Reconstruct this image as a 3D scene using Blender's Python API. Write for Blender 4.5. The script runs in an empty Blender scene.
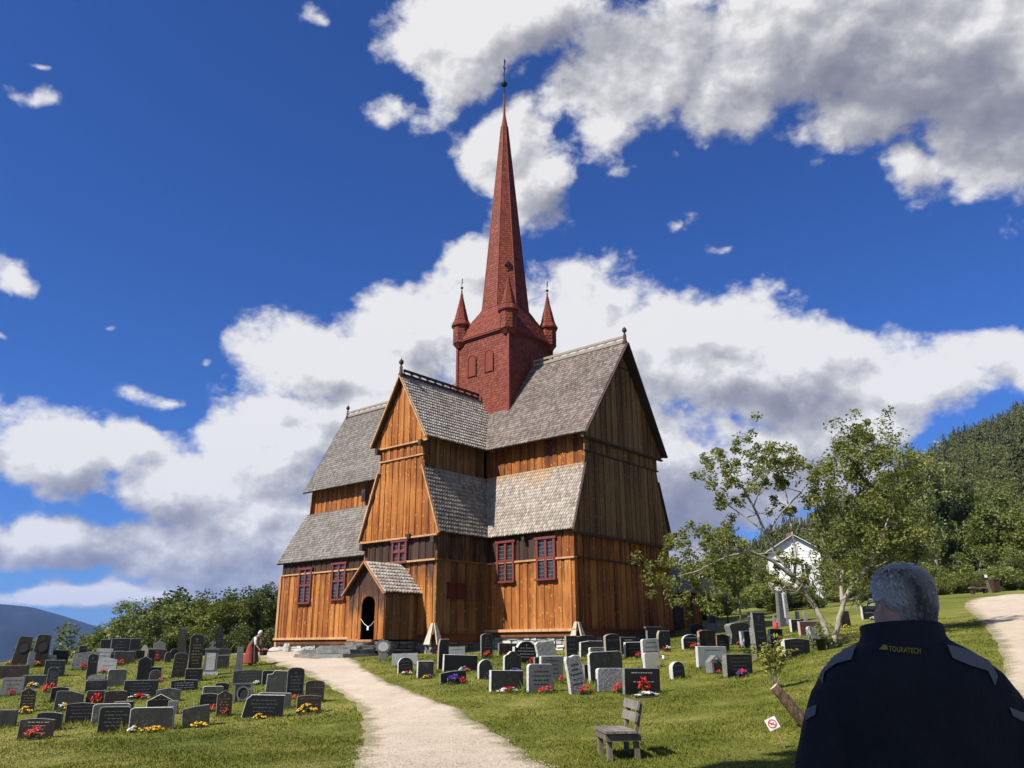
import bpy, math, random
import numpy as np
from mathutils import Vector, Matrix
from mathutils.bvhtree import BVHTree

random.seed(7)
RNG = np.random.default_rng(11)
SC = bpy.context.scene
COL = SC.collection
PI = math.pi

# ---------------------------------------------------------------- camera numbers (eye at the origin, z up, y ahead)
FPX, PITCH, ROLL = 809.19, 0.310, 0.005
W, H = 1024, 768


def ray(px, py):
    """unit-depth direction through a photo point"""
    xx, yy = px - W / 2, H / 2 - py
    x = xx * math.cos(ROLL) - yy * math.sin(ROLL)
    y = xx * math.sin(ROLL) + yy * math.cos(ROLL)
    c, s = math.cos(PITCH), math.sin(PITCH)
    return np.array([x / FPX, c - y / FPX * s, s + y / FPX * c])


def proj(p):
    c, s = math.cos(PITCH), math.sin(PITCH)
    X, Y, Z = p
    d = Y * c + Z * s
    h = -Y * s + Z * c
    x, y = X / d * FPX, h / d * FPX
    xr = x * math.cos(-ROLL) - y * math.sin(-ROLL)
    yr = x * math.sin(-ROLL) + y * math.cos(-ROLL)
    return W / 2 + xr, H / 2 - yr


# ---------------------------------------------------------------- object helpers
def tag(o, label=None, cat=None, group=None, kind=None):
    if label:
        o['label'] = label
    if cat:
        o['category'] = cat
    if group:
        o['group'] = group
    if kind:
        o['kind'] = kind
    return o


def thing(name, label, cat, loc=(0, 0, 0), rz=0.0, group=None):
    o = bpy.data.objects.new(name, None)
    o.empty_display_size = 0.3
    COL.objects.link(o)
    o.location = loc
    o.rotation_euler = (0, 0, rz)
    return tag(o, label, cat, group)


class MB:
    """mesh builder: collects faces with a material slot and two per-face numbers (tint, tar)"""

    def __init__(self):
        self.v, self.f, self.m, self.t, self.tar = [], [], [], [], {}
        self.cuts = []

    def cut(self):
        """what follows is a piece of its own"""
        self.cuts.append((len(self.v), len(self.f)))

    def add(self, verts, faces, mat=0, tint=0.5, tar=None):
        b = len(self.v)
        self.v.extend([tuple(map(float, p)) for p in verts])
        for f in faces:
            self.f.append([b + i for i in f])
            self.m.append(mat)
            self.t.append(tint)
        if tar is not None:
            for i in range(len(verts)):
                self.tar[b + i] = tar[i] if hasattr(tar, '__len__') else tar
        return b

    def hexa(self, p, mat=0, tint=0.5, tar=None):
        """eight points: four below (ccw), four above"""
        self.add(p, [(3, 2, 1, 0), (4, 5, 6, 7), (0, 1, 5, 4), (1, 2, 6, 5), (2, 3, 7, 6), (3, 0, 4, 7)], mat, tint, tar)

    def box(self, c, s, mat=0, tint=0.5, rot=None, tar=None):
        hx, hy, hz = s[0] / 2, s[1] / 2, s[2] / 2
        p = [Vector(q) for q in ((-hx, -hy, -hz), (hx, -hy, -hz), (hx, hy, -hz), (-hx, hy, -hz),
                                 (-hx, -hy, hz), (hx, -hy, hz), (hx, hy, hz), (-hx, hy, hz))]
        if rot is not None:
            p = [rot @ q for q in p]
        c = Vector(c)
        self.hexa([q + c for q in p], mat, tint, tar)

    def bar(self, a, b, w, h, mat=0, tint=0.5, up=(0, 0, 1)):
        """square bar from a to b"""
        a, b = Vector(a), Vector(b)
        d = (b - a).normalized()
        upv = Vector(up)
        if abs(d.dot(upv)) > .98:
            upv = Vector((1, 0, 0))
        x = d.cross(upv).normalized() * (w / 2)
        z = x.cross(d).normalized() * (h / 2)
        self.hexa([a - x - z, a + x - z, b + x - z, b - x - z, a - x + z, a + x + z, b + x + z, b - x + z], mat, tint)

    def prism(self, poly, ext, mat=0, tint=0.5, tar=None, cap=None, side=None):
        """planar polygon (3D points) pushed along ext"""
        n = len(poly)
        e = Vector(ext)
        v = [Vector(p) for p in poly] + [Vector(p) + e for p in poly]
        b = len(self.v)
        self.v.extend([tuple(p) for p in v])
        fs = [list(range(n - 1, -1, -1)), list(range(n, 2 * n))] + [[i, (i + 1) % n, n + (i + 1) % n, n + i] for i in range(n)]
        for k, f in enumerate(fs):
            self.f.append([b + i for i in f])
            mm = mat
            if k == 1 and cap is not None:
                mm = cap
            if k >= 2 and side is not None:
                mm = side
            self.m.append(mm)
            self.t.append(tint)
        if tar is not None:
            for i in range(n):
                self.tar[b + i] = tar[i]
                self.tar[b + n + i] = tar[i]

    def tube(self, pts, rad, n=8, mat=0, tint=0.5, cap=True):
        pts = [Vector(p) for p in pts]
        b = len(self.v)
        prev = None
        for i, p in enumerate(pts):
            d = (pts[min(i + 1, len(pts) - 1)] - pts[max(i - 1, 0)])
            d = d.normalized() if d.length > 1e-9 else Vector((0, 0, 1))
            if prev is None:
                x = d.orthogonal().normalized()
            else:
                x = (prev - d * prev.dot(d))
                x = x.normalized() if x.length > 1e-6 else d.orthogonal().normalized()
            prev = x
            y = d.cross(x)
            r = rad[i] if hasattr(rad, '__len__') else rad
            for k in range(n):
                a = 2 * PI * k / n
                self.v.append(tuple(p + (x * math.cos(a) + y * math.sin(a)) * r))
        for i in range(len(pts) - 1):
            for k in range(n):
                k2 = (k + 1) % n
                self.f.append([b + i * n + k, b + i * n + k2, b + (i + 1) * n + k2, b + (i + 1) * n + k])
                self.m.append(mat)
                self.t.append(tint)
        if cap:
            for i in (0, len(pts) - 1):
                self.f.append([b + i * n + k for k in (range(n) if i else range(n - 1, -1, -1))])
                self.m.append(mat)
                self.t.append(tint)

    def lathe(self, prof, c=(0, 0, 0), n=16, mat=0, tint=0.5, rot0=0.0):
        """profile of (radius, z)"""
        b = len(self.v)
        for r, z in prof:
            for k in range(n):
                a = 2 * PI * k / n + rot0
                self.v.append((c[0] + r * math.cos(a), c[1] + r * math.sin(a), c[2] + z))
        for i in range(len(prof) - 1):
            for k in range(n):
                k2 = (k + 1) % n
                self.f.append([b + i * n + k, b + i * n + k2, b + (i + 1) * n + k2, b + (i + 1) * n + k])
                self.m.append(mat)
                self.t.append(tint)
        for i in (0, len(prof) - 1):
            self.f.append([b + i * n + k for k in (range(n) if i else range(n - 1, -1, -1))])
            self.m.append(mat)
            self.t.append(tint)

    def mesh(self, name, mats, smooth=False):
        me = bpy.data.meshes.new(name)
        me.from_pydata(self.v, [], self.f)
        for m in (mats if isinstance(mats, (list, tuple)) else [mats]):
            me.materials.append(m)
        me.polygons.foreach_set('material_index', np.array(self.m, dtype=np.int32))
        a = me.attributes.new('tint', 'FLOAT', 'FACE')
        a.data.foreach_set('value', np.array(self.t, dtype=np.float32))
        if self.tar:
            arr = np.zeros(len(self.v), dtype=np.float32)
            for k, x in self.tar.items():
                arr[k] = x
            a = me.attributes.new('tar', 'FLOAT', 'POINT')
            a.data.foreach_set('value', arr)
        if smooth:
            me.polygons.foreach_set('use_smooth', np.ones(len(me.polygons), dtype=bool))
        me.update()
        return me

    def build(self, name, mats, parent=None, smooth=False, label=None):
        if self.cuts:
            cs = sorted(set([(0, 0)] + self.cuts)) + [(len(self.v), len(self.f))]
            o = None
            for (v0, f0), (v1, f1) in zip(cs[:-1], cs[1:]):
                if f1 == f0:
                    continue
                p = MB()
                p.v, p.f = self.v[v0:v1], [[i - v0 for i in f] for f in self.f[f0:f1]]
                p.m, p.t = self.m[f0:f1], self.t[f0:f1]
                p.tar = {k - v0: x for k, x in self.tar.items() if v0 <= k < v1}
                o = p.build(name, mats, parent, smooth, label)
            return o
        o = bpy.data.objects.new(name, self.mesh(name, mats, smooth))
        COL.objects.link(o)
        if parent is not None:
            o.parent = parent
        if label:
            o['label'] = label
        return o


def np_mesh(name, verts, quads, mats, tint=None, smooth=False, nside=4):
    """big mesh straight from arrays; quads (n, nside)"""
    me = bpy.data.meshes.new(name)
    nv, nf = len(verts), len(quads)
    me.vertices.add(nv)
    me.vertices.foreach_set('co', np.asarray(verts, dtype=np.float32).ravel())
    me.loops.add(nf * nside)
    me.loops.foreach_set('vertex_index', np.asarray(quads, dtype=np.int32).ravel())
    me.polygons.add(nf)
    me.polygons.foreach_set('loop_start', np.arange(0, nf * nside, nside, dtype=np.int32))
    me.polygons.foreach_set('loop_total', np.full(nf, nside, dtype=np.int32))
    for m in (mats if isinstance(mats, (list, tuple)) else [mats]):
        me.materials.append(m)
    if tint is not None:
        a = me.attributes.new('tint', 'FLOAT', 'FACE')
        a.data.foreach_set('value', np.asarray(tint, dtype=np.float32))
    if smooth:
        me.polygons.foreach_set('use_smooth', np.ones(nf, dtype=bool))
    me.update(calc_edges=True)
    me.validate()
    return me


def link(name, me, parent=None, loc=None):
    o = bpy.data.objects.new(name, me)
    COL.objects.link(o)
    if parent is not None:
        o.parent = parent
    if loc is not None:
        o.location = loc
    return o


def copy_tree(o, parent=None):
    c = o.copy()
    COL.objects.link(c)
    if parent is not None:
        c.parent = parent
    for ch in list(o.children):
        copy_tree(ch, c)
    return c


# ---------------------------------------------------------------- node helpers
class NT:
    def __init__(self, nt):
        self.nt = nt

    def n(self, t, **kw):
        x = self.nt.nodes.new(t)
        for k, v in kw.items():
            if k.startswith('i_'):
                key = k[2:].replace('_', ' ')
                s = x.inputs[int(key)] if key.isdigit() else x.inputs[key]
                self.set(s, v)
            else:
                setattr(x, k, v)
        return x

    def set(self, sock, v):
        if isinstance(v, bpy.types.NodeSocket):
            self.nt.links.new(v, sock)
        elif isinstance(v, bpy.types.Node):
            self.nt.links.new(v.outputs[0], sock)
        else:
            sock.default_value = v

    def math(self, op, a, b=0.0, c=0.0, clamp=False):
        x = self.nt.nodes.new('ShaderNodeMath')
        x.operation = op
        x.use_clamp = clamp
        self.set(x.inputs[0], a)
        self.set(x.inputs[1], b)
        self.set(x.inputs[2], c)
        return x.outputs[0]

    def vm(self, op, a, b=None, scale=None):
        x = self.nt.nodes.new('ShaderNodeVectorMath')
        x.operation = op
        self.set(x.inputs[0], a)
        if b is not None:
            self.set(x.inputs[1], b)
        if scale is not None:
            self.set(x.inputs['Scale'], scale)
        return x.outputs['Value'] if op in ('LENGTH', 'DOT_PRODUCT') else x.outputs[0]

    def ramp(self, fac, stops, interp='LINEAR'):
        x = self.nt.nodes.new('ShaderNodeValToRGB')
        cr = x.color_ramp
        cr.interpolation = interp
        while len(cr.elements) < len(stops):
            cr.elements.new(0.5)
        for e, (p, c) in zip(cr.elements, stops):
            e.position = p
            e.color = (*c, 1) if len(c) == 3 else c
        self.set(x.inputs[0], fac)
        return x.outputs[0]

    def mix(self, fac, a, b, blend='MIX'):
        x = self.nt.nodes.new('ShaderNodeMix')
        x.data_type = 'RGBA'
        x.blend_type = blend
        self.set(x.inputs[0], fac)
        self.set(x.inputs[6], a if not isinstance(a, tuple) or len(a) == 4 else (*a, 1))
        self.set(x.inputs[7], b if not isinstance(b, tuple) or len(b) == 4 else (*b, 1))
        return x.outputs[2]

    def maprange(self, v, a, b, c=0.0, d=1.0, smooth=True):
        x = self.nt.nodes.new('ShaderNodeMapRange')
        x.interpolation_type = 'SMOOTHSTEP' if smooth else 'LINEAR'
        self.set(x.inputs[0], v)
        for i, q in enumerate((a, b, c, d)):
            self.set(x.inputs[i + 1], q)
        return x.outputs[0]

    def noise(self, vec, scale, detail=4, rough=0.55, dims='3D', out=0):
        x = self.nt.nodes.new('ShaderNodeTexNoise')
        x.noise_dimensions = dims
        if vec is not None:
            self.set(x.inputs['Vector'], vec)
        x.inputs['Scale'].default_value = scale
        x.inputs['Detail'].default_value = detail
        x.inputs['Roughness'].default_value = rough
        return x.outputs[out]

    def voronoi(self, vec, scale, feature='F1', out=0):
        x = self.nt.nodes.new('ShaderNodeTexVoronoi')
        x.feature = feature
        if vec is not None:
            self.set(x.inputs['Vector'], vec)
        x.inputs['Scale'].default_value = scale
        return x.outputs[out]

    def mapping(self, vec, scale=(1, 1, 1), rot=(0, 0, 0), loc=(0, 0, 0)):
        x = self.nt.nodes.new('ShaderNodeMapping')
        self.set(x.inputs[0], vec)
        x.inputs['Location'].default_value = loc
        x.inputs['Rotation'].default_value = rot
        x.inputs['Scale'].default_value = scale
        return x.outputs[0]

    def attr(self, name, out=2):
        x = self.nt.nodes.new('ShaderNodeAttribute')
        x.attribute_name = name
        return x.outputs[out]

    def obj(self):
        return self.nt.nodes.new('ShaderNodeTexCoord').outputs['Object']

    def bump(self, h, strength=0.3, dist=0.02):
        x = self.nt.nodes.new('ShaderNodeBump')
        x.inputs['Strength'].default_value = strength
        x.inputs['Distance'].default_value = dist
        self.set(x.inputs['Height'], h)
        return x.outputs[0]


def material(name, rough=0.7, spec=0.3, metal=0.0):
    m = bpy.data.materials.new(name)
    m.use_nodes = True
    t = NT(m.node_tree)
    b = m.node_tree.nodes['Principled BSDF']
    b.inputs['Roughness'].default_value = rough
    b.inputs['Specular IOR Level'].default_value = spec
    b.inputs['Metallic'].default_value = metal
    return m, t, b


def plain(name, col, rough=0.6, spec=0.3, metal=0.0, var=0.15, scale=8.0, bump=0.0):
    """one colour broken up by noise"""
    m, t, b = material(name, rough, spec, metal)
    co = t.obj()
    f = t.noise(co, scale, 5, 0.6)
    lo = tuple(c * (1 - var) for c in col)
    hi = tuple(min(1, c * (1 + var)) for c in col)
    t.set(b.inputs['Base Color'], t.ramp(f, [(0.3, lo), (0.7, hi)]))
    if bump:
        t.set(b.inputs['Normal'], t.bump(f, bump, 0.02))
    return m


# ---------------------------------------------------------------- materials
def mk_wood(name, dark, mid, light, tarcol=(0.022, 0.013, 0.010), speck=True):
    m, t, b = material(name, 0.72, 0.25)
    co = t.obj()
    streak = t.noise(t.mapping(co, (5, 5, 0.35)), 1.0, 5, 0.6)
    grain = t.noise(t.mapping(co, (26, 26, 1.3)), 1.0, 5, 0.65)
    patch = t.noise(co, 0.45, 3, 0.5)
    tint = t.attr('tint')
    f = t.math('ADD', t.math('MULTIPLY', streak, 0.6), t.math('MULTIPLY', tint, 0.34))
    f = t.math('ADD', f, t.math('MULTIPLY', t.math('SUBTRACT', patch, 0.5), 0.5))
    col = t.ramp(f, [(0.2, dark), (0.46, mid), (0.78, light)])
    col = t.mix(0.7, col, t.ramp(grain, [(0.30, (0.30, 0.26, 0.24)), (0.60, (1.15, 1.15, 1.12))]), 'MULTIPLY')
    if speck:
        v = t.voronoi(t.mapping(co, (5.0, 5.0, 3.0)), 1.0)
        k = t.maprange(v, 0.10, 0.20, 0.7, 0.0)
        col = t.mix(k, col, tuple(min(1, c * 1.45) for c in light))
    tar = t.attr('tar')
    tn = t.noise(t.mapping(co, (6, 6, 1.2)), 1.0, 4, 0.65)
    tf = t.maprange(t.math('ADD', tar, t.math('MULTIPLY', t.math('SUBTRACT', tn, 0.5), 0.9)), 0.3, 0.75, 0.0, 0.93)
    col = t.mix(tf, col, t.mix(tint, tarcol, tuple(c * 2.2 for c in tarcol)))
    t.set(b.inputs['Base Color'], col)
    t.set(b.inputs['Normal'], t.bump(grain, 0.5, 0.012))
    return m


M_WOOD = mk_wood('tarred pine boards', (0.085, 0.022, 0.006), (0.275, 0.088, 0.017), (0.47, 0.198, 0.048))
M_WOODAGE = mk_wood('weathered pine boards', (0.085, 0.038, 0.013), (0.19, 0.098, 0.036), (0.30, 0.172, 0.076))
M_BEAM = mk_wood('pale pine trim', (0.30, 0.16, 0.07), (0.48, 0.27, 0.13), (0.60, 0.40, 0.23), speck=False)
M_BEAMDARK = mk_wood('dark tarred trim', (0.03, 0.018, 0.012), (0.055, 0.032, 0.022), (0.09, 0.055, 0.036), speck=False)


def mk_shingle(name, lo, mid, hi, stain=None, rough=0.8):
    m, t, b = material(name, rough, 0.2)
    co = t.obj()
    tint = t.attr('tint')
    n1 = t.noise(co, 0.7, 4, 0.6)
    n2 = t.noise(co, 14, 3, 0.6)
    f = t.math('ADD', t.math('MULTIPLY', tint, 0.55), t.math('MULTIPLY', n1, 0.45))
    col = t.ramp(f, [(0.2, lo), (0.5, mid), (0.8, hi)])
    col = t.mix(0.5, col, t.ramp(n2, [(0.3, (0.6, 0.58, 0.56)), (0.65, (1.1, 1.1, 1.1))]), 'MULTIPLY')
    if stain:
        z = t.nt.nodes.new('ShaderNodeSeparateXYZ')
        t.set(z.inputs[0], co)
        k = t.maprange(t.math('ADD', z.outputs[2], t.math('MULTIPLY', t.math('SUBTRACT', n1, 0.5), 3.0)), stain[1], stain[2], 0.0, 0.7)
        col = t.mix(k, col, stain[0])
    t.set(b.inputs['Base Color'], col)
    t.set(b.inputs['Normal'], t.bump(n2, 0.4, 0.01))
    return m


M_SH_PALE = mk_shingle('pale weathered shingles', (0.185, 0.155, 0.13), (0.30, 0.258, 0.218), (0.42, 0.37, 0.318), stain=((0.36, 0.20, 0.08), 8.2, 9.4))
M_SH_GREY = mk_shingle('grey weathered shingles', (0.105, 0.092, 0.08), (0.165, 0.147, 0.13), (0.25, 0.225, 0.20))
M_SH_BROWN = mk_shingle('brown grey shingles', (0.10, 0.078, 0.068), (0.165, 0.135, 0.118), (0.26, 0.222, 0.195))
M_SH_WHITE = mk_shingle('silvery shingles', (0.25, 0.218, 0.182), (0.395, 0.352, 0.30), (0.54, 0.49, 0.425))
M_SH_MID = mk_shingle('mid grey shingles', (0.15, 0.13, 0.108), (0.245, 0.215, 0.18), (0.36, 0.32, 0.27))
M_RED = mk_shingle('red painted shingles', (0.115, 0.025, 0.014), (0.178, 0.040, 0.022), (0.245, 0.062, 0.035), rough=0.6)
M_REDTRIM = plain('red painted trim', (0.16, 0.030, 0.021), 0.5, 0.35, var=0.25, scale=5)
M_REDFRAME = plain('red window paint', (0.155, 0.034, 0.026), 0.45, 0.4, var=0.15, scale=9)
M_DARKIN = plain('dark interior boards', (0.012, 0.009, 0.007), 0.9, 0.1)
M_IRON = plain('black iron', (0.018, 0.018, 0.02), 0.45, 0.5, metal=0.4)
M_LEAD = plain('lead cames', (0.10, 0.10, 0.095), 0.6)
m, t, b = material('leaded window glass', 0.12, 0.6)
t.set(b.inputs['Base Color'], t.ramp(t.noise(t.obj(), 3.0, 2), [(0.35, (0.012, 0.014, 0.016)), (0.7, (0.05, 0.055, 0.06))]))
M_GLASS = m


def mk_rubble(name, c0, c1):
    m, t, b = material(name, 0.85, 0.2)
    co = t.obj()
    n = t.noise(co, 3.0, 8, 0.65)
    tint = t.attr('tint')
    col = t.ramp(t.math('ADD', t.math('MULTIPLY', n, 0.7), t.math('MULTIPLY', tint, 0.3)), [(0.3, c0), (0.65, c1)])
    t.set(b.inputs['Base Color'], col)
    t.set(b.inputs['Normal'], t.bump(n, 0.8, 0.05))
    return m


M_RUBBLE = mk_rubble('pale rubble stone', (0.22, 0.21, 0.195), (0.52, 0.50, 0.47))
M_SLATE = mk_rubble('grey slate step', (0.065, 0.062, 0.056), (0.19, 0.183, 0.168))

# ================================================================ terrain
TP = np.array([
    (0, 0, -1.55), (0, 6, -1.57), (-6, 5, -1.75), (8, 5, -1.45), (3, 12, -1.6), (-3, 11, -1.65), (5, 11.5, -1.5), (-12, 3, -2.2),
    (-8, 15, -1.95), (-10.5, 18, -2.05), (-8, 20, -2.0), (-5, 22, -1.85), (-23, 38, -0.8), (-12.4, 38, -0.95), (-20, 42, -0.72), (-15.5, 50, -0.5),
    (-6, 37, -0.60), (-2, 28, -1.22), (0, 25, -1.42), (3.7, 23.5, -1.45), (1.7, 24, -1.42), (7.2, 26, -1.1), (6.6, 36, -0.32), (10, 44, 0.42),
    (15.2, 45, 0.75), (9.2, 30, -0.63), (9.9, 28, -0.57), (17.2, 42, 0.75), (19.8, 45, 1.15), (10.3, 26.5, -0.33), (13, 20, -0.45),
    (3.1, 40.0, -0.34), (0.5, 41.5, -.36), (-1.5, 43.5, -.36), (9.0, 47.0, 0.25), (14, 52, 0.95), (-5, 45, -0.4), (-4, 40.5, -0.52), (-8.3, 41.5, -0.50), (-15.3, 54.8, -0.5), (-9, 49, -0.4), (0, 43, -0.36),
    (-3, 60, 0.3), (8, 60, 1.2),
    (15.5, 27, 0.15), (27.5, 50, 1.95), (39, 65, 3.7), (8.6, 14, -0.95), (14, 12, -0.8),
    (-27, 48, -1.1), (-22, 52, -1.2), (-30, 60, -4.5), (-45, 50, -6.5), (-30, 80, -9), (-20, 75, -4.5), (0, 78, 0.8), (20, 72, 2.4), (30, 62, 3.0), (40, 50, 3.0), (30, 30, 1.6), (30, 15, 0.4), (25, 5, -0.5),
    (-20, 20, -2.9), (-15, 8, -2.6), (-30, 30, -3.4), (-40, 15, -5.5), (-60, 40, -10), (-60, 90, -18), (0, 110, 1.0), (60, 110, 4.5), (60, 60, 4.6), (60, 10, 2.5),
    (0, -15, -1.7), (-30, -15, -4.5), (30, -15, 0.0), (-60, -15, -9.0), (60, -15, 3.0), (30, 110, 3.5), (-30, 110, -11.0)], dtype=float)


def _tps(d2):
    return 0.5 * d2 * np.log(np.maximum(d2, 1e-12))


_n = len(TP)
_S = TP[:, :2] / 30.0
_d2 = ((_S[:, None] - _S[None]) ** 2).sum(-1)
_A = np.zeros((_n + 3, _n + 3))
_A[:_n, :_n] = _tps(_d2) + np.eye(_n) * 0.004
_A[:_n, _n] = 1
_A[:_n, _n + 1:] = _S
_A[_n, :_n] = 1
_A[_n + 1:, :_n] = _S.T
_w = np.linalg.solve(_A, np.concatenate([TP[:, 2], np.zeros(3)]))


def gz(x, y):
    """ground height"""
    P = np.stack([np.atleast_1d(np.asarray(x, float)), np.atleast_1d(np.asarray(y, float))], -1) / 30.0
    out = np.empty(len(P))
    for i in range(0, len(P), 8000):
        q = P[i:i + 8000]
        d2 = ((q[:, None] - _S[None]) ** 2).sum(-1)
        out[i:i + 8000] = _tps(d2) @ _w[:_n] + _w[_n] + q @ _w[_n + 1:]
    return out if np.ndim(x) else float(out[0])


_TT = np.concatenate([np.arange(2.0, 90, 0.05), np.arange(90, 160, 0.5)])


def on_ground(px, py):
    """where the sight line through a photo point first meets the ground"""
    d = ray(px, py)
    P = _TT[:, None] * d[None]
    g = gz(P[:, 0], P[:, 1])
    k = np.argmax(P[:, 2] < g)
    if P[k, 2] >= g[k]:
        k = int(np.argmin(P[:, 2] - g + (_TT > 60) * 9))
    return Vector((P[k, 0], P[k, 1], g[k]))


def at_dist(px, D):
    """ground point on the bearing of a photo column, D metres ahead"""
    d = ray(px, 640)
    s = D / d[1]
    return Vector((d[0] * s, D, gz(d[0] * s, D)))


# grass material -------------------------------------------------------------
def mk_grass(name, blades=False):
    m, t, b = material(name, 0.75, 0.15)
    geo = t.nt.nodes.new('ShaderNodeNewGeometry')
    co = geo.outputs['Position']
    big = t.noise(co, 0.16, 4, 0.6)
    mid = t.noise(co, 1.1, 5, 0.65)
    fine = t.noise(co, 16, 5, 0.7)
    f = t.math('ADD', t.math('MULTIPLY', big, 0.55), t.math('MULTIPLY', mid, 0.45))
    col = t.ramp(f, [(0.37, (0.088, 0.108, 0.015)), (0.5, (0.155, 0.168, 0.026)), (0.62, (0.27, 0.245, 0.065))])
    if blades:
        tint = t.attr('tint')
        col = t.mix(0.6, col, t.ramp(tint, [(0.0, (0.45, 0.5, 0.4)), (0.6, (1.05, 1.05, 1.0)), (0.9, (1.5, 1.35, 1.0)), (1.0, (2.6, 2.2, 1.4))]), 'MULTIPLY')
    else:
        col = t.mix(0.85, col, t.ramp(fine, [(0.3, (0.42, 0.45, 0.38)), (0.62, (1.15, 1.12, 1.0))]), 'MULTIPLY')
        dry = t.maprange(t.noise(co, 0.5, 4, 0.6), 0.58, 0.75, 0.0, 0.45)
        col = t.mix(dry, col, (0.20, 0.175, 0.07))
        t.set(b.inputs['Normal'], t.bump(fine, 0.9, 0.06))
    t.set(b.inputs['Base Color'], col)
    if blades:
        tr = t.n('ShaderNodeBsdfTranslucent')
        t.set(tr.inputs[0], col)
        mx = t.n('ShaderNodeMixShader')
        mx.inputs[0].default_value = 0.3
        t.nt.links.new(b.outputs[0], mx.inputs[1])
        t.nt.links.new(tr.outputs[0], mx.inputs[2])
        t.nt.links.new(mx.outputs[0], t.nt.nodes['Material Output'].inputs[0])
    return m


M_GRASS = mk_grass('mown grass ground')
M_BLADE = mk_grass('grass blades', True)
m, t, b = material('fine pale gravel', 0.9, 0.15)
geo = t.nt.nodes.new('ShaderNodeNewGeometry')
co = geo.outputs['Position']
n1 = t.noise(co, 0.6, 4, 0.6)
n2 = t.noise(co, 22, 5, 0.75)
v = t.voronoi(co, 28)
n3 = t.noise(t.mapping(co, (1, 1, 1)), 3.5, 5, 0.65)
col = t.ramp(t.math('ADD', t.math('MULTIPLY', n1, .55), t.math('MULTIPLY', n3, .45)), [(0.34, (0.43, 0.345, 0.255)), (0.5, (0.50, 0.41, 0.315)), (0.66, (0.57, 0.48, 0.38))])
col = t.mix(0.7, col, t.ramp(n2, [(0.3, (0.68, 0.67, 0.66)), (0.65, (1.08, 1.08, 1.08))]), 'MULTIPLY')
edge = t.attr('tint')
ef = t.maprange(t.math('ADD', edge, t.math('MULTIPLY', t.math('SUBTRACT', t.noise(co, 1.6, 4, 0.6), 0.5), 0.9)), 0.66, 0.98, 0.0, 0.8)
col = t.mix(ef, col, (0.16, 0.145, 0.06))
t.set(b.inputs['Base Color'], col)
t.set(b.inputs['Normal'], t.bump(t.math('ADD', n2, t.math('MULTIPLY', v, 0.5)), 0.8, 0.03))
M_GRAVEL = m

# near ground sheet: finer where the camera looks
xs = np.concatenate([np.arange(-130, -34, 4.0), np.arange(-34, 34, 0.5), np.arange(34, 131, 4.0)])
ys = np.concatenate([np.arange(-60, -4, 4.0), np.arange(-4, 62, 0.5), np.arange(62, 131, 3.0)])
GX, GY = np.meshgrid(xs, ys)
gv = np.stack([GX.ravel(), GY.ravel(), gz(GX.ravel(), GY.ravel())], -1)
gv[:, 2] += 0.025 * np.sin(gv[:, 0] * 1.7 + gv[:, 1] * 0.6) * np.sin(gv[:, 1] * 1.3 - gv[:, 0] * 0.4)
nx, ny = len(xs), len(ys)
I, J = np.meshgrid(np.arange(nx - 1), np.arange(ny - 1))
a0 = (J * nx + I).ravel()
ground = link('ground', np_mesh('ground', gv, np.stack([a0, a0 + 1, a0 + nx + 1, a0 + nx], -1), M_GRASS, smooth=True))
tag(ground, kind='structure')


def bump_z(x, y):
    return 0.025 * np.sin(x * 1.7 + y * 0.6) * np.sin(y * 1.3 - x * 0.4)


# paths: edge pairs read off the photo, laid on the ground 2.5 cm up
def strip(name, pairs, sub=10, cross=30):
    L = [on_ground(*p[0]) if len(p[0]) == 2 else Vector(p[0]) for p in pairs]
    R = [on_ground(*p[1]) if len(p[1]) == 2 else Vector(p[1]) for p in pairs]

    def cr(P, t):
        n = len(P) - 1
        i = min(int(t), n - 1)
        f = t - i
        p0, p1, p2, p3 = P[max(i - 1, 0)], P[i], P[i + 1], P[min(i + 2, n)]
        return 0.5 * ((2 * p1) + (p2 - p0) * f + (2 * p0 - 5 * p1 + 4 * p2 - p3) * f * f + (3 * p1 - p0 - 3 * p2 + p3) * f ** 3)
    n = (len(pairs) - 1) * sub + 1
    vs, tn = [], []
    for i in range(n):
        a, c = cr(L, i / sub), cr(R, i / sub)
        wob = 0.05 * math.sin(i * 1.3) + 0.03 * math.sin(i * 3.1)
        for k in range(cross + 1):
            f = k / cross
            p = a.lerp(c, f)
            ed = (f < .5 and -1 or 1) * max(0, abs(f - .5) * 2 - .7) / .3
            x, y = p.x + wob * ed, p.y + wob * ed * .4
            vs.append((x, y, 0))
    vs = np.array(vs)
    edge = np.tile(np.abs(np.linspace(-1, 1, cross + 1)), n)
    vs[:, 2] = gz(vs[:, 0], vs[:, 1]) + bump_z(vs[:, 0], vs[:, 1]) + 0.03 - 0.035 * (edge > 0.99)
    q = []
    for i in range(n - 1):
        for k in range(cross):
            s = i * (cross + 1) + k
            q.append((s, s + 1, s + cross + 2, s + cross + 1))
            tn.append(abs((k + 0.5) / cross - .5) * 2)
    o = link(name, np_mesh(name, vs, q, M_GRAVEL, tint=tn, smooth=True))
    tag(o, kind='structure')
    return o, vs.reshape(n, cross + 1, 3)


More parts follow.
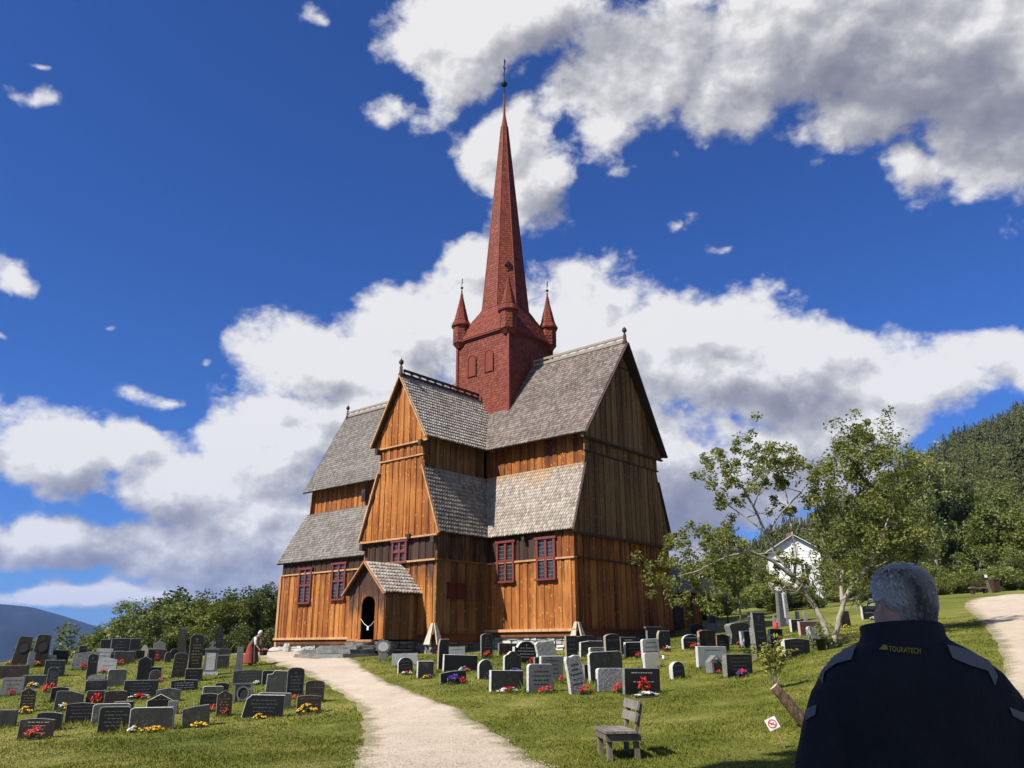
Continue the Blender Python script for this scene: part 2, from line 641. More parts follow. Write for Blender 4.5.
PATH, PATHV = strip('gravel_path', [((2.6, -16, 0), (4.8, -16, 0)), ((1.6, -5, 0), (4.0, -5, 0)), ((0.2, 3, 0), (2.8, 3, 0)), ((-0.9, 7, 0), (1.7, 7, 0)), ((352, 764), (540, 766)), ((359, 735), (500, 738)), ((354, 706), (452, 708)),
                                    ((328, 686), (392, 684)), ((302, 673), (362, 667)), ((282, 665), (352, 658)), ((262, 659), (333, 653)),
                                    ((250, 652.5), (300, 650)), ((225, 651.5), (275, 649))])
PATH2, PATH2V = strip('uphill_gravel_path', [((5.2, -16, 0), (10.5, -16, 0)), ((5.2, -6, 0), (11, -6, 0)), ((5.6, 2, 0), (12, 2, 0)), ((7.2, 9, 0), (13.4, 8, 0)), ((1005, 700), (1130, 692)), ((1001, 670), (1100, 656)), ((990, 643), (1085, 634)), ((976, 624), (1065, 617)), ((962, 611), (1045, 607)),
                                             ((972, 603.5), (1050, 601)), ((1005, 600), (1060, 598))])

# ================================================================ the stave church
CX, CY, CA = -0.452, 49.336, 0.697
ZB = -0.12
church = thing('stave_church', 'old brown timber stave church with grey shingle roofs and red central spire', 'church', (CX, CY, ZB), -CA)


def L(u, v, z):
    return Vector((u, -v, z - ZB))


def CW(u, v, z):
    """church coordinates to world"""
    return Vector((CX + u * math.cos(CA) - v * math.sin(CA), CY - u * math.sin(CA) - v * math.cos(CA), z))


def boards(mb, p0, du, length, top, bot, nrm, bw=0.27, mat=0, tar=None, peak=None, base=0.5, depth=0.04):
    """vertical board-on-board cladding; top/bot give z over the run s"""
    mb.cut()
    p0, du, nrm = Vector(p0), Vector(du).normalized(), Vector(nrm).normalized()
    n = max(1, round(length / bw))
    cuts = [length * i / n for i in range(n + 1)]
    for i in range(1, n):
        cuts[i] += random.uniform(-.05, .05)
    for i in range(n):
        a, b_ = cuts[i], cuts[i + 1]
        over = i % 2 == 0
        if over:
            a, b_ = max(0, a - .018), min(length, b_ + .018)
        else:
            a, b_ = a + .002, b_ - .002
        ss = [a, b_]
        if peak is not None and a < peak < b_:
            ss = [a, peak, b_]
        elif length > 3 and (top(a) - top(b_)) == 0 and False:
            ss = [a, b_]
        lo = [(s, bot(s)) for s in ss]
        hi = [(s, top(s)) for s in reversed(ss)]
        if max(h[1] for h in hi) - min(l[1] for l in lo) < .02:
            continue
        poly = [p0 + du * s + Vector((0, 0, z - ZB)) for s, z in lo + hi]
        d = depth if over else 0.0
        ex = random.choice((0, 0, 0, .10, .22)) if tar else 0
        zl, zh = min(q[1] for q in lo), max(q[1] for q in hi)
        tr = [(tar(s, z) + ex * (z - zl) / max(zh - zl, .1)) if tar else 0.0 for s, z in lo + hi]
        mb.prism([p - nrm * 0.05 for p in poly], nrm * (0.05 + d + random.uniform(0, .006)), mat, min(1, max(0, base + random.uniform(-.5, .5))), tar=tr)


def P(u, v):
    return Vector((u, -v, 0))


U_, V_ = Vector((1, 0, 0)), Vector((0, -1, 0))      # church u and v as local directions


def shingles(mb, O, e, s, nrm, Lx, Ls, w=0.18, rh=0.24, clip=None, mat=0, thick=0.045, point=0.45, jitter=0.02, base=0.5, waviness=0.0):
    """rows of separate pointed shingles on a slope"""
    O, e, s, nrm = Vector(O), Vector(e).normalized(), Vector(s).normalized(), Vector(nrm).normalized()
    rows = int(Ls / rh) + 1
    for r in range(rows):
        y0 = r * rh
        ncol = int(Lx / w) + 2
        off = (0.5 * w if r % 2 else 0.0) - w
        rowt = random.uniform(-.12, .12)
        for c in range(ncol + 1):
            x0 = off + c * w + random.uniform(-.4, .4) * jitter
            x1 = x0 + w * 0.93
            yt = min(y0 + rh * 1.45, Ls)
            if yt - y0 < rh * .3:
                continue
            if clip is not None:
                xl, xr = clip(y0 + rh * .5)
            else:
                xl, xr = 0.0, Lx
            if x1 < xl + .02 or x0 > xr - .02:
                continue
            xa, xb = max(x0, xl), min(x1, xr)
            if clip is not None:
                tl, tr_ = clip(yt)
                ta, tb = max(xa, tl), min(xb, tr_)
                if tb - ta < 0.01:
                    ta = tb = (ta + tb) / 2
            else:
                ta, tb = xa, xb
            j = random.uniform(-jitter, jitter)
            xm = (xa + xb) / 2
            lift = thick + random.uniform(0, .012)
            p = point * w * .5
            def q(x, y, h):
                return O + e * x + s * y + nrm * h
            lo = [(xa, y0 + j + p), (xa + (xb - xa) * .3, y0 + j), (xb - (xb - xa) * .3, y0 + j), (xb, y0 + j + p)]
            vs = [q(x, y, lift) for x, y in lo] + [q(tb, yt, .006), q(ta, yt, .006)] + [q(x, y, -0.002) for x, y in lo]
            mb.add(vs, [(0, 1, 2, 3, 4, 5), (6, 7, 1, 0), (7, 8, 2, 1), (8, 9, 3, 2), (9, 4, 3), (6, 0, 5)], mat,
                   min(1, max(0, base + rowt + random.uniform(-.4, .4))))


def deck(mb, pts, nrm, th=0.10, mat=0):
    nrm = Vector(nrm).normalized()
    mb.prism([Vector(p) - nrm * th for p in pts], nrm * (th - .004), mat, 0.3)


def roof_slope(name, p_lo0, p_lo1, p_hi0, p_hi1, mat, w=0.18, rh=0.24, parent=None, base=.5, thick=.045, label=None, point=.7):
    """p_lo0->p_lo1 along the eave, p_hi* above; a part of its own"""
    a, b_, c, d = Vector(p_lo0), Vector(p_lo1), Vector(p_hi1), Vector(p_hi0)
    e = (b_ - a).normalized()
    s = (d - a) - e * (d - a).dot(e)
    Ls = s.length
    s = s.normalized()
    nrm = e.cross(s)
    if nrm.z < 0:
        nrm = -nrm
    Lx = (b_ - a).length
    xl1, xr1 = (d - a).dot(e), (c - a).dot(e)
    clip = lambda y: (xl1 * y / Ls, Lx + (xr1 - Lx) * y / Ls)
    mb = MB()
    deck(mb, [a, b_, c, d], nrm, .10, 1)
    shingles(mb, a, e, s, nrm, max(Lx, xr1) , Ls, w, rh, clip, 0, thick, point, base=base)
    return mb.build(name, [mat, M_BEAMDARK], parent or church, label=label)


def crest(p0, p1, name='ridge_crest', mat=None, h=0.34):
    """openwork ridge board: rails with a row of small posts, daylight between"""
    p0, p1 = Vector(p0), Vector(p1)
    mb = MB()
    d = p1 - p0
    n = max(3, int(d.length / .62))
    side = d.normalized().cross(Vector((0, 0, 1)))
    up = Vector((0, 0, 1))
    for zz, hh in ((0.06, 0.17), (h, 0.13)):
        mb.bar(p0 + up * zz, p1 + up * zz, .09, hh, 0)
    for i in range(n):
        a, c = p0 + d * (i / n), p0 + d * ((i + 1) / n)
        m_ = (a + c) / 2
        # each opening is a rhomb: fill its four corners
        for q0, q1 in ((a, m_), (c, m_)):
            for z0, z1 in ((.13, h / 2 + .03), (h - .05, h / 2 + .03)):
                A, B_, D_ = q0 + up * z0, q0.lerp(q1, .8) + up * z0, q0 + up * z1
                mb.prism([A - side * .025, B_ - side * .025, D_ - side * .025], side * .05, 0)
    return mb.build(name, mat or M_BEAMDARK, church)


def finial(p, h=0.95, mat=None, r=1.0):
    mb = MB()
    mb.lathe([(.14 * r, -.3), (.15 * r, .0), (.10 * r, .1), (.085 * r, .45), (.05 * r, .5), (.05 * r, .56), (.12 * r, .62), (.14 * r, .72), (.11 * r, .82), (.03 * r, .88), (.015 * r, h)], p, 10)
    return mb.build('finial', mat or M_BEAMDARK, church, smooth=True)


const = lambda z: (lambda s: z)
# ---- levels
Z_RAIL, Z_J, Z_AT, Z_R2 = 3.98, 5.37, 8.92, 9.51
Z_E, ZR_R, ZR_M, ZR_N = 10.42, 16.43, 14.19, 16.31
R_V, R_V2, R_Vc = 4.655, 3.667, -0.07
LR, LM, LN = 8.42, 8.446, 15.24
M_U, M_U2, M_Uc = 2.756, 1.70, -0.148
N_V, N_V2, N_Vc = 4.78, 2.864, 0.217
OE, OA = 0.47, 0.297
rv, rb = R_Vc + R_V, R_Vc - R_V           # east arm front and rear walls
mr, ml = M_Uc + M_U, M_Uc - M_U
nv, nb = N_Vc + N_V, N_Vc - N_V
noise_tar = lambda a, b_: (lambda s, z: a + (b_ - a) * min(1, max(0, (z - .6) / 3.4)))

# ---- east arm, wall that faces the light
mb = MB()
mb_rail = MB()
boards(mb, P(mr - .1, rv), U_, LR - .06 - mr + .1, const(Z_RAIL), const(.62), V_, tar=lambda s, z: .30 if z > 3 else .0, base=.62)
boards(mb, P(mr - .1, rv), U_, LR - .06 - mr + .1, const(5.5), const(Z_RAIL + .09), V_, tar=lambda s, z: .8 if s < 4.7 else (.42 if z > 5 else .25), base=.4)  # tarred tier; its darker top strip also has the eave's shade painted in
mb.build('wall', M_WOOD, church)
mb_rail.bar(L(mr, rv + .05, Z_RAIL + .04), L(LR, rv + .05, Z_RAIL + .04), .13, .09, 0)
mb_rail.build('rail', M_BEAM, church)
mb = MB()
boards(mb, P(M_Uc + M_U2 - .1, R_Vc + R_V2 - .28), U_, LR - (M_Uc + M_U2) + .08, const(10.6), const(8.75), V_, base=.3, tar=lambda s, z: .28)
mb.build('upper_wall', M_WOOD, church)
# ---- east gable: three planes one over the other
mb = MB()
W2 = rv - rb
boards(mb, P(LR - .06, rb), V_, W2, const(Z_RAIL), const(.62), U_, base=.45)
boards(mb, P(LR - .06, rb), V_, W2, const(5.42), const(Z_RAIL + .09), U_, base=.3, tar=lambda s, z: .3)
mb.build('gable_wall', M_WOOD, church)
mb = MB()


def prof_mid(half_lo, half_hi, c, w):
    """height of a gable wall that narrows along the lower roofs, over s measured from one side"""
    def f(s):
        x = abs(s - w / 2)
        if x <= half_hi:
            return 10.33
        k = (half_lo - x) / (half_lo - half_hi)
        return Z_J + k * (Z_AT - Z_J)
    return f


half = R_V + OA - .12
fm = prof_mid(half, R_V2, R_Vc, 2 * half)
# split so that the two steep flanks and the middle come out clean
boards(mb, P(LR + .05, R_Vc - half), V_, 2 * half, lambda s: min(fm(s), Z_R2), const(5.26), U_, base=.4, bw=.25)
mb.cuts and None
boards(mb, P(LR + .05, R_Vc - R_V2), V_, 2 * R_V2, const(10.30), const(Z_R2 + .06), U_, base=.42)
mb.build('upper_gable_wall', M_WOODAGE, church)
mb = MB()
hw = R_V2 + OE - .1
slR = (ZR_R - Z_E) / (R_V2 + OE)
boards(mb, P(LR + .17, R_Vc - hw), V_, 2 * hw, lambda s: ZR_R - .15 - slR * abs(s - hw), const(10.24), U_, base=.35, peak=hw)
mb.build('gable', M_WOODAGE, church)
mb = MB()
mb.cut()
mb.bar(L(LR + .03, rb, Z_RAIL + .045), L(LR + .03, rv, Z_RAIL + .045), .12, .09)
mb.cut()
mb.bar(L(LR + .1, R_Vc - R_V2 - .1, Z_R2 + .03), L(LR + .1, R_Vc + R_V2 + .1, Z_R2 + .03), .10, .07)
mb.cut()
mb.bar(L(LR + .12, rb, 5.20), L(LR + .12, rv, 5.20), .16, .12)
mb.cut()
mb.bar(L(LR + .24, R_Vc - hw, 10.22), L(LR + .24, R_Vc + hw, 10.22), .14, .11)
mb.cut()
mb.bar(L(LR + .24, R_Vc - .8, 15.0), L(LR + .24, R_Vc + .8, 15.0), .05, .06)
mb.build('moulding', M_BEAMDARK, church)
# rear walls
mb = MB()
boards(mb, P(ml, rb), U_, LR - .06 - ml, const(5.5), const(.62), -V_, bw=.5)
boards(mb, P(-LN, nb), U_, LN + ml, const(5.3), const(.35), -V_, bw=.5)
boards(mb, P(0, R_Vc - R_V2), U_, LR, const(10.6), const(8.75), -V_, bw=.5)
boards(mb, P(-LN, N_Vc - N_V2), U_, LN, const(10.4), const(8.5), -V_, bw=.5)
mb.build('rear_wall', M_WOOD, church)

# ---- nave arm (towards the far end)
mb = MB()
n_end = ml + .1
boards(mb, P(-LN, nv), U_, n_end + LN, const(4.30), const(.33), V_, tar=lambda s, z: (.34 if z > 3.2 else 0.) + (.5 if (s > 6.8 and z > 2.5) else 0.), base=.62)
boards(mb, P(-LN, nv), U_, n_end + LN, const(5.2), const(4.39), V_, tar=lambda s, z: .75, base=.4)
mb.build('wall', M_WOOD, church)
mb = MB()
mb.cut()
mb.bar(L(-LN - .05, nv + .05, 4.345), L(n_end, nv + .05, 4.345), .12, .09)
mb.build('rail', M_BEAM, church)
mb = MB()
boards(mb, P(-LN, N_Vc + N_V2 - .25), U_, LN + .2, const(10.5), const(8.45), V_, base=.55, tar=lambda s, z: .12)
mb.build('upper_wall', M_WOOD, church)
mb = MB()
boards(mb, P(-LN, nv), -V_, nv - nb, const(5.2), const(.33), -U_, bw=.4)
slN = (ZR_N - 10.15) / (N_V2 + OE)
fN = lambda s: max(5.2, min(8.65, 5.1 + (min(s, nv - nb - s) + .3) * 3.55 / 2.2)) if min(s, nv - nb - s) < (nv - N_Vc - N_V2) else min(ZR_N - .1 - slN * abs(s - (nv - nb) / 2), 16.2)
boards(mb, P(-LN - .02, nv), -V_, nv - nb, fN, const(5.22), -U_, bw=.2)
mb.build('gable_wall', M_WOOD, church)
# corner post at the far end of the nave
mb = MB()
mb.cut()
mb.bar(L(-LN - .08, nv + .02, -.25), L(-LN - .08, nv + .02, 4.4), .22, .22)
mb.build('corner_post', M_BEAM, church)

# ---- middle arm, gable towards the camera
mb = MB()
boards(mb, P(ml, LM - .12), U_, mr - ml, const(Z_RAIL), const(.42), V_, tar=lambda s, z: .55 if z > 3 else 0., base=.55)
mb.build('gable_wall', M_WOOD, church)
mb = MB()
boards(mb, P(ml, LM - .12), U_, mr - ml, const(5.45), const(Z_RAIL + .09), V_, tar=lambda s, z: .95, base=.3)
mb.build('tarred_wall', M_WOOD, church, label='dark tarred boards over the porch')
mb = MB()
half = M_U + OA - .12


def fM(s):
    x = abs(s - half)
    if x <= M_U2:
        return Z_R2
    return Z_J + (half - x) / (half - M_U2) * (Z_AT - Z_J)


boards(mb, P(M_Uc - half, LM + .0), U_, 2 * half, fM, const(5.28), V_, base=.72, bw=.24)
boards(mb, P(M_Uc - M_U2, LM + .0), U_, 2 * M_U2, const(10.35), const(Z_R2 + .06), V_, base=.55)
hwm = M_U2 + OE - .1
slM = (ZR_M - 10.44) / (M_U2 + OE)
mb.build('upper_gable_wall', M_WOOD, church)
mb = MB()
boards(mb, P(M_Uc - hwm, LM + .05), U_, 2 * hwm, lambda s: ZR_M - .14 - slM * abs(s - hwm), const(10.30), V_, base=.75, peak=hwm, bw=.25)
mb.build('gable', M_WOOD, church)
mb = MB()
mb.cut()
mb.bar(L(ml - .04, LM + .02, Z_RAIL + .045), L(mr + .04, LM + .02, Z_RAIL + .045), .14, .09)
mb.cut()
mb.bar(L(M_Uc - half, LM + .08, 5.24), L(M_Uc + half, LM + .08, 5.24), .12, .09)
mb.cut()
mb.bar(L(M_Uc - M_U2 - .06, LM + .06, Z_R2 + .03), L(M_Uc + M_U2 + .06, LM + .06, Z_R2 + .03), .11, .07)
mb.cut()
mb.bar(L(M_Uc - hwm, LM + .12, 10.27), L(M_Uc + hwm, LM + .12, 10.27), .10, .08)
mb.build('moulding', M_BEAM, church)
mb = MB()
for sg in (-1, 1):
    mb.cut()
    mb.box(L(M_Uc + sg * (M_U2 + .02), LM + .2, 10.13), (.2, .34, .3))
    mb.cut()
    mb.box(L(M_Uc + sg * (M_U - .02), LM + .1, 5.0), (.24, .34, .36))
mb.cut()
mb.box(L(M_Uc + .9, LM + .18, 5.34), (.3, .14, .16))
for u in (5.35,):
    mb.cut()
    mb.box(L(u, rv + .16, 5.12), (.16, .3, .2))
mb.build('beam_end', M_BEAMDARK, church)
mb = MB()
boards(mb, P(mr, LM - .06), -V_, LM - .06 - rv + .2, const(Z_RAIL), const(.42), U_, base=.45)
boards(mb, P(mr, LM - .06), -V_, LM - .06 - rv + .2, const(5.45), const(Z_RAIL + .09), U_, base=.3, tar=lambda s, z: .55)
boards(mb, P(M_Uc + M_U2 - .2, LM), -V_, LM - R_V2 + .2, const(10.6), const(8.75), U_, base=.25, tar=lambda s, z: .3)
boards(mb, P(ml, LM - .06), -V_, LM - .06 - nv + .2, const(5.45), const(.42), -U_, base=.5)
boards(mb, P(M_Uc - M_U2, LM), -V_, LM - N_V2, const(10.6), const(8.75), -U_, base=.5)
mb.cut()
mb.bar(L(mr + .06, LM, Z_RAIL + .045), L(mr + .06, rv, Z_RAIL + .045), .12, .09)
mb.build('side_wall', M_WOODAGE, church)

# ---- lower (aisle) roofs
e0 = rv + OA
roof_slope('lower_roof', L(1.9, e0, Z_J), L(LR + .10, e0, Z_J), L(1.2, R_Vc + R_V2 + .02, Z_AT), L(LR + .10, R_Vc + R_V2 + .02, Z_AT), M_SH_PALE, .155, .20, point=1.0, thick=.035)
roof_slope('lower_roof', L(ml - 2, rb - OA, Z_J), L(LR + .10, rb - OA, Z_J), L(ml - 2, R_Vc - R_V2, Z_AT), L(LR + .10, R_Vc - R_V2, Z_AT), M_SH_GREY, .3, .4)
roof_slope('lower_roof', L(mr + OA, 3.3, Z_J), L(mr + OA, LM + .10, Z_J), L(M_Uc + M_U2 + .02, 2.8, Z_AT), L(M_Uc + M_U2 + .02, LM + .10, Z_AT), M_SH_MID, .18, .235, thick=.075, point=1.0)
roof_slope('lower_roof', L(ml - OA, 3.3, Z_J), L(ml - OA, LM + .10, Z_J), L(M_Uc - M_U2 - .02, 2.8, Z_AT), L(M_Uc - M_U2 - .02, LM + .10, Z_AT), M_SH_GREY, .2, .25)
en = nv + .3
roof_slope('lower_roof', L(-LN - .39, en, 5.10), L(ml + 1.2, en, 5.10), L(-LN - .39, N_Vc + N_V2 + .02, 8.65), L(ml + 1.2, N_Vc + N_V2 + .02, 8.65), M_SH_GREY, .15, .195, base=.6, thick=.035)
roof_slope('lower_roof', L(-LN - .39, nb - .3, 5.10), L(ml, nb - .3, 5.10), L(-LN - .39, N_Vc - N_V2, 8.65), L(ml, N_Vc - N_V2, 8.65), M_SH_GREY, .3, .4)
# ---- main roofs
g = .48
er = R_Vc + R_V2 + OE
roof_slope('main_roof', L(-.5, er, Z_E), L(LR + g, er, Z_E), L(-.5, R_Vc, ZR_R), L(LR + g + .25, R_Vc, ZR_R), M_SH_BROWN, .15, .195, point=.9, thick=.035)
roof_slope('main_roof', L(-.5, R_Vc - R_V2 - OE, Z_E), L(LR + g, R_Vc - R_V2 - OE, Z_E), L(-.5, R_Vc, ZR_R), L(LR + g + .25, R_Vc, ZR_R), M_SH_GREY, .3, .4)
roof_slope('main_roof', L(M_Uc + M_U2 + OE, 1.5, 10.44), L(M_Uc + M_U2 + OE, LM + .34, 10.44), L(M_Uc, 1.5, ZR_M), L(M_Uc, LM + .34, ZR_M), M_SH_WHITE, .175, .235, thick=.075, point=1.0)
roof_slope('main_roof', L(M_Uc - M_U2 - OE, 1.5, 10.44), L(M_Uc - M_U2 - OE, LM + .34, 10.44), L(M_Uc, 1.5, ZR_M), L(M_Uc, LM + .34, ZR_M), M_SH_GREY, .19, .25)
enn = N_Vc + N_V2 + OE
roof_slope('main_roof', L(-LN - .39, enn, 10.15), L(.5, enn, 10.15), L(-LN - .39, N_Vc, ZR_N), L(.5, N_Vc, ZR_N), M_SH_GREY, .15, .195, base=.5, thick=.035)
roof_slope('main_roof', L(-LN - .39, N_Vc - N_V2 - OE, 10.15), L(.5, N_Vc - N_V2 - OE, 10.15), L(-LN - .39, N_Vc, ZR_N), L(.5, N_Vc, ZR_N), M_SH_GREY, .3, .4)
# barge boards on the gables
mb = MB()
for sg in (-1, 1):
    a, c = L(M_Uc + sg * (M_U2 + OE + .03), LM + .36, 10.36), L(M_Uc, LM + .36, ZR_M + .02)
    mb.cut()
    mb.bar(a, c, .07, .16, 0, up=(0, -1, 0))
    a, c = L(M_Uc + sg * (M_U + OA + .04), LM + .13, 5.3), L(M_Uc + sg * (M_U2 + .04), LM + .13, 8.95)
    mb.cut()
    mb.bar(a, c, .08, .13, 0, up=(0, -1, 0))
mb.build('barge_board', M_BEAM, church)
mb = MB()
for sg in (-1, 1):
    mb.cut()
    mb.bar(L(LR + g + .02, R_Vc + sg * (R_V2 + OE), Z_E - .06), L(LR + g + .27, R_Vc, ZR_R - .06), .06, .2, 0, up=(1, 0, 0))
    mb.cut()
    mb.bar(L(LR + .13, R_Vc + sg * (R_V + OA), Z_J - .05), L(LR + .13, R_Vc + sg * R_V2, Z_AT - .03), .06, .14, 0, up=(1, 0, 0))
    mb.cut()
    mb.bar(L(-LN - .42, N_Vc + sg * (N_V2 + OE), 10.1), L(-LN - .42, N_Vc, ZR_N - .04), .06, .14, 0, up=(1, 0, 0))
mb.build('barge_board', M_BEAMDARK, church)
# valley boards where the two roofs meet
mb = MB()
mb.cut()
mb.bar(L(M_Uc + M_U2 + OE + .02, er - .02, Z_E + .06), L(.3, 2.25, 13.25), .12, .07, 0)
mb.build('valley_board', M_BEAM, church)
# crests and finials
crest(L(M_Uc, LM + .1, ZR_M + .04), L(M_Uc, 2.3, ZR_M + .04))
crest(L(LR + g + .1, R_Vc, ZR_R + .04), L(2.3, R_Vc, ZR_R + .04), mat=plain('weathered crest board', (0.26, 0.21, 0.165), 0.8))
crest(L(-LN - .2, N_Vc, ZR_N + .04), L(-2.3, N_Vc, ZR_N + .04), mat=bpy.data.materials['weathered crest board'])
finial(L(M_Uc, LM + .3, ZR_M + .1), 1.0)
finial(L(LR + g + .12, R_Vc, ZR_R + .05), .95)
finial(L(-LN - .25, N_Vc, ZR_N + .05), 1.0)

# ---- sill logs and rubble footing
mb = MB()
mb.cut()
mb.bar(L(mr + .05, rv + .12, .60), L(LR + .1, rv + .12, .60), .26, .13, 0, .6)
mb.cut()
mb.bar(L(-LN - .2, nv + .12, .33), L(-1.4, nv + .12, .33), .26, .13, 0, .6)
mb.build('weather_board', M_BEAM, church)
mb = MB()
mb.cut()
mb.bar(L(mr, rv - .02, .42), L(LR, rv - .02, .42), .3, .26, 0, .3)
mb.cut()
mb.bar(L(-LN, nv - .02, .14), L(ml, nv - .02, .14), .3, .30, 0, .2)
mb.cut()
mb.bar(L(LR - .1, rv, .45), L(LR - .1, rb, .45), .3, .32, 0, .2)
mb.cut()
mb.bar(L(mr - .1, LM, .25), L(mr - .1, rv, .25), .3, .32, 0, .2)
mb.cut()
mb.bar(L(ml, LM - .1, .25), L(mr, LM - .1, .25), .3, .32, 0, .2)
mb.cut()
mb.bar(L(LR + .05, rv, .64), L(LR + .05, rb, .64), .16, .08, 0, .2)
mb.cut()
mb.bar(L(mr + .05, LM, .44), L(mr + .05, rv, .44), .16, .08, 0, .2)
mb.build('sill_log', mk_wood('red brown sill log', (0.10, 0.03, 0.014), (0.17, 0.055, 0.024), (0.25, 0.09, 0.04), speck=False), church)


def rubble(mb, a, c, z0, z1, nrm, mn=.25, mx=.6, mat=0):
    mb.cut()
    a, c = Vector(a), Vector(c)
    d = (c - a)
    Lr_ = d.length
    d = d.normalized()
    nrm = Vector(nrm)
    z = z0
    while z < z1 - .03:
        h = min(random.uniform(.12, .24), z1 - z)
        s = random.uniform(-.2, 0)
        while s < Lr_:
            w = random.uniform(mn, mx)
            o = random.uniform(-.05, .06)
            p = a + d * s + nrm * o
            j = lambda k=.025: random.uniform(-k, k)
            pts = []
            for zz in (z + .01, z + h - .01):
                for (ds, dn) in ((.012, .1), (w - .012, .1), (w - .02, -.3), (.02, -.3)):
                    pts.append(p + d * (ds + j()) + nrm * (dn + j(.04)) + Vector((0, 0, zz - ZB + j(.02))))
            mb.hexa(pts, mat, random.random())
            s += w
        z += h


mb = MB()
rubble(mb, P(mr, rv - .08), P(LR, rv - .08), -.35, .30, V_)
rubble(mb, P(-LN - .1, nv - .1), P(ml, nv - .1), -.7, -.0, V_)
mb.build('foundation', M_RUBBLE, church)
mb = MB()
rubble(mb, P(LR - .12, rv), P(LR - .12, rb), -.3, .30, U_)
rubble(mb, P(mr - .1, LM), P(mr - .1, rv), -.6, .10, U_)
rubble(mb, P(ml, LM - .12), P(mr, LM - .12), -.6, .10, V_)
mb.build('foundation', M_SLATE, church)


# ---- windows
def window(u0, u1, z0, z1, v):
    mb = MB()
    w = u1 - u0
    f = .13
    fr = M_REDFRAME
    y = v + .10
    mb.box(L((u0 + u1) / 2, y, z1 + .03), (w + .16, .16, .12))
    mb.box(L((u0 + u1) / 2, y + .03, z0 - .02), (w + .12, .2, .10))
    for u in (u0 + f / 2, u1 - f / 2):
        mb.box(L(u, y - .01, (z0 + z1) / 2), (f, .12, z1 - z0 - .06))
    o = mb.build('window_frame', fr, church)
    mb = MB()
    mb.box(L((u0 + u1) / 2, y - .005, (z0 + z1) / 2), (.14, .09, z1 - z0 - .1))
    zc = z0 + (z1 - z0) * .52
    for (ua, ub) in ((u0 + f, (u0 + u1) / 2 - .07), ((u0 + u1) / 2 + .07, u1 - f)):
        mb.box(L((ua + ub) / 2, y - .008, zc), (ub - ua, .085, .13))
    mb.build('mullion', fr, o)
    mb = MB()
    mb.box(L((u0 + u1) / 2, y - .06, (z0 + z1) / 2), (w - f, .02, z1 - z0 - .1), 0)
    for (ua, ub) in ((u0 + f, (u0 + u1) / 2 - .07), ((u0 + u1) / 2 + .07, u1 - f)):
        mb.box(L((ua + ub) / 2, y - .047, (z0 + z1) / 2), (.018, .012, z1 - z0 - .15), 1)
        n = int((z1 - z0) / .2)
        for i in range(1, n):
            mb.box(L((ua + ub) / 2, y - .044, z0 + (z1 - z0) * i / n), (ub - ua, .012, .03), 1)
    mb.build('pane', [M_GLASS, M_LEAD], o)


window(3.39, 4.61, 3.05, 5.06, rv)
window(6.06, 7.28, 3.05, 5.05, rv)
window(-13.28, -11.95, 2.52, 4.62, nv)
window(-9.88, -8.54, 2.62, 4.75, nv)
window(-.62, .53, 4.02, 5.10, LM - .08)
# small loft light in the nave's upper wall
mb = MB()
mb.box(L(-9.6, N_Vc + N_V2 + .06, 9.35), (.34, .08, .85), 0)
mb.box(L(-9.6, N_Vc + N_V2 + .08, 9.35), (.2, .09, .7), 1)
mb.build('loft_window', [M_BEAMDARK, M_GLASS], church)
# red hatch on the shaded side of the middle arm
mb = MB()
mb.box(L(mr + .07, 6.95, 2.53), (.06, 1.3, .68), 0)
for vv in (6.32, 6.95, 7.58):
    mb.box(L(mr + .10, vv, 2.53), (.06, .06, .72), 0)
mb.box(L(mr + .10, 6.95, 2.9), (.08, 1.4, .07), 0)
mb.box(L(mr + .10, 6.95, 2.17), (.08, 1.4, .07), 0)
mb.build('hatch', plain('dark red brown hatch', (0.075, 0.020, 0.013), 0.6, 0.2), church)

# ---- porch
pu, pw, pv = .057, 1.318, 10.557
mb = MB()
z0 = .2
du0, du1, dzt = -.34, .70, 2.24
rf = lambda s: 3.93 - .12 - (3.93 - 2.38) / 1.543 * abs(s - pw)
ptar = lambda s, z: max(0, min(1, (z - 1.1) * .65))
boards(mb, P(pu - pw, pv), U_, du0 - (pu - pw), rf, const(z0), V_, tar=ptar, base=.6, bw=.24)
sp = P(du1, pv)
boards(mb, sp, U_, pu + pw - du1, lambda s: rf(s + du1 - pu + pw), const(z0), V_, tar=ptar, base=.6, bw=.24)
# above the round-headed doorway: one board face with an arched lower edge
nseg = 14
rad = (du1 - du0) / 2
for i in range(nseg):
    a0_, a1_ = du0 + (du1 - du0) * i / nseg, du0 + (du1 - du0) * (i + 1) / nseg
    arch = lambda u: dzt - rad * .8 + math.sqrt(max(0, rad * rad - (u - (du0 + du1) / 2) ** 2)) * .8
    s0_, s1_ = a0_ - pu + pw, a1_ - pu + pw
    pk = []
    if s0_ < pw < s1_:
        pk = [(pu, rf(pw))]
    pts = [(a0_, arch(a0_)), (a1_, arch(a1_)), (a1_, rf(s1_))] + pk + [(a0_, rf(s0_))]
    mb.prism([L(u, pv - .05, z) for u, z in pts], V_ * .07, 0, .4 + .3 * ((i // 4) % 2), tar=[ptar(0, z) for u, z in pts])
mb.build('porch_wall', M_WOOD, church)
mb = MB()
for sg in (-1, 1):
    boards(mb, P(pu + sg * pw, pv), -V_, pv - LM - .05, const(2.55), const(z0), U_ * sg, base=.45)
mb.build('porch_side_wall', M_WOODAGE, church)
mb = MB()
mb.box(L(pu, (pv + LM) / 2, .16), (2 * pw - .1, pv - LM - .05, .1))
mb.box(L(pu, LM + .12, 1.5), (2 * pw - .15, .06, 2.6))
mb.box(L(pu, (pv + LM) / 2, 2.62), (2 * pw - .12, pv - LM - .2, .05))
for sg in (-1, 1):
    mb.box(L(pu + sg * (pw - .08), (pv + LM) / 2, 1.4), (.03, pv - LM - .15, 2.4))
